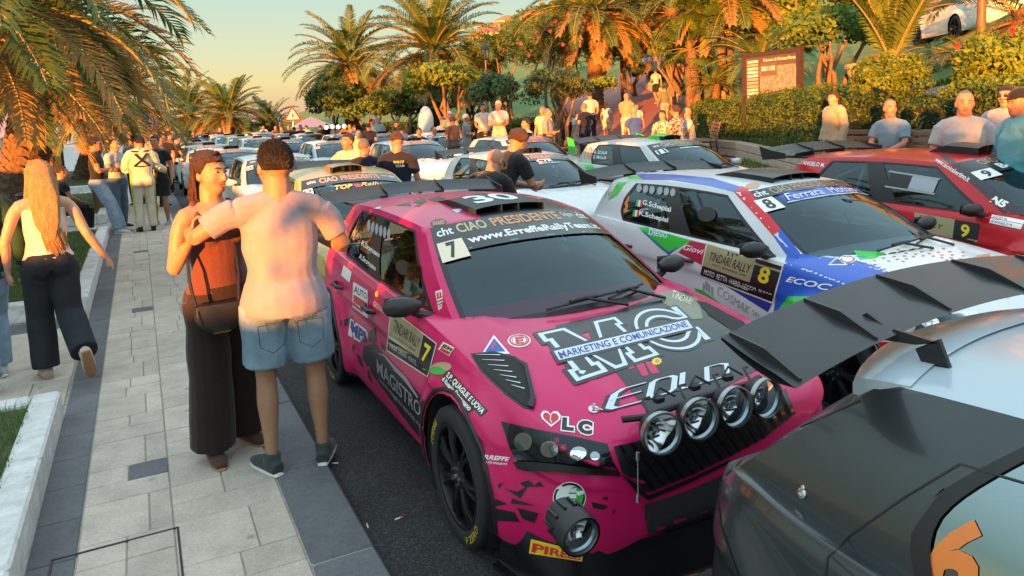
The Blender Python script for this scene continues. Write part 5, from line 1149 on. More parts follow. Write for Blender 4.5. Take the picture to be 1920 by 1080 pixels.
# ------------------------------------------------------------------ terrain on the hill side
XH = [(-20, 9.4), (0, 9.6), (5.5, 10.0), (8.7, 10.5), (14.7, 14.2), (18.3, 15.6), (23, 14.4), (29, 13.4), (36, 12.2), (60, 10.8), (120, 9.5)]
def xh(y): return interp(y, XH)
def terr(x, y):
    if x < 8.6: return 0.
    h = xh(y); s = x - h
    if s <= 0: return .15 + .45 * min(1, (x - 8.6) / 1.0)
    k = min(1, max(0, (y - 14) / 8)); return .60 + lerp(.36, .20, k) * s + .35 * max(0, s - 40)
def lawn_mat():
    m = mat('lawn', (.05, .12, .02), .9, col2=(.12, .19, .035), vscale=1.2, bump=.6, bscale=60); return m
M_LAWN = lawn_mat()
def terrain():
    xs = np.concatenate([[8.6, 8.62, 9.0, 9.6], np.linspace(9.8, 22, 40), np.linspace(23, 60, 20)]); ys = np.concatenate([np.linspace(-12, 45, 96), np.linspace(47, 120, 30)])
    v = [(x, y, terr(x, y) + (0 if x < 10 else .05 * noise.noise((x * .5, y * .5, 0)))) for y in ys for x in xs]; n = len(xs); f = []; mi = []
    for j in range(len(ys) - 1):
        for i in range(n - 1):
            f.append((j * n + i, j * n + i + 1, (j + 1) * n + i + 1, (j + 1) * n + i)); mi.append(0 if (xs[i] + xs[i + 1]) / 2 > xh(ys[j]) + .3 else 1)
    q = MB(); q.v = v; q.f = f; q.m = mi
    brk = brickmat('red_paving', (.36, .13, .10), (.28, .10, .08), (.15, .08, .07), 4.5)
    tag(q.build('hillside', [M_LAWN, brk], smooth=True), kind='structure')
def brickmat(name, c1, c2, mo, scale):
    m = mat(name, c1, .8, bump=.2, bscale=50); n = m.node_tree.nodes; l = m.node_tree.links; b = n['Principled BSDF']
    t = n.new('ShaderNodeTexCoord'); br = n.new('ShaderNodeTexBrick'); l.new(t.outputs['Object'], br.inputs['Vector']); br.inputs['Color1'].default_value = (*c1, 1); br.inputs['Color2'].default_value = (*c2, 1); br.inputs['Mortar'].default_value = (*mo, 1); br.inputs['Scale'].default_value = scale; br.inputs['Mortar Size'].default_value = .015
    l.new(br.outputs[0], b.inputs['Base Color']); return m
terrain()
q = MB(); q.box((8.55, 40, .06), (.16, 130, .20)); tag(q.build('kerb', M_KERB), kind='structure')
# paved path climbing through the garden
PATH = [(14.4, 20.6, 3.2), (16.5, 22.8, 2.6), (18.5, 25.6, 2.3), (20.0, 29.0, 2.2), (22.4, 33.5, 2.2), (25.5, 37.5, 2.2), (29, 41, 2.2)]
def ribbon(P, zoff, m, name):
    V = []; F_ = []
    P3 = []
    for (a, b_) in zip(P[:-1], P[1:]):
        for k in range(6): t = k / 6; P3.append(tuple(lerp(a[i], b_[i], t) for i in range(3)))
    P3.append(P[-1]); K = 6
    for i, (x, y, w) in enumerate(P3):
        a, b_ = P3[max(0, i - 1)], P3[min(len(P3) - 1, i + 1)]; d = Vector((b_[0] - a[0], b_[1] - a[1])).normalized(); n = Vector((d.y, -d.x))
        for j in range(K + 1): u = lerp(-w, w, j / K); X, Y = x + n.x * u, y + n.y * u; V.append((X, Y, terr(X, Y) + zoff))
    for i in range(len(P3) - 1):
        for j in range(K): a = i * (K + 1) + j; F_.append((a, a + 1, a + K + 2, a + K + 1))
    q = MB(); q.add(V, F_); return tag(q.build(name, m, smooth=True), kind='structure'), P3
BRK = MATS['red_paving']
_, P3 = ribbon(PATH, .07, BRK, 'garden_path')
for sg, nm in ((1, 'stone edging on the uphill side of the red path'), (-1, 'stone edging on the lawn side of the red path')):
    t = thing('path_edging', nm, 'edging', (P3[3][0], P3[3][1], terr(P3[3][0], P3[3][1])))
    for i in range(3, len(P3) - 1, 1):
        x, y, w = P3[i]; a, b_ = P3[i - 1], P3[i + 1]; d = Vector((b_[0] - a[0], b_[1] - a[1])).normalized(); n = Vector((d.y, -d.x)); L = math.hypot(b_[0] - a[0], b_[1] - a[1]) / 2
        X, Y = x + n.x * (w + .12) * sg, y + n.y * (w + .12) * sg; q = MB(); q.bbox((0, 0, .14), (L * .98, .22, .42), .02, math.atan2(d.y, d.x)); o = q.build('edging_stone', M_WALL, t); o.location = Vector((X, Y, terr(X, Y))) - t.location
# ------------------------------------------------------------------ foliage helpers
def leaf_mesh(name, C, N, size, m, aspect=.5, rs=None, jitter=.7):
    """C centres (n,3), N rough normals; kite-shaped leaves"""
    rs = rs or np.random.RandomState(1); n = len(C)
    A = N + rs.normal(0, jitter, (n, 3)); A /= np.linalg.norm(A, axis=1)[:, None] + 1e-9
    T = rs.normal(0, 1, (n, 3)); T -= (T * A).sum(1)[:, None] * A; T /= np.linalg.norm(T, axis=1)[:, None] + 1e-9
    Bv = np.cross(A, T); s = size * rs.uniform(.6, 1.35, (n, 1))
    v = np.empty((n, 4, 3)); v[:, 0] = C - T * s; v[:, 1] = C + Bv * s * aspect - T * s * .1; v[:, 2] = C + T * s - A * s * .25; v[:, 3] = C - Bv * s * aspect - T * s * .1
    me = bpy.data.meshes.new(name); me.vertices.add(4 * n); me.vertices.foreach_set('co', v.reshape(-1)); me.loops.add(4 * n); me.loops.foreach_set('vertex_index', np.arange(4 * n, dtype=np.int32))
    me.polygons.add(n); me.polygons.foreach_set('loop_start', np.arange(0, 4 * n, 4, dtype=np.int32)); me.polygons.foreach_set('loop_total', np.full(n, 4, np.int32)); me.materials.append(m); me.update(); me.validate(); return me
def crown_pts(rs, rx, ry, rz, n, clumps, cr=.34, flat=0.):
    """leaf positions gathered in clumps over an ellipsoid"""
    U = rs.normal(0, 1, (clumps, 3)); U /= np.linalg.norm(U, axis=1)[:, None]; U[:, 2] = np.where(U[:, 2] < -.35, -U[:, 2] * .6, U[:, 2])
    K = U * rs.uniform(.45, 1.0, (clumps, 1)) ** .6 * (1 - cr * .7); i = rs.randint(0, clumps, n)
    D = rs.normal(0, 1, (n, 3)); D /= np.linalg.norm(D, axis=1)[:, None]; k = rs.uniform(.6, 1.35, clumps)
    P = K[i] + D * (rs.uniform(.25, 1, (n, 1)) ** .5) * cr * k[i][:, None]
    return P * np.array([rx, ry, rz]), D * .6 + U[i] * .5
BARK = mat('bark', (.16, .11, .075), .9, var=.35, vscale=9, bump=.8, bscale=25)
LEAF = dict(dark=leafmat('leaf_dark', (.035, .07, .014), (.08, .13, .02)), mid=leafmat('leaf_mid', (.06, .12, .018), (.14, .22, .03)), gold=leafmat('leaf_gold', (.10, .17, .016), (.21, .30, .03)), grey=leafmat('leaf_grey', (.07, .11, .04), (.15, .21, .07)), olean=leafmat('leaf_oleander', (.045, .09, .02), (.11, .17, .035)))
def limbs(base, tips, r, seed):
    """forking trunk from base to several crown points"""
    q = MB(); rr = random.Random(seed)
    for t in tips:
        P = [Vector(base) + Vector((rr.uniform(-1, 1), rr.uniform(-1, 1), 0)) * r * .5]; n = 5
        for k in range(1, n + 1):
            u = k / n; p = Vector(base).lerp(Vector(t), u); p += Vector((rr.uniform(-1, 1), rr.uniform(-1, 1), rr.uniform(-.4, .4))) * (Vector(t) - Vector(base)).length * .07 * (1 if k < n else 0); P.append(p)
        q.tube(P, [r * (1 - .75 * k / n) for k in range(n + 1)], 7)
    return q
def tree(label, px, py, d, rx, rz, kind='mid', n=3500, trunk=True, leaf=.10, clumps=26, cat='tree', name='garden_tree', group=None, ry=None, ntr=4, seed=None, base=None, tr=.11, cr=.34, aspect=.5):
    c = gd(px, py, d); seed = seed or int(px * 7 + py); rs = np.random.RandomState(seed % 10000)
    g_ = base if base is not None else terr(c.x, c.y)
    t = thing(name, label, cat, (c.x, c.y, g_), 0, group)
    P, N = crown_pts(rs, rx, ry or rx, rz, n, clumps, cr); P[:, 2] += c.z - g_
    P = P[P[:, 2] > .05]; N = N[:len(P)]
    link('crown', leaf_mesh('crown', P, N, leaf, LEAF[kind] if isinstance(kind, str) else kind, aspect, rs), t)
    if trunk:
        rr = random.Random(seed); tips = [(rr.uniform(-.6, .6) * rx, rr.uniform(-.6, .6) * rx, c.z - g_ + rr.uniform(-.5, .3) * rz) for _ in range(ntr)]
        limbs((0, 0, -.1), tips, tr, seed).build('trunk', BARK, t, True, 60)
    return t
# ------------------------------------------------------------------ palms
M_RACH = mat('palm_rachis', (.20, .17, .06), .6, var=.2, vscale=6)
M_PG = leafmat('palm_green', (.055, .11, .02), (.12, .19, .035), .25, 1.2)
M_PY = leafmat('palm_tan', (.28, .18, .05), (.40, .25, .07), .25, 1.2)
M_PTR = mat('palm_trunk', (.13, .085, .055), .95, var=.4, vscale=14, bump=.9, bscale=18)
def frond_mesh(name, L, el, droop, m, seed, nl=62, ll=.46, stiff=.0):
    """one feather leaf along +x"""
    rr = random.Random(seed); q = MB(); n = 16; P = []; a = el; p = Vector((0, 0, 0))
    for i in range(n + 1):
        P.append(p.copy()); p = p + Vector((math.cos(a), 0, math.sin(a))) * L / n; a -= droop / n * (.4 + 1.2 * i / n)
    q.tube(P, [.030 * (1 - .85 * i / n) + .004 for i in range(n + 1)], 5, 0)
    def at(t): i = min(n - 1, int(t * n)); return P[i].lerp(P[i + 1], t * n - i), (P[i + 1] - P[i]).normalized()
    for k in range(nl):
        t = .10 + .90 * (k + rr.random() * .5) / nl; c, d = at(min(.999, t)); up = Vector((0, 1, 0)).cross(d); up = -up if up.z < 0 else up
        l_ = ll * (math.sin(math.pi * min(1, .12 + t * .86)) ** .55) * rr.uniform(.85, 1.1) + .05
        for sg in (-1, 1):
            fw = .55 + .5 * t + rr.uniform(-.12, .12); v = (d * fw + Vector((0, sg, 0)) * 1.0 + up * (.30 + rr.uniform(-.15, .2))).normalized()
            e = c + v * l_ + Vector((0, 0, -.10 * l_ - rr.random() * .08)); mdp = c + v * l_ * .5 + Vector((0, 0, .01)); w = v.cross(up).normalized() * (.015 + .007 * rr.random())
            q.add([c - w * .5, c + w * .5, mdp + w, e, mdp - w], [(0, 1, 2, 4), (4, 2, 3)], 1)
    return q.mesh(name, [M_RACH, m])
FR = {}
for i, (k, el, dr) in enumerate((('erect', 1.30, .9), ('high', 1.0, 1.2), ('mid', .62, 1.4), ('flat', .22, 1.35), ('low', -.15, 1.2))):
    FR[k] = [frond_mesh('frond', 3.0 + .25 * (j - 1), el + .08 * (j - 1), dr + .2 * (j - 1), M_PG, i * 10 + j) for j in range(3)]
FR['dead'] = [frond_mesh('frond', 2.6, -.55, .75, M_PY, 70 + j, 50, .40) for j in range(2)]; FR['tan'] = [frond_mesh('frond', 2.9, .0 - .15 * j, 1.25, M_PY, 80 + j, 58, .42) for j in range(2)]
def palm(label, base, top, scale, mix, seed, r0=.36, r1=.30, name='palm_tree', group='palms', skirt=True, rot=0.):
    """base/top world points; mix = list of (kind, count)"""
    rr = random.Random(seed); base = Vector(base); top = Vector(top); t = thing(name, label, 'palm', base, 0, group)
    q = MB(); n = max(8, int((top - base).length / .10)); prof = []
    P = [Vector((0, 0, -.1)).lerp(top - base, i / n) for i in range(n + 1)]; L = (top - base).length
    lean = (top - base)
    R_ = [lerp(r0, r1, min(1, i / n * 1.6)) * (1 + (.05 if i % 2 else -.03)) + (.05 * scale if i > n * .82 else 0) for i in range(n + 1)]
    q.tube(P, R_, 18); 
    # leaf-base scales
    for i in range(2, n):
        for k in range(9):
            a = 2 * math.pi * (k + .5 * (i % 2)) / 9 + rr.uniform(-.1, .1); c = P[i]; d = Vector((math.cos(a), math.sin(a), 0)); tg = Vector((-d.y, d.x, 0)); rad_ = R_[i] * .96; w = R_[i] * .34
            q.add([c + d * rad_ + tg * w, c + d * rad_ - tg * w, c + d * (rad_ + .035) + Vector((0, 0, .10)) - tg * w * .35, c + d * (rad_ + .035) + Vector((0, 0, .10)) + tg * w * .35, c + d * rad_ * .98 + Vector((0, 0, .12))], [(0, 1, 2, 3), (3, 2, 4)])
    q.build('trunk', M_PTR, t, False)
    for kind, cnt in mix:
        for i in range(cnt):
            me = rr.choice(FR[kind]); o = link('frond', me, t, (top - base) + Vector((0, 0, rr.uniform(-.25, .1) * scale + (-.2 * scale if kind in ('dead', 'tan', 'low') else 0))))
            o.rotation_euler = (rr.uniform(-.25, .25), rr.uniform(-.12, .12), 2 * math.pi * (i + rr.random() * .7) / cnt + rot); s_ = scale * rr.uniform(.88, 1.1); o.scale = (s_, s_, s_)
    return t
FULL = [('erect', 8), ('high', 12), ('mid', 14), ('flat', 14), ('low', 12), ('tan', 10), ('dead', 9)]
BIG = [('erect', 6), ('high', 10), ('mid', 14), ('flat', 18), ('low', 16), ('tan', 20), ('dead', 8)]
def palm_px(label, px, py, d, scale, mix, seed, basepx=None, **k):
    top = gd(px, py, d); b = Vector((top.x, top.y, terr(top.x, top.y) if top.x > 8.6 else PZ)) if basepx is None else basepx
    return palm(label, b, top, scale, mix, seed, **k)
palm_px('huge drooping date palm leaning over the near promenade planter', -150, -70, 11.4, 1.12, [(a, int(b * .8)) for a, b in BIG], 3, basepx=Vector((-2.25, 11.0, PZ + .1)), r0=.42, r1=.36)
palm_px('date palm with thick trunk beside the promenade lamp post', 78, 88, 19.6, 1.0, BIG, 5, basepx=Vector((-2.55, 19.6, PZ + .1)), r0=.50, r1=.42)
palm_px('date palm further along the promenade behind the leaning palm', 205, 175, 31, 1.10, FULL, 6, basepx=Vector((-2.0, 31.5, PZ)))
palm_px('small far palm on the promenade above the queue of cars', 352, 212, 62, 1.15, FULL, 8)
palm_px('far palm with full round crown above the queue', 428, 212, 58, 1.15, FULL, 9)
palm_px('far low palm beside the warning sign', 505, 237, 60, .9, FULL, 10)
palm_px('tall date palm with orange skirt of old fronds above the crowd', 655, 118, 42, 1.20, FULL + [('tan', 12), ('dead', 14)], 11)
palm_px('second tall date palm, larger, beside the clipped round trees', 812, 92, 37, 1.35, FULL + [('tan', 14), ('dead', 12)], 12)
palm_px('orange lit palm drooping over the oleanders', 1112, 18, 33, 1.15, [('erect', 6), ('high', 8), ('mid', 10), ('flat', 12), ('low', 12), ('tan', 22), ('dead', 16)], 13)
palm_px('green palm behind the yellow garden tree', 1262, 18, 34, 1.1, FULL, 14)
palm_px('palm with bare ringed trunk above the information board', 1365, -20, 26, 1.0, FULL, 15, r0=.17, r1=.16)
palm_px('squat sunlit palm rising out of the clipped round bush', 1672, 104, 15.5, .85, [('erect', 40)], 16, r0=.30, r1=.32)
palm_px('palm with tan fronds beside the stone building', 1930, 20, 22, 1.0, [('erect', 4), ('mid', 8), ('tan', 16), ('dead', 8)], 17)
# cycads: stiff leaves from a short stem
def cycad(label, px, py, d, s, n, seed, mix=(('mid', 12), ('high', 8), ('flat', 10))):
    c = gd(px, py, d); z = terr(c.x, c.y); return palm(label, (c.x, c.y, z), (c.x, c.y, max(c.z, z + .3)), s, mix, seed, .16, .17, 'cycad', 'cycads')
cycad('large cycad behind the information board', 1425, 118, 23, .62, 24, 31, (('mid', 12), ('high', 10), ('flat', 8)))
cycad('small cycad at the foot of the leaning palms', 1338, 158, 24, .36, 24, 32)
cycad('cycad above the large one on the slope', 1425, 60, 27, .6, 24, 34)
cycad('low cycad beside the parked white car', 1805, 100, 19, .42, 24, 35, (('flat', 12), ('mid', 6)))
# fan palms
def fan_mesh(seed):
    rr = random.Random(seed); q = MB(); q.tube([(0, 0, 0), (.4, 0, .05), (.8, 0, .02)], [.012, .010, .008], 5, 0); c = Vector((.8, 0, .02))
    for k in range(22):
        a = rad(-125 + 250 * k / 21); d = Vector((math.cos(a), math.sin(a), -.08 - .15 * rr.random())).normalized(); l_ = .55 * (1 - .25 * abs(a) / 2.2); w = Vector((-d.y, d.x, 0)) * .028
        q.add([c - w * .3, c + w * .3, c + d * l_ * .6 + w, c + d * l_ + Vector((0, 0, -.08)), c + d * l_ * .6 - w], [(0, 1, 2, 4), (4, 2, 3)], 1)
    return q.mesh('frond', [M_RACH, LEAF['mid']])
FANS = [fan_mesh(i) for i in range(3)]
def fan_palm(label, px, py, d, s, seed, lean=(0, 0)):
    top = gd(px, py, d); rr = random.Random(seed); b = Vector((top.x + lean[0], top.y + lean[1], 0)); b.z = terr(b.x, b.y); t = thing('fan_palm', label, 'palm', b, 0, 'fan palms')
    q = MB(); P = [Vector((0, 0, -.1)).lerp(top - b, i / 8) for i in range(9)]; q.tube(P, [.13 + .02 * (i % 2) for i in range(9)], 10); q.build('trunk', M_PTR, t)
    for i in range(26):
        o = link('frond', rr.choice(FANS), t, top - b); o.rotation_euler = Euler((rr.uniform(-.3, .3), -rr.uniform(-.5, 1.25), 2 * math.pi * i / 26 * 2.6), 'XYZ'); o.scale = (s,) * 3
    return t
fan_palm('fan palm leaning over the red path', 1305, 45, 26, 1.15, 1, (.5, .2)); fan_palm('fan palm with slanted trunk next to the board', 1350, 62, 25, 1.2, 2, (.3, .1)); fan_palm('short fan palm at the path edge', 1296, 92, 25, 1.0, 3, (.3, -.1)); fan_palm('golden fan palm below the yellow tree', 1292, 80, 27, .8, 4); fan_palm('fan palm below the oleanders', 1168, 112, 35, 1.0, 5)
# ------------------------------------------------------------------ broadleaf trees and shrubs
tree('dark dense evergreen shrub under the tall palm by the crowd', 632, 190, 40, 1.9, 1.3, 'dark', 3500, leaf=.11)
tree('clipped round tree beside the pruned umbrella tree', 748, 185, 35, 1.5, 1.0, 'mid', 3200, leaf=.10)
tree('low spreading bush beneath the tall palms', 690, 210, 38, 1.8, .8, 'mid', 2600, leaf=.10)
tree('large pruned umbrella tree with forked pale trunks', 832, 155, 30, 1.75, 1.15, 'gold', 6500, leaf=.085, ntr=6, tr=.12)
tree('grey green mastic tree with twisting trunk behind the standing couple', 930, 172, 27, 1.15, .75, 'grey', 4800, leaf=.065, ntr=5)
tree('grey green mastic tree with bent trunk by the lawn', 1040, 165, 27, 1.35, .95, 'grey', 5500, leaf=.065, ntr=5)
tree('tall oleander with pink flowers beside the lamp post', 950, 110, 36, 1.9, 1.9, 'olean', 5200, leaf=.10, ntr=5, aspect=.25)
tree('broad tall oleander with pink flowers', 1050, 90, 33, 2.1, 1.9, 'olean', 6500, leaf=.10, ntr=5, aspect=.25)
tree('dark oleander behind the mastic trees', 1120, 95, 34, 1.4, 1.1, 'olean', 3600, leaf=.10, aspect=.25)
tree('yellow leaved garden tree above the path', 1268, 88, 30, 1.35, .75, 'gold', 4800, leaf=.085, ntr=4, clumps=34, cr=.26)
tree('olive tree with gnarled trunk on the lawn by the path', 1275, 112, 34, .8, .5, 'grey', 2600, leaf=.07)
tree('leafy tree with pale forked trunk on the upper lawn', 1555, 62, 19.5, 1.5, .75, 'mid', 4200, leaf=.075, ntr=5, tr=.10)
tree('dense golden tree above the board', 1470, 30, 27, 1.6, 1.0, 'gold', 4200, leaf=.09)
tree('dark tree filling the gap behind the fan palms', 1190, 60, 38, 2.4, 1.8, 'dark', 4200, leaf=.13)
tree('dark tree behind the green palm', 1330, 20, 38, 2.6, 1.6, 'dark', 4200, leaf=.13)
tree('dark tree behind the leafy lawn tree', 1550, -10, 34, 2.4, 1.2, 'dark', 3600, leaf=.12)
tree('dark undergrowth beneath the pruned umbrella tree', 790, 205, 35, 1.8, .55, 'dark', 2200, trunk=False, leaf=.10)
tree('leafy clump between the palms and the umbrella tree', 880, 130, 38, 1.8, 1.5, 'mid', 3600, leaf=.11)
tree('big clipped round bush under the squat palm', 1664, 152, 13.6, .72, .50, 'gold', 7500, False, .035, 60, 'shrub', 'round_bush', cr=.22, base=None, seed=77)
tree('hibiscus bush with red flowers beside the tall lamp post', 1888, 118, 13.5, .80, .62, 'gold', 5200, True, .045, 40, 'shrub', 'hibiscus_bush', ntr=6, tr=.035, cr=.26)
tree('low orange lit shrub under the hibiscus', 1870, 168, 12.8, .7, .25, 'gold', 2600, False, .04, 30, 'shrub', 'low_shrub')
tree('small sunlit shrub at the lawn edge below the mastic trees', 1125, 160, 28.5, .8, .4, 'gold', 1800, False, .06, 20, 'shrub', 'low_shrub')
# flowers: oleander pink, hibiscus red
def flower(px, py, d, s, m, label, name):
    c = gd(px, py, d); q = MB()
    for k in range(5):
        a = 2 * math.pi * k / 5; v = Vector((math.cos(a), -.5, math.sin(a))); w = Vector((-math.sin(a), 0, math.cos(a))); q.add([(0, 0, 0), tuple((v * .6 + w * .35) * s), tuple(v * s), tuple((v * .6 - w * .35) * s)], [(0, 1, 2, 3)])
    o = q.build(name, m, None, loc=c); tag(o, label, 'flower', name + 's'); return o
FPK, FRD = mat('petal_pink', (.60, .08, .16), .6), mat('petal_red', (.60, .015, .02), .6)
for px_, py_ in ((1030, 58), (1064, 28), (1095, 38), (1102, 54), (1086, 42), (1054, 84), (1003, 60), (975, 82), (942, 95), (990, 104), (1116, 64), (1040, 40)): flower(px_, py_, 30.7, .10, FPK, 'pink oleander flower in the tall hedge of oleanders', 'oleander_flower')
for px_, py_ in ((1893, 60), (1862, 172), (1793, 88), (1897, 48)): flower(px_, py_, 12.6, .07, FRD, 'red hibiscus flower on the bush beside the lamp post', 'hibiscus_flower')
# hedges: clipped boxes of small leaves
def hedge(label, pts, h=.95, w=.8, n=9000, leaf=.045, z0=0., kind=('mid', 'gold')):
    rs = np.random.RandomState(int(pts[0][0] * 10)); P = []; N = []; L = [math.hypot(b_[0] - a[0], b_[1] - a[1]) for a, b_ in zip(pts[:-1], pts[1:])]; tot = sum(L)
    t = thing('hedge', label, 'hedge', (pts[0][0], pts[0][1], terr(pts[0][0] + .3, pts[0][1])))
    core = MB()
    for (a, b_), l_ in zip(zip(pts[:-1], pts[1:]), L):
        k = int(n * l_ / tot); d = np.array([b_[0] - a[0], b_[1] - a[1]]) / l_; nn = np.array([d[1], -d[0]]); u = rs.uniform(0, l_, k); face = rs.uniform(0, 1, k); s = rs.uniform(-1, 1, k); hz = rs.uniform(0, 1, k)
        off = np.where(face < .45, s * w / 2, np.where(face < .85, -w / 2, w / 2)); z = np.where(face < .45, 1., hz) * h + .06 * np.sin(u * 3.1) + rs.normal(0, .05, k) + .05 * np.sin(u * 9)
        off = off + rs.normal(0, .05, k); x = a[0] + d[0] * u + nn[0] * off; y = a[1] + d[1] * u + nn[1] * off
        g_ = np.array([terr(xx + .3, yy) for xx, yy in zip(a[0] + d[0] * u, a[1] + d[1] * u)]) + z0
        P.append(np.stack([x, y, z + g_], 1)); N.append(np.stack([np.where(face < .45, 0, nn[0] * np.sign(off)), np.where(face < .45, 0, nn[1] * np.sign(off)), np.where(face < .45, 1., .2)], 1))
        m_ = 6
        for i in range(m_):
            p, q_ = [Vector((lerp(a[0], b_[0], (i + e) / m_), lerp(a[1], b_[1], (i + e) / m_), 0)) for e in (0, 1)]; c_ = (p + q_) / 2; core.box((c_.x - t.location.x, c_.y - t.location.y, terr(c_.x + .3, c_.y) + z0 + h * .45 - t.location.z), (l_ / m_ * 1.02, w * .82, h * .86), math.atan2(d[1], d[0]))
    P = np.concatenate(P) - np.array(t.location); N = np.concatenate(N); mid = rs.uniform(0, 1, len(P)) < .75
    core.build('twigs', mat('hedge_core', (.012, .016, .006), .95), t)
    link('foliage', leaf_mesh('foliage', P, N, leaf, LEAF['hedge'], .55, rs, .6), t)
LEAF['hedge'] = leafmat('leaf_hedge', (.045, .10, .016), (.13, .21, .025), scale=2.)
hedge('clipped hedge behind the benches and the round bush', [(10.5, -1), (10.6, 5.5), (11.0, 8.9)], 1.0, .8, 17000, .030, .05)
hedge('clipped hedge behind the information board', [(11.0, 8.9), (14.5, 14.5), (15.6, 18.0)], 1.0, .9, 15000, .036, .25)
hedge('clipped hedge along the lawn beside the path', [(14.6, 24.2), (13.6, 29), (12.4, 36), (11.4, 48)], .9, .9, 11000, .06, .0)
# low stone wall under the board's hedge
t = thing('stone_wall', 'low wall of pale stone blocks under the hedge by the board', 'wall', (10.9, 9.2, .6)); a = Vector((10.55, 9.2)); b_ = Vector((15.0, 18.2)); mid = Vector((13.95, 14.7))
for A_, B_ in ((a, mid), (mid, b_)):
    L = (B_ - A_).length; n = int(L / .55); d = (B_ - A_).normalized()
    for r_ in range(2):
        for i in range(n):
            c = A_ + d * ((i + (.5 if r_ else .25)) * L / n); o = MB(); o.bbox((0, 0, 0), (L / n * .97, .28, .19), .015, math.atan2(d.y, d.x)); ob = o.build('stone_block', M_WALL, t); ob.location = (c.x - 10.9, c.y - 9.2, .10 + r_ * .2)
# blades of grass on the nearer lawn
grass_patch('lawn_grass', 11.2, 16.5, 2.5, 13.5, 0, 16000, .05, .13, 'uneven grass growing on the sloping lawn', hill=lambda x, y: terr(x, y), w=.018)
# ------------------------------------------------------------------ street furniture and background
M_BROWN = mat('brown_enamel', (.045, .028, .02), .4, var=.15, vscale=10)
M_POST = mat('cast_lamp_post', (.16, .085, .045), .5, metal=.2, var=.2, vscale=12, bump=.2, bscale=60)
def board():
    A = gd(1398, 283, 20.0); B = gd(1500, 257, 18.6); zb = A.z; B.z = zb
    top = gd(1394, 102, 20.0).z; bot = gd(1398, 212, 20.0).z
    t = thing('information_board', 'tall brown town information board with map on two posts', 'sign', A)
    d = (B - A); L = d.length; ux = d.normalized(); nrm = Vector((ux.y, -ux.x, 0)); nrm = nrm if nrm.dot(-A) > 0 else -nrm
    Q = Matrix((ux, -nrm, Vector((0, 0, 1)))).transposed()
    def bx(x0, x1, z0, z1, y0, y1, m, name, par=t):
        q = MB(); q.box(Q @ Vector(((x0 + x1) / 2, (y0 + y1) / 2, (z0 + z1) / 2)), (x1 - x0, y1 - y0, z1 - z0), M=Q); return q.build(name, m, par)
    H = top - zb; Z0 = bot - zb
    bx(-.06, .06, 0, H, -.06, .06, M_BROWN, 'post'); bx(L - .06, L + .06, 0, H + .02, -.06, .06, M_BROWN, 'post'); bx(-.2, .2, 0, .02, -.2, .2, M_BROWN, 'foot_plate')
    fr = bx(.06, L - .06, H - .10, H, -.05, .05, M_BROWN, 'frame_rail'); bx(.06, L - .06, Z0, Z0 + .08, -.05, .05, M_BROWN, 'frame_rail')
    bx(.06, L - .06, Z0 + .08, H - .10, -.015, .015, mat('board_panel', (.10, .065, .04), .5), 'panel')
    Wd, Hd = L - .12, H - .18 - Z0
    P = lambda a, b_, c_, d_, m, nm, y=-.019: bx(.06 + a * Wd, .06 + c_ * Wd, Z0 + .08 + b_ * Hd, Z0 + .08 + d_ * Hd, y - .002, y + .002, m, nm)
    mp = mat('map_print', (.20, .15, .11), .5, col2=(.36, .27, .20), vscale=14, thr=(.45, .55)); P(.29, .30, .98, .80, mp, 'map', -.018); P(.30, .62, .62, .86, mat('map_inset', (.13, .09, .06), .5), 'map_inset', -.021)
    rr = random.Random(4)
    for i in range(11): P(.03, .22 + i * .067, .25, .22 + i * .067 + .045, rr.choice((I_CR, I_GREY, I_CR, mat('ad_tan', (.45, .33, .20), .5))), 'advert')
    for i in range(3):
        for j in range(3): P(.30 + i * .235, .03 + j * .07, .50 + i * .235, .03 + j * .07 + .05, rr.choice((I_CR, I_R, I_O, I_GREY, mat('ad_tan', (.45, .33, .20), .5))), 'advert')
    for i in range(6): P(.33 + i * .045, .72, .36 + i * .045, .80, rr.choice((I_CR, I_GREY)), 'map_picture', -.024)
    tm = text_mesh('Comune di Gioiosa Marea', .02); V, F_ = cut_grid(*tm, 8, 1); q = MB(); q.add([Q @ Vector((.06 + lerp(.36, .97, x) * Wd, -.025, Z0 + .08 + lerp(.89, .95, y) * Hd)) for x, y in V], F_); q.build('title_lettering', I_CR, t)
board()
def bench(label, c, rz, L=1.8, nb=5):
    t = thing('park_bench', label, 'bench', c, rz, 'park benches'); wd = mat('bench_wood', (.20, .11, .06), .6, var=.25, vscale=6, bump=.2, bscale=40)
    for i in range(nb): q = MB(); q.bbox((0, -.22 - .03 * i * .6, .50 + i * .095), (L, .025, .07), .006); q.build('back_slat', wd, t)
    for i in range(4): q = MB(); q.bbox((0, -.12 + i * .12, .44), (L, .09, .03), .006); q.build('seat_slat', wd, t)
    for x in (-L / 2 + .1, L / 2 - .1):
        q = MB(); q.tube([(x, .28, 0), (x, .26, .41), (x, -.14, .42), (x, -.20, .46), (x, -.34, .95)], .022, 8); q.tube([(x, -.2, .42), (x, -.26, 0)], .022, 8); q.build('frame', M_IRON, t, True)
    return t
def face_cam(p, extra=0.): return math.atan2(-p.x, p.y) + math.pi + extra if False else math.atan2(-p.y, -p.x) - math.pi / 2 + extra
bz = .60
BC = gd(1652, 300, 11.75); BC.z = bz
RZB = rad(96)
bench('long slatted park bench with an older man in blue sitting on it', (BC.x, BC.y, bz), RZB, 2.1)
b2 = gd(1790, 300, 10.9); bench('slatted park bench behind the man in the white polo shirt', (b2.x, b2.y, bz), RZB, 1.5)
b3 = gd(1322, 280, 20.5); bench('slatted park bench below the hedge with people sitting in front', (b3.x, b3.y, .6), rad(55), 1.6)
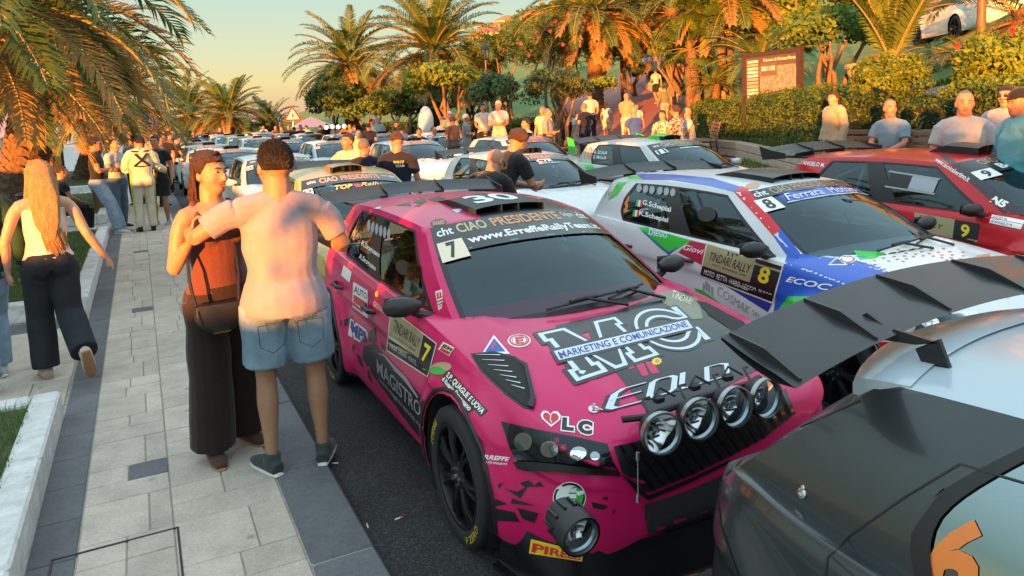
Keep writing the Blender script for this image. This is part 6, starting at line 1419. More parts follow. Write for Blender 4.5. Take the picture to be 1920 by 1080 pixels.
def lamp_post(label, base, h, lean=(0, 0), lantern=True, r=.06, s=1.):
    t = thing('street_lamp', label, 'lamp post', base, 0, 'street lamps'); q = MB()
    q.lathe([(.17 * s, 0), (.17 * s, .55), (.20 * s, .58), (.20 * s, .62), (.10 * s, .68), (.09 * s, .74), (.12 * s, .80), (.125 * s, .86), (.09 * s, .98), (r * 1.05, 1.05), (r * 1.25, 1.08), (r, 1.12)], 14); q.build('pedestal', M_POST, t, True, 40)
    q = MB(); q.tube([(0, 0, 1.1), (lean[0] * .5, lean[1] * .5, h * .55), (lean[0], lean[1], h)], [r, r * .85, r * .65], 12)
    for z in (1.55, 2.35, 3.0):
        if z < h: k = z / h; q.lathe([(r, -.03), (r * 1.25, -.015), (r * 1.25, .015), (r, .03)], 12, (lean[0] * k, lean[1] * k, z))
    q.build('shaft', M_POST, t, True, 40)
    if lantern:
        c = (lean[0], lean[1], h); q = MB(); q.lathe([(.05, 0), (.12, .06), (.13, .09)], 6, c); q.lathe([(.20, .42), (.17, .50), (.07, .60), (.03, .66), (.0, .74)], 6, c)
        for k in range(6): a = math.pi * k / 3; q.tube([(c[0] + .12 * math.cos(a), c[1] + .12 * math.sin(a), h + .09), (c[0] + .18 * math.cos(a), c[1] + .18 * math.sin(a), h + .43)], .012, 4)
        lt = q.build('lantern', mat('lantern_black', (.02, .02, .02), .5), t); q = MB(); q.lathe([(.11, .09), (.165, .42)], 6, c, cap=False); q.build('lantern_glass', M_LENS, lt)
    return t
lb = gd(1836, 192, 14.2); lb.z = terr(lb.x, lb.y); lamp_post('tall brown cast iron lamp post on the lawn beside the hibiscus', lb, 4.4, r=.075, s=.85)
l1 = gz(192, 404, PZ); lamp_post('brown lamp post at the edge of the promenade beside the men talking', l1, 4.6, (-.45, .0), r=.085, s=.9)
l2 = gd(917, 260, 29); l2.z = .65; lamp_post('black street lantern among the oleanders', l2, gd(917, 108, 29).z - .65 - .1, r=.05)
l3 = gd(530, 300, 56); l3.z = 0; lamp_post('small far street lantern near the warning sign', l3, gd(530, 228, 56).z, r=.05)
l4 = gd(1493, 300, 26); l4.z = terr(l4.x, l4.y); lamp_post('slim dark lamp post behind the information board', l4, 5.2, r=.05, s=.6)
# warning sign on its pole
sp_ = gd(552, 262, 45); sp_.z = 0; t = thing('warning_sign', 'triangular red and white road warning sign above the crowd', 'sign', sp_); zt = gd(552, 217, 45).z
q = MB(); q.tube([(0, 0, 0), (0, 0, zt + .3)], .04, 8); q.build('pole', M_STEEL, t); ang = math.atan2(-sp_.x, sp_.y)
for s_, m_, y_ in ((.52, I_R, -.05), (.36, I_W, -.06)):
    q = MB(); Q = Matrix.Rotation(ang, 3, 'Z'); q.prism([(-s_, -s_ * .55), (s_, -s_ * .55), (0, s_ * 1.2)], y_ - .004, y_ + .004, M=Q @ Matrix(((1, 0, 0), (0, 0, 1), (0, 1, 0)))); o = q.build('triangle', m_, t); o.location = (0, 0, zt)
q = MB(); q.box(Q @ Vector((0, -.07, zt + .02)), (.06, .01, .3), M=Q); q.box(Q @ Vector((.05, -.07, zt + .0)), (.16, .01, .06), M=Q); q.build('symbol', I_K, t)
# pyramidal tent by the crowd
c = gd(585, 250, 50); c.z = 0; t = thing('market_tent', 'small lilac pyramid tent behind the crowd', 'tent', c); q = MB(); z1, z2 = gd(585, 238, 50).z, gd(585, 224, 50).z
q.add([(-1.2, -1.2, z1), (1.2, -1.2, z1), (1.2, 1.2, z1), (-1.2, 1.2, z1), (0, 0, z2 + .2)], [(0, 1, 4), (1, 2, 4), (2, 3, 4), (3, 0, 4)]); q.build('roof', mat('tent_lilac', (.22, .2, .3), .7), t)
for x in (-1.15, 1.15):
    for y in (-1.15, 1.15): q = MB(); q.tube([(x, y, 0), (x, y, z1)], .03, 6); q.build('leg', M_STEEL, t)
# parked cars up the slope
def plain_car(label, px, py, d, rz, col, sc=1.0, name='parked_car', z=None):
    c = gd(px, py, d); c.z = terr(c.x, c.y) + .05 if z is None else z
    k = Car(TL, label, c, rz, 'parked cars up the slope', paint('parked_' + label.split()[0], col), name, detail=0); k.root['category'] = 'car'; k.root.scale = (sc, sc, sc * 1.08); k.mirrors(); return k
suv = plain_car('white parked hatchback seen from behind on the upper slope', 1772, 66, 31, rad(148), (.66, .64, .60), 1.1, z=gd(1775, 80, 31).z - .1)
for sg in (-1, 1): suv.plate('tail_light', 'B', [(sg * .55, .80), (sg * .76, .82), (sg * .74, .92), (sg * .50, .90)], SQ, mat('tail_lens', (.35, .01, .012), .12, coat=1.), .004, (4, 4))
suv.plate('number_plate', 'B', [(-.22, .60), (.22, .60), (.22, .72), (-.22, .72)], SQ, I_CR, .004, (2, 2))
q = MB(); q.box((0, 1.4, -.55), (2.4, 5.5, 1.1)); q.build('verge', M_LAWN, suv.root) if False else None
plain_car('silver parked car at the top of the red path', 1215, 135, 42, rad(-60), (.45, .47, .48), z=gd(1215, 143, 42).z)
plain_car('dark parked car behind the silver one on the path', 1245, 128, 44, rad(-70), (.06, .07, .08), z=gd(1245, 135, 44).z)
# stone building at the top right
sb_ = gd(1925, 60, 38); t = thing('stone_building', 'grey stone block building at the top of the slope', 'building', (sb_.x, sb_.y, 4.5)); M_STN = mat('grey_stone', (.30, .26, .21), .9, var=.2, vscale=3, bump=.5, bscale=12)
q = MB(); Q = Matrix.Rotation(rad(-28), 3, 'Z'); q.box((2, 2, 4.5), (9, 5.7, 11), M=Q); q.build('core', M_STN, t)
rr = random.Random(2)
for r_ in range(14):
    for i in range(11): o = MB(); o.bbox((0, 0, 0), (.80, .2, .42), .02, rad(-28)); ob = o.build('stone_block', M_STN, t); v = Q @ Vector((-4.3 + i * .84 + (r_ % 2) * .4, -2.9, 0)) + Vector((2, 2, 0)); ob.location = (v.x, v.y, r_ * .44)
# stone plinth by the lawn tree
pq_ = gd(1625, 95, 19); t = thing('stone_plinth', 'pale stone plinth beside the tree on the lawn', 'plinth', (pq_.x, pq_.y, terr(pq_.x, pq_.y))); q = MB(); q.lathe([(.36, 0), (.34, .5), (.36, .9), (.42, 1.0), (.42, 1.1), (.3, 1.12)], 16); q.build('body', M_WALL, t, True, 40); q = MB(); q.lathe([(.46, 1.1), (.46, 1.2), (0, 1.2)], 16); q.build('cap', M_WALL, t)
# rocks and low wall on the lawn
def rock(label, px, py, d, s):
    c = gd(px, py, d); rr = random.Random(px); bm = bmesh.new(); bmesh.ops.create_icosphere(bm, subdivisions=3, radius=1)
    for v in bm.verts: k = 1 + .28 * noise.noise(v.co * 1.4 + Vector((px, 0, 0))) + .1 * noise.noise(v.co * 4); v.co = Vector((v.co.x * s[0], v.co.y * s[1], v.co.z * s[2])) * k
    me = bpy.data.meshes.new('rock'); bm.to_mesh(me); bm.free(); me.materials.append(mat('rock_grey', (.20, .16, .14), .9, var=.3, vscale=4, bump=.5, bscale=15)); o = link('garden_rock', me, None, (c.x, c.y, terr(c.x, c.y) + s[2] * .3)); tag(o, label, 'rock', 'rocks on the lawn')
rock('long flat grey rock on the lawn beside the low cycad', 1790, 112, 17, (.7, .4, .22)); rock('rounded rock at the end of the flat rock', 1752, 118, 16.6, (.4, .35, .22)); rock('reddish rock beside the flat rocks', 1822, 110, 17.5, (.5, .3, .2))
# distant hillside with houses
def hill():
    q = MB(); n = 40; V = []
    ridge = [(560, 236), (700, 225), (860, 120), (905, 62), (940, 50), (985, 28), (1040, 15), (1120, -30), (1300, -120), (1600, -200), (2050, -240)]
    for i in range(n + 1):
        px = lerp(560, 2050, i / n); py = float(np.interp(px, [r[0] for r in ridge], [r[1] for r in ridge])); 
        for j in range(9):
            d = lerp(120, 330, j / 8); top = gd(px, py, 330); zt = top.z; c = gd(px, 230, d); k = (j / 8) ** 1.1; V.append((c.x, c.y, zt * k + 5 * noise.noise((c.x * .03, c.y * .03, 1)) * k))
    q.add(V, [(i * 9 + j, (i + 1) * 9 + j, (i + 1) * 9 + j + 1, i * 9 + j + 1) for i in range(n) for j in range(8)])
    m = mat('far_hillside', (.10, .085, .04), .95, col2=(.20, .13, .07), vscale=.06, bump=1., bscale=.35); tag(q.build('hill', m, smooth=True), kind='structure')
    rs = np.random.RandomState(9); K = 9000; ii = rs.uniform(.18, .75, K); C = []
    for u in ii:
        px = lerp(560, 2050, u); py = float(np.interp(px, [r[0] for r in ridge], [r[1] for r in ridge])); j = rs.uniform(.35, 1); d = lerp(120, 330, j); k = j ** 1.1; c = gd(px, 230, d); C.append((c.x, c.y, gd(px, py, 330).z * k + rs.uniform(-.5, 2.5)))
    me = leaf_mesh('far_scrub', np.array(C), np.tile([0, -.5, .8], (K, 1)), 1.9, LEAF['mid'], .7, rs); o = link('far_scrub', me); tag(o, 'dry scrub and bushes covering the far hillside', 'scrub', kind='stuff')
hill()
M_HOUSE = [mat('house_wall_%d' % i, c, .85) for i, c in enumerate(((.52, .36, .22), (.58, .42, .28), (.48, .28, .17), (.60, .50, .38)))]; M_ROOF = mat('terracotta_roof', (.34, .12, .06), .85, var=.2, vscale=2)
def house(px, py, d, w, h, i):
    c = gd(px, py, d); labs = ('ochre', 'pale', 'rust', 'cream'); t = thing('hillside_house', '%s walled house with tiled roof on the far hill' % labs[i % 4], 'house', (c.x, c.y, c.z - h), rad(-20 + 17 * (i % 4)), 'houses on the far hill')
    q = MB(); q.box((0, 0, h / 2 - 3), (w, w * .7, h + 6)); q.build('wall', M_HOUSE[i % 4], t); q = MB(); a, b_ = w / 2 + .3, w * .35 + .3; q.add([(-a, -b_, h), (a, -b_, h), (a, b_, h), (-a, b_, h), (-a * .6, 0, h + w * .16), (a * .6, 0, h + w * .16)], [(0, 1, 5, 4), (1, 2, 5), (2, 3, 4, 5), (3, 0, 4)]); q.build('roof', M_ROOF, t)
    for k in range(int(w // 2.6)): q = MB(); q.box((-w / 2 + 1.4 + k * 2.6, -w * .35 - .02, h * .55), (.9, .1, 1.4)); q.build('window', M_INT, t)
for i, (px_, py_, d_, w_, h_) in enumerate(((917, 57, 300, 9, 5), (922, 62, 280, 10, 5), (945, 48, 310, 10, 6), (960, 40, 315, 14, 6), (975, 50, 300, 12, 5), (1005, 35, 310, 12, 6), (1020, 32, 300, 16, 7), (1035, 42, 290, 11, 6), (1028, 26, 320, 18, 6), (935, 57, 290, 8, 4), (908, 60, 300, 8, 4), (990, 44, 305, 9, 5))): house(px_, py_, d_, w_, h_, i)
# headland across the bay
q = MB(); V = []
for i in range(13):
    px_ = lerp(-120, 330, i / 12); zt_ = (0, 20, 60, 95, 120, 138, 130, 150, 120, 80, 55, 30, 0)[i]; c = gd(px_, 236, 2200); V += [(c.x, c.y, -1), (c.x * 1.06, c.y * 1.06, zt_)]
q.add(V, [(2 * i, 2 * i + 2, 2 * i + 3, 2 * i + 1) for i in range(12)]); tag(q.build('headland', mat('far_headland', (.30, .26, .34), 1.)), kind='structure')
# gate pillars and posters on the sea side
t = thing('poster_stand', 'dark advertising stand with orange posters by the sea wall', 'sign', gd(72, 300, 34)); t.location.z = PZ
q = MB(); q.box((0, 0, .7), (1.7, .12, 1.4)); q.build('frame', M_BLK, t)
for x in (-.42, .42): q = MB(); q.box((x, -.07, .85), (.7, .01, .8)); q.build('poster', INK('poster_orange', (.75, .28, .02)), t)
for k, (px_, lab) in enumerate(((56, 'plastered ochre gate pillar beside the poster stand'), (48, 'plastered gate pillar next to the brown panel'))):
    c = gd(px_, 300, 36); t = thing('gate_pillar', lab, 'pillar', (c.x, c.y, PZ)); q = MB(); q.bbox((0, 0, 1.0), (.38, .38, 2.0), .02); q.build('shaft', M_WALL, t); q = MB(); q.bbox((0, 0, 2.05), (.48, .48, .1), .02); q.build('cap', M_KERB, t)
c = gd(40, 300, 36); t = thing('wall_panel_sign', 'brown panel with pale writing on the sea wall', 'sign', (c.x, c.y, PZ)); q = MB(); q.box((0, 0, .95), (.9, .06, 1.3)); q.build('panel', M_BROWN, t); 
# steel litter bin with a black lid
c = gz(135, 462, PZ); t = thing('litter_bin', 'black cylindrical litter bin beside the seated person', 'bin', (c.x - .6, c.y + 1.0, PZ)); q = MB(); q.lathe([(.20, 0), (.22, .8), (.24, .82)], 18); q.build('drum', M_BLK, t, True, 40); q = MB(); q.lathe([(.245, .80), (.25, .86), (.2, .9), (0, .9)], 18); q.build('lid', M_RIM, t, True, 40)
c = gd(632, 300, 31); t = thing('light_bar', 'row of lit white lamps on a stand in the crowd', 'lamp', (c.x, c.y, 0)); zl = gd(632, 238, 31).z; M_LIT = mat('lit_lamp', (.9, .9, .85), .4, emit=((1., .95, .82), 1.))
q = MB(); q.tube([(0, 0, 0), (0, 0, zl)], .03, 8); q.tube([(-.42, 0, zl), (.42, 0, zl)], .025, 8); q.build('stand', M_BLK, t)
for i in range(4): q = MB(); q.lathe([(.0, .03), (.07, .02), (.08, 0), (.05, -.07), (0, -.08)], 14, (-.36 + i * .24, -.06, zl + .02 * (i % 2)), Matrix.Rotation(rad(90), 3, 'X')); q.build('lamp', M_LIT, t, True)
# cigarette ends on the asphalt
for i, (px_, py_) in enumerate(((748, 972), (690, 985), (628, 868))):
    c = gz(px_, py_, .006); q = MB(); q.tube([(-.02, 0, 0), (.006, .004, 0)], .004, 6); q.tube([(.006, .004, 0), (.02, .006, 0)], .0041, 6, 1); o = q.build('cigarette_end', [I_W, I_O], None, loc=c); o.rotation_euler = (0, 0, i * 1.3); tag(o, 'cigarette end lying on the asphalt by the kerb', 'litter', 'cigarette ends')

# added hedge, unseen behind the camera, placed to shade the front of the queue
sh_ = thing('added_shade_hedge', 'tall clipped oleander hedge on the promenade', 'hedge', (-5.8, -6.4, PZ)); rs_ = np.random.RandomState(5); N_ = 9000
C_ = np.stack([rs_.uniform(-.6, .6, N_), rs_.uniform(-4.4, 4.0, N_), rs_.uniform(.1, 2.75, N_)], 1); link('foliage', leaf_mesh('foliage', C_, np.tile([0, 0, 1.], (N_, 1)), .13, LEAF['olean'], .35, rs_), sh_)
q = MB(); q.box((0, -.2, 1.2), (.5, 8.0, 2.3)); q.build('twigs', MATS['hedge_core'], sh_)
# ------------------------------------------------------------------ people
SKIN = {k: mat('skin_' + k, c, .5, var=.06, vscale=30, sss=.12, spec=.35) for k, c in (('fair', (.50, .27, .18)), ('tan', (.40, .20, .12)), ('olive', (.34, .18, .11)), ('ruddy', (.46, .20, .13)))}
def hairmat(n, c, c2):
    m = mat('hair_' + n, c, .42, col2=c2, vscale=40, detail=2., bump=.9, bscale=90, spec=.4)
    nd = m.node_tree.nodes; l = m.node_tree.links
    tcn = [x for x in nd if x.type == 'TEX_COORD'][0]; mp = nd.new('ShaderNodeMapping'); mp.inputs['Scale'].default_value = (3.2, 3.2, .12); l.new(tcn.outputs['Object'], mp.inputs[0])
    for x in nd:
        if x.type == 'TEX_NOISE': l.new(mp.outputs[0], x.inputs['Vector'])
    return m
HAIR = dict(black=hairmat('black', (.010, .008, .007), (.022, .017, .014)), brown=hairmat('brown', (.035, .016, .009), (.09, .04, .02)), blond=hairmat('blond', (.34, .17, .06), (.52, .31, .13)), grey=hairmat('grey', (.10, .095, .09), (.20, .19, .18)), white=hairmat('white', (.50, .48, .45), (.62, .60, .57)), dark=hairmat('dark', (.02, .013, .01), (.045, .028, .02)))
def cloth(n, c, b=.35, sc=16., rough=.85, var=.10):
    return mat('cloth_' + n, c, rough, var=var, vscale=5, bump=b, bscale=sc, sheen=.15, spec=.25)
JEAN = lambda n, c: mat('denim_' + n, c, .85, col2=tuple(min(1, x * 1.5) for x in c), vscale=7, bump=.35, bscale=150, spec=.2)
def etube(q, pts, rs, side=Vector((1, 0, 0)), n=14, mi=0):
    """elliptic tube; rs = (across, along-front) per point"""
    pts = [Vector(p) for p in pts]; base = len(q.v)
    for i, p in enumerate(pts):
        t = pts[min(i + 1, len(pts) - 1)] - pts[max(0, i - 1)]; t = t.normalized() if t.length > 1e-9 else Vector((0, 0, 1)); s_ = side - t * side.dot(t); s_ = s_.normalized() if s_.length > 1e-6 else t.orthogonal().normalized(); f_ = t.cross(s_)
        a, b_ = rs[i] if hasattr(rs[i], '__len__') else (rs[i], rs[i])
        for k in range(n): an = 2 * math.pi * k / n; q.v.append(tuple(p + s_ * a * math.cos(an) + f_ * b_ * math.sin(an)))
    for i in range(len(pts) - 1):
        for k in range(n): q.f.append((base + i * n + k, base + i * n + (k + 1) % n, base + (i + 1) * n + (k + 1) % n, base + (i + 1) * n + k)); q.m.append(mi)
    q.f.append(tuple(base + k for k in reversed(range(n)))); q.m.append(mi); e = base + (len(pts) - 1) * n; q.f.append(tuple(e + k for k in range(n))); q.m.append(mi)
def ell(q, c, r, M=None, n=12, mi=0):
    base = len(q.v); c = Vector(c); m_ = n // 2
    for j in range(m_ + 1):
        ph = math.pi * j / m_
        for k in range(n): th = 2 * math.pi * k / n; v = Vector((r[0] * math.sin(ph) * math.cos(th), r[1] * math.sin(ph) * math.sin(th), r[2] * math.cos(ph))); q.v.append(tuple((M @ v if M is not None else v) + c))
    for j in range(m_):
        for k in range(n): q.f.append((base + j * n + k, base + (j + 1) * n + k, base + (j + 1) * n + (k + 1) % n, base + j * n + (k + 1) % n)); q.m.append(mi)
QUEUE = []
def remesh(q, name, vox, smooth=3, post=None):
    """queues a voxel remesh so that overlapping volumes become one skin; returns the mesh that will hold it"""
    src = q.mesh(name + '_src', [M_BLK]); o = bpy.data.objects.new('tmp', src); COL.objects.link(o)
    md = o.modifiers.new('r', 'REMESH'); md.mode = 'VOXEL'; md.voxel_size = vox; md.use_smooth_shade = True
    sm = o.modifiers.new('s', 'SMOOTH'); sm.factor = .5; sm.iterations = smooth
    tgt = bpy.data.meshes.new(name); QUEUE.append((o, tgt, post, src)); return tgt
def flush():
    dg = bpy.context.evaluated_depsgraph_get()
    for o, tgt, post, src in QUEUE:
        ev = o.evaluated_get(dg); me = ev.to_mesh(); n = len(me.vertices); co = np.empty(n * 3); me.vertices.foreach_get('co', co); co = co.reshape(-1, 3)
        nr = np.empty(n * 3); me.vertices.foreach_get('normal', nr); nr = nr.reshape(-1, 3)
        if post is not None: co = post(co, nr)
        F_ = [tuple(p.vertices) for p in me.polygons]; ev.to_mesh_clear()
        tgt.from_pydata(co.tolist(), [], F_); tgt.materials.append(M_BLK); tgt.polygons.foreach_set('use_smooth', [True] * len(tgt.polygons)); tgt.update()
    for o, tgt, post, src in QUEUE: bpy.data.objects.remove(o); bpy.data.meshes.remove(src)
    QUEUE.clear()
def folds(amp, fx=6., fz=16., seed=0., hem=None):
    """cloth folds: slanted ripples of uneven strength"""
    def f(co, nr):
        x, y, z = co[:, 0], co[:, 1], co[:, 2]
        a = np.sin(z * fz * 1.6 + np.abs(x) * fx * 3 + 1.6 * np.sin(x * 5 + y * 4 + seed) + seed) * .5 + np.sin(z * fz * 2.9 - x * 9 + 2 * np.sin(x * 4 + z * 3 + seed * 2)) * .28
        b = .35 + .65 * np.clip(np.sin(x * 7.3 + z * 5.1 + seed * 3) * .6 + np.sin(y * 8.3 - z * 7.7) * .5 + .35, 0, 1)
        return co + nr * (amp * a * b)[:, None]
    return f
BASE = dict(pel=(0, 0, .93), waist=(0, .005, 1.09), chest=(0, .0, 1.32), neck=(0, -.01, 1.475), head=(0, .015, 1.622), rsh=(.185, -.01, 1.425), lsh=(-.185, -.01, 1.425), rel=(.25, -.03, 1.14), lel=(-.25, -.03, 1.14), rwr=(.265, .05, .90), lwr=(-.265, .05, .90), rhip=(.09, 0, .91), lhip=(-.09, 0, .91), rkn=(.105, .02, .49), lkn=(-.105, .02, .49), ran=(.11, -.03, .075), lan=(-.11, -.03, .075), hyaw=0., hpit=0., rtoe=None, ltoe=None)
def joints(**k):
    J = {a: (Vector(b_) if isinstance(b_, tuple) else b_) for a, b_ in BASE.items()}
    for a, b_ in k.items(): J[a] = Vector(b_) if isinstance(b_, tuple) else b_
    return J
POSES = dict(
    stand=joints(), back=joints(rel=(.25, -.05, 1.15), rwr=(.22, .10, .95)),
    crossed=joints(rel=(.24, .06, 1.15), lel=(-.24, .06, 1.15), rwr=(-.08, .20, 1.17), lwr=(.10, .22, 1.14)),
    clasp=joints(rel=(.23, .0, 1.14), lel=(-.23, .0, 1.14), rwr=(.04, .20, .98), lwr=(-.03, .20, .97)),
    phone=joints(rel=(.22, .05, 1.14), lel=(-.22, .02, 1.14), rwr=(.06, .26, 1.22), lwr=(-.05, .24, 1.17), hpit=-.35),
    hips=joints(rel=(.36, -.07, 1.18), lel=(-.36, -.07, 1.18), rwr=(.18, .04, 1.02), lwr=(-.18, .04, 1.02)),
    chin=joints(rel=(.20, .12, 1.18), rwr=(.06, .18, 1.46), lel=(-.22, .05, 1.14), lwr=(.05, .20, 1.12)),
    walk=joints(rel=(.25, -.10, 1.15), rwr=(.26, -.08, .91), lel=(-.25, .03, 1.14), lwr=(-.26, .18, .95), rkn=(.10, .16, .52), ran=(.10, .14, .09), lkn=(-.10, -.02, .48), lan=(-.10, -.30, .12)),
    sit=joints(pel=(0, 0, .50), waist=(0, -.02, .66), chest=(0, .02, .89), neck=(0, .03, 1.045), head=(0, .055, 1.205), rsh=(.185, .02, .995), lsh=(-.185, .02, .995), rel=(.24, .10, .74), lel=(-.24, .10, .74), rwr=(.07, .30, .62), lwr=(-.07, .30, .61), rhip=(.09, .02, .49), lhip=(-.09, .02, .49), rkn=(.15, .42, .50), lkn=(-.15, .42, .50), ran=(.14, .40, .08), lan=(-.14, .40, .08)))
def head_parts(q, J, fem=False):
    c = J['head']; M = Matrix.Rotation(J['hyaw'], 3, 'Z') @ Matrix.Rotation(J['hpit'], 3, 'X')
    k = .95 if fem else 1.
    hsz = J.get('hsz', 1.05) * k
    P = lambda p: c + M @ (Vector(p) * hsz)
    k = hsz; ell(q, P((0, -.012, .022)), (.076 * k, .096 * k, .096 * k), M, 16); ell(q, P((0, .020, -.02)), (.066 * k, .074 * k, .092 * k), M, 14); ell(q, P((0, .040, -.078)), (.046 * k, .048 * k, .040 * k), M)
    etube(q, [P((0, .090, .012)), P((0, .104, -.012)), P((0, .106, -.030)), P((0, .086, -.036))], [.007, .010, .015, .010], n=8)
    ell(q, P((0, .082, .026)), (.050, .016, .012), M, 10)
    for s_ in (-1, 1): ell(q, P((s_ * .077, -.008, -.012)), (.009, .020, .032), M, 8); ell(q, P((s_ * .040, .060, -.028)), (.022, .022, .022), M, 8)
    etube(q, [J['neck'] + Vector((0, 0, -.06)), J['neck'], c + M @ Vector((0, -.02, -.06))], [.080 * k, .066 * k, .062 * k], n=12)
    return P, M
def hand_parts(q, w, d, pn, s=1., curl=.5, thumb=1):
    """palm, four fingers and a thumb; d = pointing direction, pn = palm normal"""
    d = d.normalized(); pn = (pn - d * pn.dot(d)).normalized(); sd = d.cross(pn)
    etube(q, [w - d * .01, w + d * .035 * s, w + d * .085 * s], [(.026 * s, .019 * s), (.036 * s, .016 * s), (.040 * s, .013 * s)], sd, 10)
    for i, (o, L) in enumerate(((-.031, .066), (-.0105, .078), (.0105, .074), (.031, .058))):
        b = w + d * .085 * s + sd * o * s; cu = curl * (1 + .12 * i); d1 = (d * math.cos(cu * .6) + pn * math.sin(cu * .6)); d2 = (d * math.cos(cu * 1.5) + pn * math.sin(cu * 1.5)); d3 = (d * math.cos(cu * 2.2) + pn * math.sin(cu * 2.2))
        p1 = b + d1 * L * .42 * s; p2 = p1 + d2 * L * .32 * s; p3 = p2 + d3 * L * .28 * s
        etube(q, [b - d * .01, p1, p2, p3], [.0095 * s, .009 * s, .0082 * s, .006 * s], n=7)
    tb = w + d * .025 * s - sd * .030 * s * thumb; td = (d * .75 - sd * .6 * thumb + pn * .35).normalized()
    etube(q, [tb, tb + td * .03 * s, tb + (td * .75 + d * .4).normalized() * .062 * s], [.013 * s, .011 * s, .008 * s], n=7)
def kit(J, fem=False, top='tee', bottom='trousers', vox=.014, fat=1., flare=0., seed=0., hands=True, rcurl=.6, lcurl=.6, rdir=None, ldir=None, sleeve=.55, hem=.0, wr=1., bust=0., crop=None):
    """meshes of one posed figure: body, top, bottom, shoes"""
    K = {}; P = J
    sd = (P['rsh'] - P['lsh']).normalized(); hs = (P['rhip'] - P['lhip']).normalized()
    f = fat; wz = .90 if fem else 1.
    def torso(q, e, z0=None):
        pts = [P['pel'] - (P['waist'] - P['pel']).normalized() * .07, P['pel'], lerp(P['pel'], P['waist'], .5), P['waist'], lerp(P['waist'], P['chest'], .5), P['chest'], lerp(P['chest'], P['neck'], .62), P['neck']]
        rs = [(.150 * f, .112 * f), (.168 * f * (1.04 if fem else 1), .122 * f), (.158 * f * wz, .112 * f), (.142 * f * wz, .104 * f * f), (.156 * wz * f, .112 * f), (.172 * wz * (1 + (f - 1) * .5), .112 * (1 + (f - 1) * .6)), (.140 * wz, .088), (.066, .062)]
        etube(q, pts, [(a + e, b_ + e) for a, b_ in rs], sd, 20)
        for s_, sh in ((1, P['rsh']), (-1, P['lsh'])): etube(q, [P['neck'] + Vector((0, 0, -.035)), lerp(P['neck'], sh, .5) + Vector((0, 0, -.035)), sh + Vector((0, 0, -.028))], [.068 + e, .066 + e, .060 + e], n=12); ell(q, sh + Vector((-s_ * .01, 0, -.035)), (.060 + e, .060 + e, .060 + e))
        if bust: 
            for s_ in (-1, 1): ell(q, P['chest'] + sd * s_ * .075 + Vector((-sd.y, sd.x, 0)) * .085 + Vector((0, 0, -.03)), (.068 + e, .06 + e, .066 + e))
        bk = Vector((sd.y, -sd.x, 0))
        for s_ in (-1, 1): ell(q, P['pel'] + hs * s_ * .075 + bk * .055 + Vector((0, 0, -.02)), (.088 * f + e, .082 * f + e, .092 * f + e))
    def arm(q, s_, e0, e1, frac=1.):
        a, b_, c_ = (P['rsh'], P['rel'], P['rwr']) if s_ > 0 else (P['lsh'], P['lel'], P['lwr']); k = .86 if fem else 1.
        if frac < .99: m_ = lerp(a, b_, frac); etube(q, [lerp(a, b_, .06) + Vector((0, 0, -.02)), lerp(a, b_, frac * .5), m_], [.056 * k + e0 + .006, .056 * k * f**.5 + e0, .050 * k * f**.5 + e1], n=12)
        else:
            etube(q, [lerp(a, b_, .05) + Vector((0, 0, -.025)), lerp(a, b_, .35), lerp(a, b_, .8), b_], [.052 * k + e0, .053 * k * f**.5 + e0, .043 * k + e0, .041 * k + e0], n=12); etube(q, [b_, lerp(b_, c_, .3), lerp(b_, c_, .75), c_], [.041 * k + e1, .043 * k + e1, .033 * k + e1, .027 * k + e1], n=12)
    def leg(q, s_, e, frac=1., fl=0.):
        a, b_, c_ = (P['rhip'], P['rkn'], P['ran']) if s_ > 0 else (P['lhip'], P['lkn'], P['lan'])
        th = [.095 * f, .088 * f, .066, .057]
        if frac < .9: etube(q, [a, lerp(a, b_, frac * .5), lerp(a, b_, frac)], [th[0] + e, th[1] + e, lerp(th[1], th[2], frac) + e + fl], n=16)
        else:
            etube(q, [a, lerp(a, b_, .3), lerp(a, b_, .75), b_], [th[0] + e, th[1] + e, th[2] + e + fl * .4, th[3] + e + fl * .5], n=16); etube(q, [b_, lerp(b_, c_, .3), lerp(b_, c_, .7), lerp(b_, c_, .98 if e else 1.)], [.057 + e + fl * .5, .061 + e * .8 + fl * .6, .043 + e * (1 + 2 * fl) + fl * .8, .035 + e + fl], n=16)
    q = MB(); torso(q, -.008); PH, HM = head_parts(q, J, fem)
    for s_ in (-1, 1): arm(q, s_, 0, 0); leg(q, s_, -.004)
    if hands:
        for s_, w, el, dr, cu in ((1, P['rwr'], P['rel'], rdir, rcurl), (-1, P['lwr'], P['lel'], ldir, lcurl)):
            d = Vector(dr[0]) if dr else (w - el).normalized(); pn = Vector(dr[1]) if dr else Vector((-s_ * .9, .3, .1)); hand_parts(q, w, d, pn, .95 if fem else 1.05, cu, s_ if dr is None else dr[2])
    K['body'] = remesh(q, 'body', vox, 3)
    q = MB()
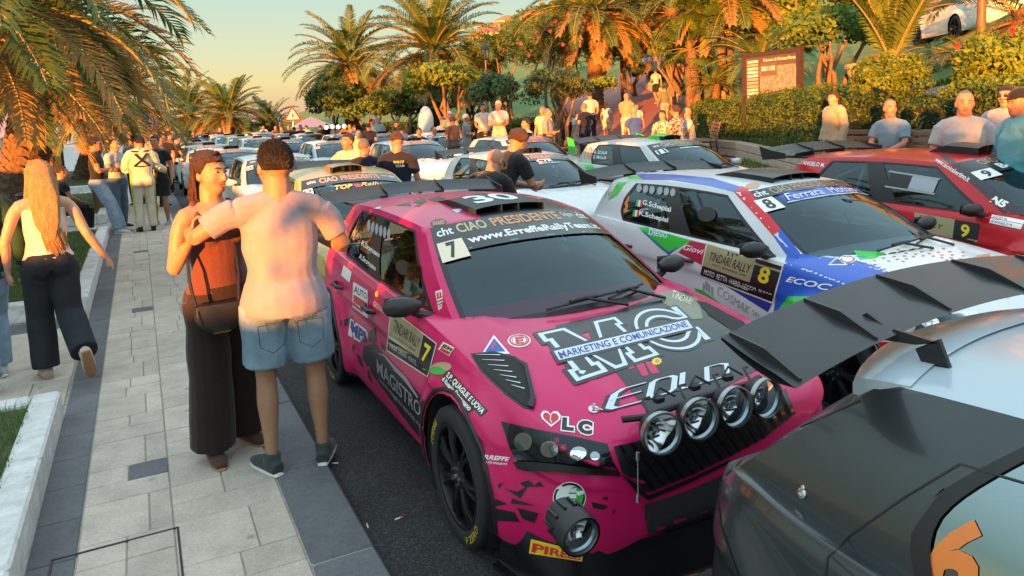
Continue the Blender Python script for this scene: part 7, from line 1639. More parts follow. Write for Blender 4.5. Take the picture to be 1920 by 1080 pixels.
    if top:
        tz = {'tube': 0, 'tank': 0}.get(top, 1)
        e = .013 if top not in ('jacket', 'suit') else .03
        if tz: torso(q, e)
        if top in ('tank', 'tube'):
            up_ = P['neck'] if top == 'tank' else P['chest']
            pts = [P['pel'] + Vector((0, 0, .03)), lerp(P['pel'], P['waist'], .5), P['waist'], lerp(P['waist'], P['chest'], .5), P['chest'] + Vector((0, 0, .035 if top == 'tube' else .045))]
            etube(q, pts, [(.172 * f + .010, .126 * f + .01), (.158 * f * wz + .014, .112 * f + .012), (.142 * f * wz + .010, .104 * f + .010), (.156 * wz * f + .010, .112 * f + .010), (.170 * wz + .008, .110 + .010)], sd, 20)
            if bust:
                for s_ in (-1, 1): ell(q, P['chest'] + sd * s_ * .075 + Vector((-sd.y, sd.x, 0)) * .085 + Vector((0, 0, -.03)), (.076, .068, .07))
            if top == 'tank':
                for s_ in (-1, 1): etube(q, [P['chest'] + sd * s_ * .11 + Vector((0, 0, .02)) + Vector((-sd.y, sd.x, 0)) * .075, P['neck'] + sd * s_ * .10 + Vector((0, 0, -.012)), P['chest'] + sd * s_ * .11 + Vector((0, 0, .02)) - Vector((-sd.y, sd.x, 0)) * .09], [.025, .022, .025], n=8)
        elif hem: 
            a = P['pel']; etube(q, [a + Vector((0, 0, -hem)), a, lerp(P['pel'], P['waist'], .6)], [(.196 * f, .180 * f), (.196 * f, .176 * f), (.170 * f, .138 * f)], sd, 20)
        if tz:
            for s_ in (-1, 1):
                if top in ('long', 'jacket', 'suit', 'hoodie'): arm(q, s_, e + .004, e + .004)
                else: arm(q, s_, .013, .015, sleeve)
        if top == 'jacket': ell(q, P['neck'] + Vector((0, 0, -.02)) + Vector((sd.y, -sd.x, 0)) * .07, (.12, .07, .07))
        if top in ('polo', 'shirt'): etube(q, [P['neck'] + Vector((0, 0, -.03)), P['neck'] + Vector((0, 0, .02))], [.075, .068], n=14)
        K['top'] = remesh(q, 'top', vox, 2, folds(.007 * wr, 5., 15., seed))
    q = MB()
    if bottom:
        e = .014; pts = [P['pel'] - (P['waist'] - P['pel']).normalized() * .06, P['pel'], lerp(P['pel'], P['waist'], .45)]
        etube(q, pts, [(.155 * f + e, .116 * f + e), (.170 * f + e, .126 * f + e), (.160 * f * wz + e, .114 * f + e)], hs, 20); bk = Vector((hs.y, -hs.x, 0))
        for s_ in (-1, 1): ell(q, P['pel'] + hs * s_ * .075 + bk * .055 + Vector((0, 0, -.02)), (.09 * f + e, .084 * f + e, .094 * f + e))
        for s_ in (-1, 1):
            if bottom == 'shorts': leg(q, s_, e + .008, .78, .022)
            elif bottom == 'wide': leg(q, s_, .022, 1., .055 + flare)
            elif bottom == 'skirt': leg(q, s_, .03, .8, .02)
            else: leg(q, s_, e + .002, 1., .012 + flare)
        K['bottom'] = remesh(q, 'bottom', vox, 2, folds(.006 * wr, 3., 11., seed + 1))
    K['shoes'] = []
    for s_, an, toe, kn in ((1, P['ran'], P['rtoe'], P['rkn']), (-1, P['lan'], P['ltoe'], P['lkn'])):
        d = Vector(toe) if toe else Vector((s_ * .12, 1, -.0)); d = d.normalized(); up = (kn - an).normalized() if toe else Vector((0, 0, 1)); up = (up - d * up.dot(d)).normalized(); sdv = d.cross(up); L = .92 if fem else 1.
        bs = an - up * .045; q = MB(); q2 = MB()
        etube(q, [bs - d * .065, bs - d * .02 + up * .012, bs + d * .06 * L + up * .006, bs + d * .13 * L - up * .002, bs + d * .195 * L - up * .012], [(.036, .038), (.042, .050), (.046, .040), (.048, .032), (.030, .018)], sdv, 12); etube(q, [an + up * .03, bs], [.046, .046], n=10)
        etube(q2, [bs - d * .08 - up * .028, bs - up * .030, bs + d * .10 * L - up * .030, bs + d * .17 * L - up * .030, bs + d * .215 * L - up * .026], [(.030, .012), (.040, .014), (.046, .014), (.044, .013), (.020, .010)], sdv, 12)
        K['shoes'].append((remesh(q, 'shoe', min(vox, .012), 2), remesh(q2, 'sole', .009, 1)))
    K['J'] = J; K['PH'] = PH; K['HM'] = HM; K['fem'] = fem; return K
def hair_mesh(K, style='short'):
    P, M = K['PH'], K['HM']; k = .95 if K['fem'] else 1.; q = MB(); n = 28
    R_ = {'short': (.0795, .1005, .1015), 'buzz': (.0775, .0985, .099), 'curly': (.092, .112, .112)}.get(style, (.085, .106, .106))
    V = []; m_ = 18
    for j in range(m_ + 1):
        ph = math.pi * j / m_ * .74
        for i in range(n):
            th = 2 * math.pi * i / n; v = Vector((R_[0] * math.sin(ph) * math.cos(th), R_[1] * math.sin(ph) * math.sin(th), R_[2] * math.cos(ph)))
            fr = max(0, math.sin(th)); 
            lim = lerp(.64 if style in ('short', 'buzz', 'curly') else .74, .24 if style == 'buzz' else .36, min(1, fr * 1.6)) * math.pi
            if ph > lim: t = lim + (ph - lim) * .12; v = Vector((R_[0] * .93 * math.sin(t) * math.cos(th), R_[1] * .93 * math.sin(t) * math.sin(th), R_[2] * .93 * math.cos(t))) * (1 - .25 * (ph - lim))
            ns_ = noise.noise(v * (38 if style == 'curly' else 22)) * (.012 if style == 'curly' else .004); v = v * (1 + ns_ / .1)
            V.append(P(v + Vector((0, -.014, .024))))
    q.add(V, grid_faces(m_ + 1, n, 0) if False else [(j * n + i, (j + 1) * n + i, (j + 1) * n + (i + 1) % n, j * n + (i + 1) % n) for j in range(m_) for i in range(n)])
    return q
def fuzz(K, t, hair, n=2600, lim=.70, ln=.011):
    # short single hairs that break the hair outline
    P = K['PH']; rs = np.random.RandomState(4); C = []; N = []
    while len(C) < n:
        v = rs.normal(0, 1, 3); v /= np.linalg.norm(v); ph = math.acos(v[2]) / math.pi; fr = max(0, v[1])
        if rs.rand() > 1 / (1 + math.exp((ph - lerp(lim - .08, .34, min(1, fr * 1.5))) * 28)): continue
        r = Vector((v[0] * .079, v[1] * .100, v[2] * .102)) + Vector((0, -.014, .024)); C.append(P(r)); N.append(K['HM'] @ Vector((v[2] + .2, v[0] * .3, -v[0] + .1)))
    link('hair_ends', leaf_mesh('hair_ends', np.array([tuple(c) for c in C]), np.array([tuple(c) for c in N]), ln, HAIR[hair], .14, rs, .5), t)
def strands(K, t, hair, L, n=110, back=.115, seed=1, wide=1., name='long_hair', fall=(0, 0)):
    # long strands combed back over the head and hanging down
    P = K['PH']; rr = random.Random(seed); q = MB(); b0 = P((0, 0, 0)); M = K['HM']
    for i in range(n):
        a = lerp(-1.35, 1.35, i / (n - 1)) + rr.uniform(-.03, .03); x, y = math.sin(a) * .088 * wide, -math.cos(a) * back; k = rr.uniform(.85, 1.1); f0 = P((math.sin(a) * .045, .055 * math.cos(a) + .01, .122 - .03 * abs(a)))
        p1 = P((math.sin(a) * .084, -.02 - .05 * math.cos(a), .085 - .035 * abs(a))); p2 = P((x * 1.02, y * .98, -.03)); p3 = p2 + Vector((rr.uniform(-.012, .012), -.012, -L * .5)); p4 = p2 + Vector((rr.uniform(-.02, .02) + fall[0] - (M @ Vector((x, 0, 0))).x * .35, -.01 + fall[1], -L * k))
        etube(q, [f0, p1, p2, p3, p4], [.005, .0075, .008, .0075, .0015], n=4)
    q.build(name, HAIR[hair], t, True, 75)
def face_parts(K, root, dark=(.02, .012, .01), lips=(.34, .11, .09), detail=True, brow=None):
    P, M = K['PH'], K['HM']; q = MB()
    for s_ in (-1, 1): ell(q, P((s_ * .031, .079, .010)), (.0125, .008, .006), M, 10)
    e = q.build('eyes', mat('eye_white', (.36, .32, .29), .25), root, True, 60); q = MB()
    for s_ in (-1, 1): ell(q, P((s_ * .031, .0855, .010)), (.0060, .0045, .0058), M, 10)
    q.build('iris', mat('iris_dark', (.02, .010, .006), .15), e, True, 60); q = MB()
    for s_ in (-1, 1): etube(q, [P((s_ * .013, .094, .026)), P((s_ * .032, .092, .034)), P((s_ * .050, .078, .029))], [.0035, .0045, .002], n=6)
    q.build('eyebrows', mat('brow', dark, .8), root, True); q = MB(); etube(q, [P((-.024, .086, -.058)), P((0, .096, -.054)), P((.024, .086, -.058))], [(.001, .003), (.005, .006), (.001, .003)], n=8); etube(q, [P((-.020, .086, -.064)), P((0, .095, -.066)), P((.020, .086, -.064))], [(.001, .003), (.006, .006), (.001, .003)], n=8); q.build('lips', mat('lips_%d' % int(lips[0] * 100), lips, .45), root, True)
def omat(o, m):
    o.material_slots[0].link = 'OBJECT'; o.material_slots[0].material = m
def person(label, K, loc, rz, skin='tan', top=None, bottom=None, shoes=None, hair=None, hstyle='short', scale=1., group=None, face=True, sole=None, long_hair=None, hat=None, glasses=None):
    t = thing('person', label, 'person', loc, rz, group); t.scale = (scale,) * 3
    K['use'] = K.get('use', 0) + 1
    b = link('body', K['body'], t); b['_m'] = 0; PEND.append((b, SKIN[skin]))
    if 'top' in K and top: PEND.append((link('top', K['top'], t), top))
    if 'bottom' in K and bottom: PEND.append((link('trousers', K['bottom'], t), bottom))
    for a_, b_ in K['shoes']: o_s = link('shoe', a_, t); PEND.append((o_s, shoes or S_DARK)); PEND.append((link('sole', b_, o_s), sole or S_WHITE))
    if hair: hair_mesh(K, hstyle).build('hair', HAIR[hair], t, True, 80)
    if long_hair: strands(K, t, hair, long_hair + .10, 50)
    if hat:
        P, M = K['PH'], K['HM']; q = MB(); V = []
        for j in range(8):
            ph = math.pi * .5 * j / 7
            for i in range(20): th = 2 * math.pi * i / 20; V.append(P(Vector((.086 * math.sin(ph) * math.cos(th), .108 * math.sin(ph) * math.sin(th), .092 * math.cos(ph))) + Vector((0, -.012, .04))))
        q.add(V, [(j * 20 + i, (j + 1) * 20 + i, (j + 1) * 20 + (i + 1) % 20, j * 20 + (i + 1) % 20) for j in range(7) for i in range(20)])
        br = [(math.cos(a) * .075, .085 + math.sin(a) * .085) for a in np.linspace(0, math.pi, 9)]; q.add([P((x, y, .040)) for x, y in br] + [P((x * .95, y * .98, .032)) for x, y in br], [tuple(range(9)), tuple(reversed(range(9, 18)))] + [(i, i + 1, 10 + i, 9 + i) for i in range(8)]); q.build('cap', hat, t, True, 50)
    if glasses:
        P, M = K['PH'], K['HM']; q = MB()
        for s_ in (-1, 1): ell(q, P((s_ * .033, .094, .008)), (.027, .006, .017), M, 12); etube(q, [P((s_ * .060, .086, .012)), P((s_ * .080, -.005, .010))], [.003, .003], n=5)
        q.build('glasses', glasses, t, True)
    if face: face_parts(K, t)
    return t
PEND = []
S_DARK = cloth('shoe_dark', (.03, .03, .032), .2); S_WHITE = mat('sole_white', (.62, .62, .60), .6); S_GUM = mat('sole_gum', (.30, .16, .08), .7); S_WS = cloth('shoe_white', (.55, .54, .52), .2)
def at_px(px, py, d, z):                                     # ground spot below a pixel, at a distance
    p = gd(px, py, d); return Vector((p.x, p.y, z))
def toward(p, q=None, extra=0.):                            # heading so that a figure (facing +Y) looks at q (default the camera)
    q = q or Vector((0, 0, 0)); return math.atan2(-(q.x - p.x), (q.y - p.y)) + extra
DEN_L, DEN_M, DEN_K = JEAN('light', (.20, .28, .38)), JEAN('mid', (.085, .13, .18)), JEAN('charcoal', (.018, .020, .024))
C_LIL, C_BRN, C_CRM, C_BLK, C_NAVY, C_WHT = cloth('lilac_grey', (.26, .22, .25), .25, 9.), cloth('dark_brown', (.020, .011, .009), .25), cloth('cream', (.55, .50, .42), .2), cloth('black', (.012, .012, .013)), cloth('navy', (.010, .013, .030)), cloth('white', (.38, .375, .37), .25, 9.)
# ---- the couple
man_J = joints(lel=(-.415, .02, 1.29), lwr=(-.44, .26, 1.30), rel=(.335, .0, 1.17), rwr=(.20, .22, 1.22), lsh=(-.20, -.01, 1.43), rsh=(.20, -.01, 1.42), rhip=(.105, 0, .91), lhip=(-.105, 0, .91), rkn=(.135, .02, .49), lkn=(-.125, .02, .49), ran=(.14, -.03, .075), lan=(-.13, -.04, .075), hyaw=.25, rtoe=(.35, 1, 0), ltoe=(-.45, 1, 0), hsz=1.14, head=(0, .015, 1.63))
Kman = kit(man_J, False, 'tee', 'shorts', .009, 1.16, hem=.07, sleeve=.72, wr=.9, seed=1.)
MP = Vector((.66, 4.22, PZ)); man = person('man in lilac grey t-shirt and denim shorts with his back turned, arm round the woman', Kman, MP, rad(-3), 'olive', C_LIL, JEAN('washed', (.15, .22, .28)), cloth('shoe_slate', (.035, .045, .045), .2), 'black', 'buzz', 1.045)
q = MB()
for s_, (kx, ky) in ((-1, (-.118, .016)), (1, (.128, .016))):
    for dz, r_ in ((0, .098), (.028, .100)): etube(q, [(kx, ky, .575 + dz), (kx, ky, .60 + dz)], [r_ + .006, r_ + .004], n=20)
q.build('shorts_cuffs', JEAN('cuff', (.16, .22, .28)), man, True)
for x in (-.095, .10):
    q = MB(); z0 = .835; pk = [(x - .065, .0), (x + .065, .0), (x + .06, -.11), (x, -.145), (x - .06, -.11)]
    etube(q, [(a, -.172 - .012 * (1 - abs(a - x) / .07), z0 + b_) for a, b_ in pk + pk[:1]], [.0028] * 6, n=5); q.build('pocket_stitching', JEAN('stitch', (.05, .08, .11)), man)
wom_J = joints(rel=(.235, -.02, 1.10), rwr=(.20, .17, 1.31), lel=(-.235, -.03, 1.13), lwr=(-.24, .05, .90), hyaw=.30, hpit=-.02, rsh=(.165, -.01, 1.40), lsh=(-.165, -.01, 1.40), neck=(0, -.01, 1.455), head=(0, .01, 1.605), rkn=(.10, .02, .49), lkn=(-.12, -.03, .49), ran=(.10, -.02, .075), lan=(-.14, -.12, .075), rtoe=(.25, 1, 0))
Kwom = kit(wom_J, True, 'tank', 'wide', .009, 1.0, seed=2., bust=1, wr=.8, rdir=((-.25, .1, .95), (-.6, .7, .0), 1), rcurl=1.2, flare=.012)
WP = Vector((.35, 4.56, PZ)); wom = person('woman in brown top and wide dark trousers holding a black shoulder bag', Kwom, WP, rad(-158), 'tan', cloth('brown_knit', (.11, .036, .030), .2, 60.), C_BRN, cloth('suede_brown', (.07, .035, .025), .3), 'brown', 'swept', 1.04, sole=S_GUM)
P_ = Kwom['PH']; strands(Kwom, wom, 'brown', .20, 120, .125, 2, 1.0, 'ponytail', (-.01, .02)); fuzz(Kwom, wom, 'brown', 900, .7, .014); fuzz(Kman, man, 'black', 3000, .60, .008)
q = MB(); ell(q, P_((0, -.105, .085)), (.035, .02, .03)); q.build('hair_clip', M_BLK, wom, True)
q = MB(); c_ = wom_J['rwr']
for k in range(2): q.lathe([(.030, -.003), (.033, 0), (.030, .003)], 16, c_ + Vector((.008 + k * .012, -.02 - .012 * k, -.02 - .02 * k)), Matrix.Rotation(.5, 3, 'X'))
q.build('bracelet', mat('gold_metal', (.6, .42, .15), .25, metal=1.), wom)
# her bag: body, flap, strap
bag = thing('shoulder_bag', 'black leather saddle bag hanging at the hip of the woman in brown', 'bag', WP + Vector((-.03, -.22, .88)), rad(6)); M_LEA = mat('black_leather', (.012, .012, .013), .35, var=.1, vscale=20, bump=.15, bscale=120)
def saddle(w, h, y0, y1, bev): 
    pts = [(-w, h)] + [(w * math.cos(a), h * .25 + (h * 1.0) * math.sin(a)) for a in np.linspace(math.pi, 2 * math.pi, 15)] + [(w, h)]
    q = MB(); n = len(pts); V = [(x * k, y, z * k) for y, k in ((y0, .93), (y0 - .008 if False else y0 + bev, 1.), (y1 - bev, 1.), (y1, .93)) for x, z in pts]; q.add(V, [(r_ * n + i, r_ * n + (i + 1) % n, (r_ + 1) * n + (i + 1) % n, (r_ + 1) * n + i) for r_ in range(3) for i in range(n)] + [tuple(reversed(range(n))), tuple(range(3 * n, 4 * n))]); return q
saddle(.125, .085, -.045, .045, .012).build('pouch', M_LEA, bag, True, 50); fl = saddle(.122, .088, -.060, -.047, .004); fl.build('flap', M_LEA, bag, True, 50)
q = MB(); pts = [(-.118, -.066, .07)] + [(.104 * math.cos(a), -.064, .01 + .08 * math.sin(a)) for a in np.linspace(math.pi, 2 * math.pi, 13)] + [(.118, -.066, .07)]; q.tube(pts, .003, 5); q.build('stitching', M_BLK, bag)
q = MB(); q.box((0, -.064, -.065), (.09, .006, .010)); q.build('clasp', mat('gold_metal', (.6, .42, .15), .25, metal=1.), bag)
q = MB(); q.tube([(.11, 0, .08), (.135, .06, .22), (.14, .14, .42), (.11, .22, .56), (.05, .26, .60), (-.06, .20, .57), (-.12, .1, .42), (-.13, .03, .22), (-.115, 0, .08)], .009, 6); q.build('strap', M_LEA, bag, True)
# ---- blonde girl walking away
bl_J = joints(rsh=(.17, -.01, 1.40), lsh=(-.17, -.01, 1.40), neck=(0, -.01, 1.455), head=(-.01, .02, 1.605), hyaw=.75, rel=(.27, -.05, 1.13), rwr=(.40, .02, .90), lel=(-.27, -.03, 1.13), lwr=(-.27, .06, .88), rkn=(.10, -.02, .50), ran=(.14, -.40, .26), lkn=(-.09, .10, .50), lan=(-.09, .06, .075), rtoe=(.15, .45, -.9))
Kbl = kit(bl_J, True, 'tube', 'trousers', .010, 1.0, seed=4., wr=1.3, flare=.035, rcurl=.35, lcurl=.5)
BP = Vector((-.70, 6.78, PZ)); blo = person('blonde girl in cream strapless top and charcoal jeans walking away', Kbl, BP, rad(10), 'fair', C_CRM, DEN_K, cloth('shoe_tan', (.42, .36, .28), .2), 'blond', 'swept', 1.0, sole=S_GUM)
q = MB(); P_ = Kbl['PH']; b0 = P_((0, 0, 0))
strands(Kbl, blo, 'blond', .56, 200, .125, 5, 1.25, 'loose_hair', (.03, -.02)); fuzz(Kbl, blo, 'blond', 700, .7, .014)
etube(q, [P_((0, -.05, .07)), b0 + Vector((.01, -.10, -.02)), b0 + Vector((.015, -.125, -.16)), b0 + Vector((.02, -.145, -.36)), b0 + Vector((.03, -.14, -.50))], [(.06, .05), (.085, .05), (.105, .035), (.085, .025), (.03, .01)], n=18)
etube(q, [P_((-.06, .02, .06)), P_((-.088, .0, -.03)), b0 + Vector((-.10, .02, -.20))], [.03, .03, .012], n=10); q.build('long_hair', HAIR['blond'], blo, True, 70)
# ---- passer-by in green, half in view
Kgr = kit(POSES['walk'], False, 'long', 'trousers', .012, 1.0, seed=6., hem=.03, flare=.02)
gp = at_px(-14, 690, 7.0, PZ); person('passer-by in dark green sweatshirt and pale blue jeans', Kgr, gp, rad(25), 'tan', cloth('bottle_green', (.010, .045, .028)), DEN_L, S_WS, 'dark')
# ---- group of men by the lamp post
Ksung = kit(joints(rel=(.24, .06, 1.15), lel=(-.24, .06, 1.15), rwr=(-.08, .22, 1.17), lwr=(.10, .22, 1.14), ran=(.16, .28, .075), lan=(-.04, .32, .075), rkn=(.13, .18, .50), lkn=(-.07, .20, .50)), False, 'tee', 'trousers', .012, 1.0, seed=8., flare=.02)
p_ = Vector((-.72, 15.75, PZ)); person('young man in black t-shirt and sunglasses leaning with crossed arms', Ksung, p_, rad(-95), 'tan', C_BLK, DEN_L, S_WS, 'black', 'curly', 1.03, 'men talking by the lamp post', glasses=M_GLOSSBLK)
Kcr = kit(POSES['crossed'], False, 'tee', 'trousers', .013, 1.02, seed=9., sleeve=.6)
person('man in pale grey t-shirt with sweater tied round his waist', Kcr, Vector((-.42, 16.45, PZ)), rad(-130), 'tan', cloth('pale_grey', (.42, .40, .37)), DEN_M, S_DARK, 'dark', 'buzz', 1.0, 'men talking by the lamp post')
Ksuit = kit(joints(rel=(.27, .05, 1.17), rwr=(.42, .26, 1.08), lel=(-.26, .04, 1.15), lwr=(-.14, .26, 1.12), hyaw=.5), False, 'suit', 'trousers', .011, 1.02, seed=10., wr=2., flare=.005)
dr = person('rally driver in cream racing suit with black neck harness, back turned', Ksuit, Vector((.02, 15.55, PZ)), rad(8), 'tan', cloth('suit_cream', (.58, .52, .40), .3), cloth('suit_cream', (.58, .52, .40), .3), cloth('boot_black', (.02, .018, .018), .2), 'black', 'short', 1.03, 'men talking by the lamp post', sole=S_DARK)
q = MB()
for s_ in (-1, 1): etube(q, [(s_ * .10, -.13, 1.42), (0, -.155, 1.30), (-s_ * .13, -.13, 1.20)], [(.02, .012)] * 3, n=8); etube(q, [(s_ * .06, -.12, 1.46), (s_ * .13, -.07, 1.47), (s_ * .12, .06, 1.46)], [(.03, .015)] * 3, n=8)
etube(q, [(-.14, -.135, 1.20), (0, -.15, 1.19), (.14, -.135, 1.20)], [(.014, .012)] * 3, n=8); q.build('neck_harness', M_BLK, dr, True)
for s_ in (-1, 1):
    q = MB(); etube(q, [(s_ * .192, -.03, 1.12), (s_ * .200, -.03, .9), (s_ * .19, -.02, .6), (s_ * .175, -.03, .2)], [(.006, .03)] * 4, n=8); q.build('side_stripe', INK('fluo_yellow', (.62, .75, .03)), dr, True)
Kst = kit(POSES['stand'], False, 'tee', 'shorts', .014, 1.02, seed=11., sleeve=.6)
person('man in black shirt and shorts standing behind the driver', Kst, Vector((.30, 16.15, PZ)), rad(160), 'olive', C_BLK, C_BLK, cloth('shoe_grey', (.25, .27, .28), .2), 'black', 'short', 1.02, 'men talking by the lamp post')
Ksit = kit(POSES['sit'], False, 'tee', 'trousers', .014, 1.02, seed=12., sleeve=.6)
sp = at_px(118, 400, 16.2, PZ - .02); person('person in dark clothes seated on the planter edge with legs out', Ksit, sp, rad(-75), 'tan', C_BLK, C_BLK, S_DARK, 'dark', 'short', 1.)
# ---- crew among the cars
Kcrew = kit(joints(pel=(0, -.06, .92), waist=(0, .0, 1.07), chest=(0, .10, 1.27), neck=(0, .19, 1.39), head=(0, .27, 1.51), hpit=-.55, rsh=(.185, .14, 1.36), lsh=(-.185, .14, 1.36), rel=(.24, .24, 1.08), lel=(-.24, .22, 1.10), rwr=(.10, .46, 1.08), lwr=(-.06, .44, 1.05)), False, 'tee', 'trousers', .010, 1.06, seed=14., sleeve=.7)
p_ = at_px(898, 300, 7.2, 0); person('bald man with glasses in black t-shirt bending over the white car', Kcrew, p_, rad(-62), 'ruddy', C_BLK, C_BLK, S_DARK, None, 'buzz', 1.0, 'crew beside the white car', glasses=M_BLK)
p_ = at_px(932, 280, 8.05, 0); person('curly haired man in black racing jacket with orange shoulder', Kcrew, p_, rad(-80), 'tan', C_BLK, C_BLK, S_DARK, 'brown', 'curly', 1.10, 'crew beside the white car')
Kback = kit(joints(rel=(.34, .0, 1.16), rwr=(.30, .18, .98), lel=(-.34, .0, 1.17), lwr=(-.28, .18, 1.0), hyaw=-.5), False, 'tee', 'trousers', .012, 1.12, seed=15., sleeve=.75)
p_ = at_px(685, 300, 10.6, 0); br = person('mechanic in navy t-shirt with white lettering on the back', Kback, p_, rad(-15), 'ruddy', C_NAVY, DEN_M, S_DARK, 'grey', 'buzz', .98, 'mechanics between the cars')
p2 = at_px(745, 300, 10.0, 0); br2 = person('mechanic in navy t-shirt with yellow print looking down', kit(joints(rel=(.25, .02, 1.14), rwr=(.24, .16, .93), lel=(-.25, .02, 1.14), lwr=(-.20, .2, .95), hyaw=.6, hpit=-.4), False, 'tee', 'trousers', .012, 1.05, seed=16., sleeve=.75), p2, rad(-35), 'ruddy', C_NAVY, DEN_M, S_DARK, 'brown', 'short', 1.03, 'mechanics between the cars')
def back_print(root, body, x0, x1, z0, z1, m, y=-.16, bow=.05):
    V, F_ = cut_grid(*text_mesh(body, .02, .1), 6, 1); q = MB(); q.add([(lerp(x0, x1, a), y + bow * (lerp(x0, x1, a) / .17) ** 2, lerp(z0, z1, b_)) for a, b_ in V], F_); q.build('shirt_print', m, root)
back_print(br, 'BRsport', -.14, .14, 1.30, 1.38, I_W, -.185); back_print(br2, 'RALLY', -.0, .13, 1.34, 1.38, I_Y, -.165); back_print(br2, 'TEAM', .02, .13, 1.30, 1.33, I_W, -.165)
p_ = at_px(655, 300, 11.6, 0); person('man in white long sleeved top facing the mechanics', kit(joints(rel=(.36, -.05, 1.18), rwr=(.22, .08, 1.0), hyaw=-.3), False, 'long', 'trousers', .012, 1.08, seed=17.), p_, toward(p_, None, -.5), 'tan', C_WHT, DEN_M, S_WS, 'dark', 'short', 1.02, 'mechanics between the cars')
# ---- people on the benches and along the right pavement
RZ_ = .60
Kpolo = kit(joints(rel=(.27, .02, 1.14), rwr=(.12, .26, 1.10), lel=(-.27, .02, 1.14), lwr=(-.02, .27, 1.10), hpit=-.05), False, 'polo', 'trousers', .010, 1.22, seed=18., sleeve=.75)
p_ = at_px(1806, 300, 8.9, .22); polo = person('bald man in white polo shirt looking at the camera with a phone', Kpolo, p_, toward(p_, None, .12), 'ruddy', C_WHT, C_NAVY, S_DARK, 'grey', 'buzz', 1.03, 'people by the benches')
ph = MB(); ph.bbox((.04, .34, 1.17), (.075, .012, .15), .005, M=Matrix.Rotation(-.7, 3, 'X') @ Matrix.Rotation(.6, 3, 'Y')); o = ph.build('mobile_phone', M_GLOSSBLK, None); o.matrix_world = Matrix.Translation(p_) @ Matrix.Rotation(polo.rotation_euler.z, 4, 'Z') @ Matrix.Scale(1.03, 4); tag(o, 'black mobile phone in the hand of the man in the polo shirt', 'phone')
Kbench = kit(POSES['sit'], False, 'shirt', 'trousers', .011, 1.12, seed=19., sleeve=.75)
p_ = Vector((BC.x, BC.y, bz)); bm_ = at_px(1672, 300, 11.6, bz); KB2 = dict(Kbench)
person('older man in blue short sleeved shirt sitting on the long bench', kit(dict(joints(**{k: v for k, v in POSES['sit'].items()}), hyaw=.9), False, 'shirt', 'trousers', .011, 1.12, seed=19., sleeve=.75), bm_, RZB, 'ruddy', cloth('chambray', (.20, .27, .34)), cloth('indigo_trousers', (.015, .025, .06)), S_DARK, 'grey', 'buzz', 1.02, 'people by the benches')
p_ = at_px(1563, 300, 11.9, bz); person('person in beige hooded jacket with brown hair looking away', kit(joints(hyaw=.3), True, 'jacket', 'trousers', .012, 1.1, seed=20.), p_, rad(75), 'fair', cloth('beige', (.36, .28, .18)), C_BRN, S_DARK, 'brown', 'swept', .86, 'people by the benches', long_hair=.14)
Kcap = kit(joints(rel=(.26, .03, 1.14), rwr=(.2, .2, 1.0), hyaw=.2), False, 'suit', 'trousers', .011, 1.1, seed=21., wr=1.6)
p_ = at_px(1912, 300, 8.1, .2); person('driver in pale blue racing suit and black cap', Kcap, p_, rad(58), 'tan', cloth('suit_teal', (.10, .30, .36)), cloth('suit_teal', (.10, .30, .36)), S_DARK, 'black', 'buzz', 1.04, 'people by the benches', hat=C_BLK)
Kw = kit(joints(), True, 'shirt', 'trousers', .014, 1.05, seed=22.); p_ = at_px(1884, 300, 9.6, .35); person('woman with glasses in a pale pink shirt beside the driver in the cap', Kw, p_, rad(100), 'fair', cloth('pale_pink', (.50, .38, .36)), C_BRN, S_DARK, 'dark', 'swept', .98, 'people by the benches', glasses=M_BLK)
KF = {}
def far(label, px, py, d, pose, rz, skin, top, bot, hair, hs='short', fem=False, tk='tee', bk='trousers', sc=1., hat=None, z=None, lh=None, grp='spectators', fat=1.05, shoes=None):
    key = (pose, fem, tk, bk, fat)
    if key not in KF: KF[key] = kit(POSES[pose], fem, tk, bk, .018, fat, seed=len(KF), sleeve=.65)
    K = KF[key]; p = gd(px, py, d); H_ = (1.75 if pose != 'sit' else 1.32) * sc
    zz = p.z - H_ if z is None else z
    return person(label, K, Vector((p.x, p.y, zz)), rz, skin, top, bot, shoes, hair, hs, sc, grp, hat=hat, long_hair=lh)
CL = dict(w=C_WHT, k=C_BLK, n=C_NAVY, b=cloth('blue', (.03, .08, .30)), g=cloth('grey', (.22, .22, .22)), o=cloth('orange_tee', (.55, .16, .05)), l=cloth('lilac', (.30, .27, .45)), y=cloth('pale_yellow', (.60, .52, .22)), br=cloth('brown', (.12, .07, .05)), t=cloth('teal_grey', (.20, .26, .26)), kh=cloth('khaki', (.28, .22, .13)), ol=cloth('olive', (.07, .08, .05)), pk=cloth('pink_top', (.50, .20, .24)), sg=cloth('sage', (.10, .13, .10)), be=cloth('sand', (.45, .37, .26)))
C_FLO = mat('cloth_floral', (.10, .03, .02), .85, col2=(.62, .55, .45), vscale=28, thr=(.47, .53), detail=2.)
far('woman in white top and black skirt with clasped hands', 905, 192, 20.2, 'clasp', toward(Vector((8, 18, 0)), None, .2), 'tan', CL['w'], CL['k'], 'dark', 'swept', True, sc=.98, lh=.1, z=.55, bk='trousers')
far('grey haired man in open white shirt and beige trousers', 934, 188, 19.2, 'crossed', toward(Vector((8, 17, 0)), None, -.3), 'tan', CL['w'], CL['be'], 'white', 'short', False, 'shirt', sc=1.0, z=.55)
far('man in brown and khaki top resting his chin on his hand', 1174, 168, 24, 'chin', rad(-60), 'ruddy', CL['kh'], CL['be'], None, 'buzz', z=.66, sc=1.02)
far('man in blue shirt with bag strap, back turned', 1190, 200, 19.5, 'sit', rad(5), 'ruddy', CL['b'], CL['n'], None, 'buzz', sc=1.05)
far('man in white t-shirt with his back turned at the lawn corner', 1106, 172, 25, 'back', rad(-10), 'tan', CL['w'], CL['n'], 'dark', 'short', sc=1.02)
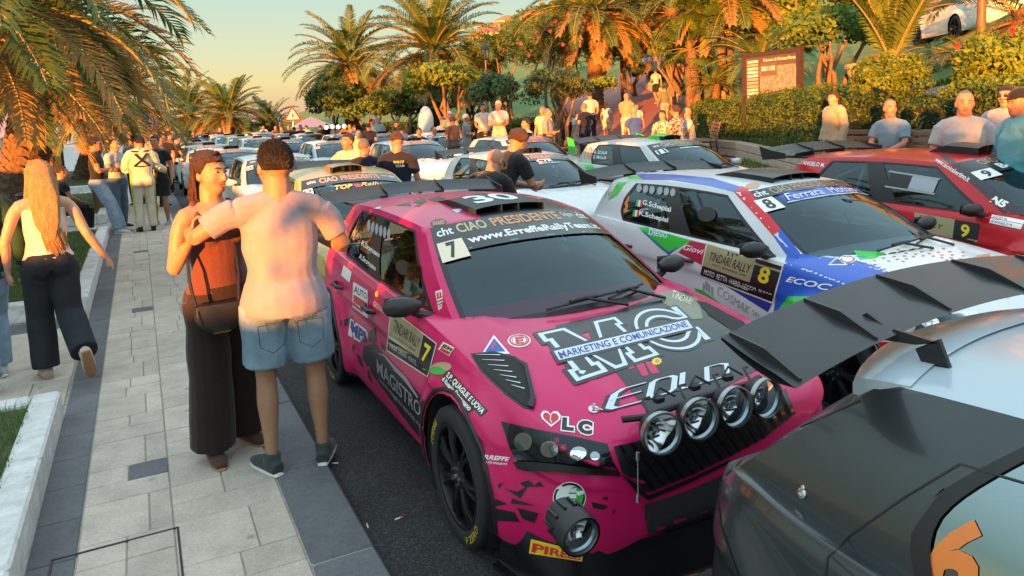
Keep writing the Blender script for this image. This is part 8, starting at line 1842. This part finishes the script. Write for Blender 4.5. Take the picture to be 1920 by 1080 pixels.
far('girl with dark ponytail holding a pink bag', 1136, 191, 25.5, 'stand', rad(-60), 'tan', CL['w'], CL['be'], 'dark', 'swept', True, sc=.80, lh=.1, bk='shorts')
far('man in dark waistcoat with grey hair', 1095, 200, 22, 'back', rad(10), 'ruddy', CL['n'], CL['n'], 'grey', 'short', z=.45, sc=.98)
far('child in white behind the man in the waistcoat', 1082, 206, 23, 'stand', rad(20), 'tan', CL['w'], CL['be'], 'dark', 'short', sc=.92)
far('boy in green t-shirt walking up the red path', 1246, 160, 27, 'walk', rad(-20), 'tan', CL['sg'], CL['t'], 'dark', 'short', sc=.82)
far('girl in white top and navy shorts running up the path', 1229, 128, 32, 'walk', rad(-5), 'tan', CL['w'], CL['n'], 'dark', 'swept', True, sc=.84, bk='shorts')
far('small child beside the man in khaki', 1193, 194, 22.5, 'stand', rad(160), 'tan', CL['w'], CL['n'], 'dark', 'short', sc=.75)
far('woman in patterned top seated resting her chin', 1243, 207, 18.5, 'sit', rad(120), 'fair', C_FLO, CL['n'], 'dark', 'swept', True, sc=1.0)
far('woman in red and white floral blouse, back turned', 1270, 198, 17.6, 'sit', rad(20), 'tan', C_FLO, CL['n'], 'brown', 'curly', True, sc=1.06)
far('bald man in white t-shirt seated on the bench end', 1292, 202, 18.6, 'sit', rad(60), 'ruddy', CL['w'], CL['n'], None, 'buzz', sc=1.05)
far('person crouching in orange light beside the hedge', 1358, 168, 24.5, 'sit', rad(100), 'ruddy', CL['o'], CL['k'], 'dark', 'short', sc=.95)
far('man in white shirt bending by the parked cars', 990, 222, 17.5, 'sit', rad(80), 'olive', CL['w'], CL['n'], 'black', 'short', sc=1.05)
far('man with dark sweater tied over a pale shirt', 1026, 214, 18, 'crossed', rad(-140), 'ruddy', CL['g'], CL['n'], 'grey', 'buzz', False, sc=1.0, z=.3)
far('grey haired person behind the man with the sweater', 1018, 213, 20, 'stand', rad(120), 'tan', CL['be'], CL['br'], 'grey', 'short', sc=.98, z=.4)
far('man in lilac shirt and cap seated by the hedge', 828, 220, 25, 'sit', rad(-170), 'tan', CL['l'], CL['n'], 'grey', 'short', hat=CL['br'], sc=1.05)
far('person in yellow top with white cap', 843, 214, 24, 'crossed', rad(170), 'ruddy', CL['y'], CL['br'], 'white', 'short', sc=1.0, hat=CL['w'], z=.35)
far('woman in brown top with dark bun', 848, 220, 21, 'back', rad(15), 'tan', CL['br'], CL['br'], 'brown', 'curly', True, sc=1.0, z=.2)
far('grey haired man in grey waistcoat', 873, 216, 22, 'crossed', rad(-120), 'tan', CL['g'], CL['g'], 'white', 'short', sc=1.0, z=.25)
far('person holding a large white inflatable', 796, 212, 26, 'crossed', rad(-30), 'tan', CL['w'], CL['be'], 'brown', 'short', sc=1.0, z=.35)
far('man with dark hair sitting low behind the cars', 786, 240, 22, 'sit', rad(150), 'olive', CL['k'], CL['k'], 'black', 'short', sc=1.0)
far('person with red face seated behind the white car', 811, 238, 23, 'sit', rad(-150), 'ruddy', CL['w'], CL['n'], 'brown', 'buzz', sc=1.0)
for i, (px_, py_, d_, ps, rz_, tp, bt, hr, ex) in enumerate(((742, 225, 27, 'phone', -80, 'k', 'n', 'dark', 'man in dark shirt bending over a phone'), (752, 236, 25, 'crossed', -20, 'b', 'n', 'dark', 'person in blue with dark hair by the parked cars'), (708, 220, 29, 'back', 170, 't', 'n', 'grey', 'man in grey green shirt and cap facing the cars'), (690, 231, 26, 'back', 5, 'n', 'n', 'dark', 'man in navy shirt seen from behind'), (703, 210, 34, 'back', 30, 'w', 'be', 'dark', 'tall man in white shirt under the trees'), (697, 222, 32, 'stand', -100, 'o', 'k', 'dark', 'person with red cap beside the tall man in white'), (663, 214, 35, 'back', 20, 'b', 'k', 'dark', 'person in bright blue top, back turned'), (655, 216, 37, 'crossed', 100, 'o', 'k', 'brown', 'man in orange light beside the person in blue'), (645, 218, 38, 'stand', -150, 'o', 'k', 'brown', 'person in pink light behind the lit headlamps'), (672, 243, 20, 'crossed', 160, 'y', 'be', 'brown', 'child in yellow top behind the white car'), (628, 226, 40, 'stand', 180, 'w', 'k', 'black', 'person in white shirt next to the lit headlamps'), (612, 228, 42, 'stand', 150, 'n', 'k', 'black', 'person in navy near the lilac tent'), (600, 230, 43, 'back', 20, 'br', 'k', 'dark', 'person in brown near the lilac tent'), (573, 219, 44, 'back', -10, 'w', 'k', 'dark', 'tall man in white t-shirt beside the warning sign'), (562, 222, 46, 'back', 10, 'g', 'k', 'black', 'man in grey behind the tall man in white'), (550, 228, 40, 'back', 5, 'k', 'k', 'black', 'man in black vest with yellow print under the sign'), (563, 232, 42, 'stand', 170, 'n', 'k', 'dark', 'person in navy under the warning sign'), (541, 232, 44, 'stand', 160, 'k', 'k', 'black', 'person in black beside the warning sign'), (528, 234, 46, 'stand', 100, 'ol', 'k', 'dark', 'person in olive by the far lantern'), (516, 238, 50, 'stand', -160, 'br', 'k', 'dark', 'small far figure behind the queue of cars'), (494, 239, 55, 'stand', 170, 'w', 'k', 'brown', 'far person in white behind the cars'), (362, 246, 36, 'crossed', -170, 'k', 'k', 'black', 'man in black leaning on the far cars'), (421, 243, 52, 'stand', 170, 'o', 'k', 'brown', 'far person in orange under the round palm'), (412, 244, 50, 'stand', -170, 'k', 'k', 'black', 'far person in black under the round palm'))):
    far(ex, px_, py_, d_, ps, rad(rz_), ('tan', 'olive', 'ruddy')[i % 3], CL[tp], CL[bt], hr, ('short', 'buzz')[i % 2], sc=1.0 + .02 * (i % 3 - 1), z=(0. if d_ > 34 else None), grp='crowd at the end of the queue')
# crowd along the promenade
for i, (px_, d_, tp, bt, hr, ps, rz_, ex) in enumerate(((247, 21, 'w', 'k', 'dark', 'back', 20, 'woman in white top under the palm fronds'), (296, 20, 'w', 'k', 'dark', 'clasp', -100, 'man in white t-shirt with folded hands by the kerb'), (286, 27, 'kh', 'k', 'brown', 'stand', 170, 'person in khaki on the promenade'), (306, 24, 'k', 'k', 'black', 'stand', 150, 'person in black at the kerb'), (318, 29, 'br', 'be', 'dark', 'crossed', -80, 'person in brown jacket by the parked queue'), (329, 27, 'k', 'be', 'black', 'sit', -90, 'man in black sitting on a scooter by the kerb'), (300, 34, 'n', 'k', 'dark', 'stand', 160, 'person in navy further along the promenade'), (314, 36, 'k', 'k', 'black', 'stand', -150, 'far person in black beside the queue'), (280, 36, 'o', 'k', 'dark', 'stand', 120, 'far person in orange on the promenade'), (268, 40, 'k', 'k', 'black', 'back', 10, 'far figure in black, back turned'), (308, 44, 'w', 'k', 'dark', 'stand', 170, 'far figure in white on the promenade'), (290, 48, 'g', 'k', 'black', 'stand', 0, 'far figure in grey on the promenade'), (322, 40, 'ol', 'k', 'dark', 'stand', 200, 'far figure in olive at the kerb'))):
    p = gd(px_, 300, d_); far(ex, px_, 250, d_, ps, rad(rz_), ('tan', 'olive')[i % 2], CL[tp], CL[bt], hr, 'short', i in (0,), sc=1.0, z=PZ if ps != 'sit' else .35, grp='crowd along the promenade')
far('man in white shirt and jeans standing by the sea wall', 30, 262, 30, 'back', rad(-30), 'ruddy', CL['w'], DEN_M, 'brown', 'buzz', z=PZ + .2)
far('person in dark clothes behind the thick palm trunk', 82, 264, 27, 'stand', rad(60), 'tan', CL['k'], CL['t'], 'dark', 'short', z=PZ)
far('person in red top sitting beneath the palms', 98, 300, 22, 'sit', rad(90), 'tan', CL['o'], CL['k'], 'dark', 'short', z=PZ)
flush()
for o, m in PEND: omat(o, m)
PEND.clear()
# the white inflatable itself
p_ = gd(799, 228, 25.4); q = MB(); ell(q, (0, 0, 0), (.27, .16, .52), None, 18); o = q.build('inflatable', mat('white_plastic', (.62, .62, .60), .4, bump=.3, bscale=9), None, True, 60, p_); tag(o, 'large white inflatable held upright beside the hedge', 'inflatable')
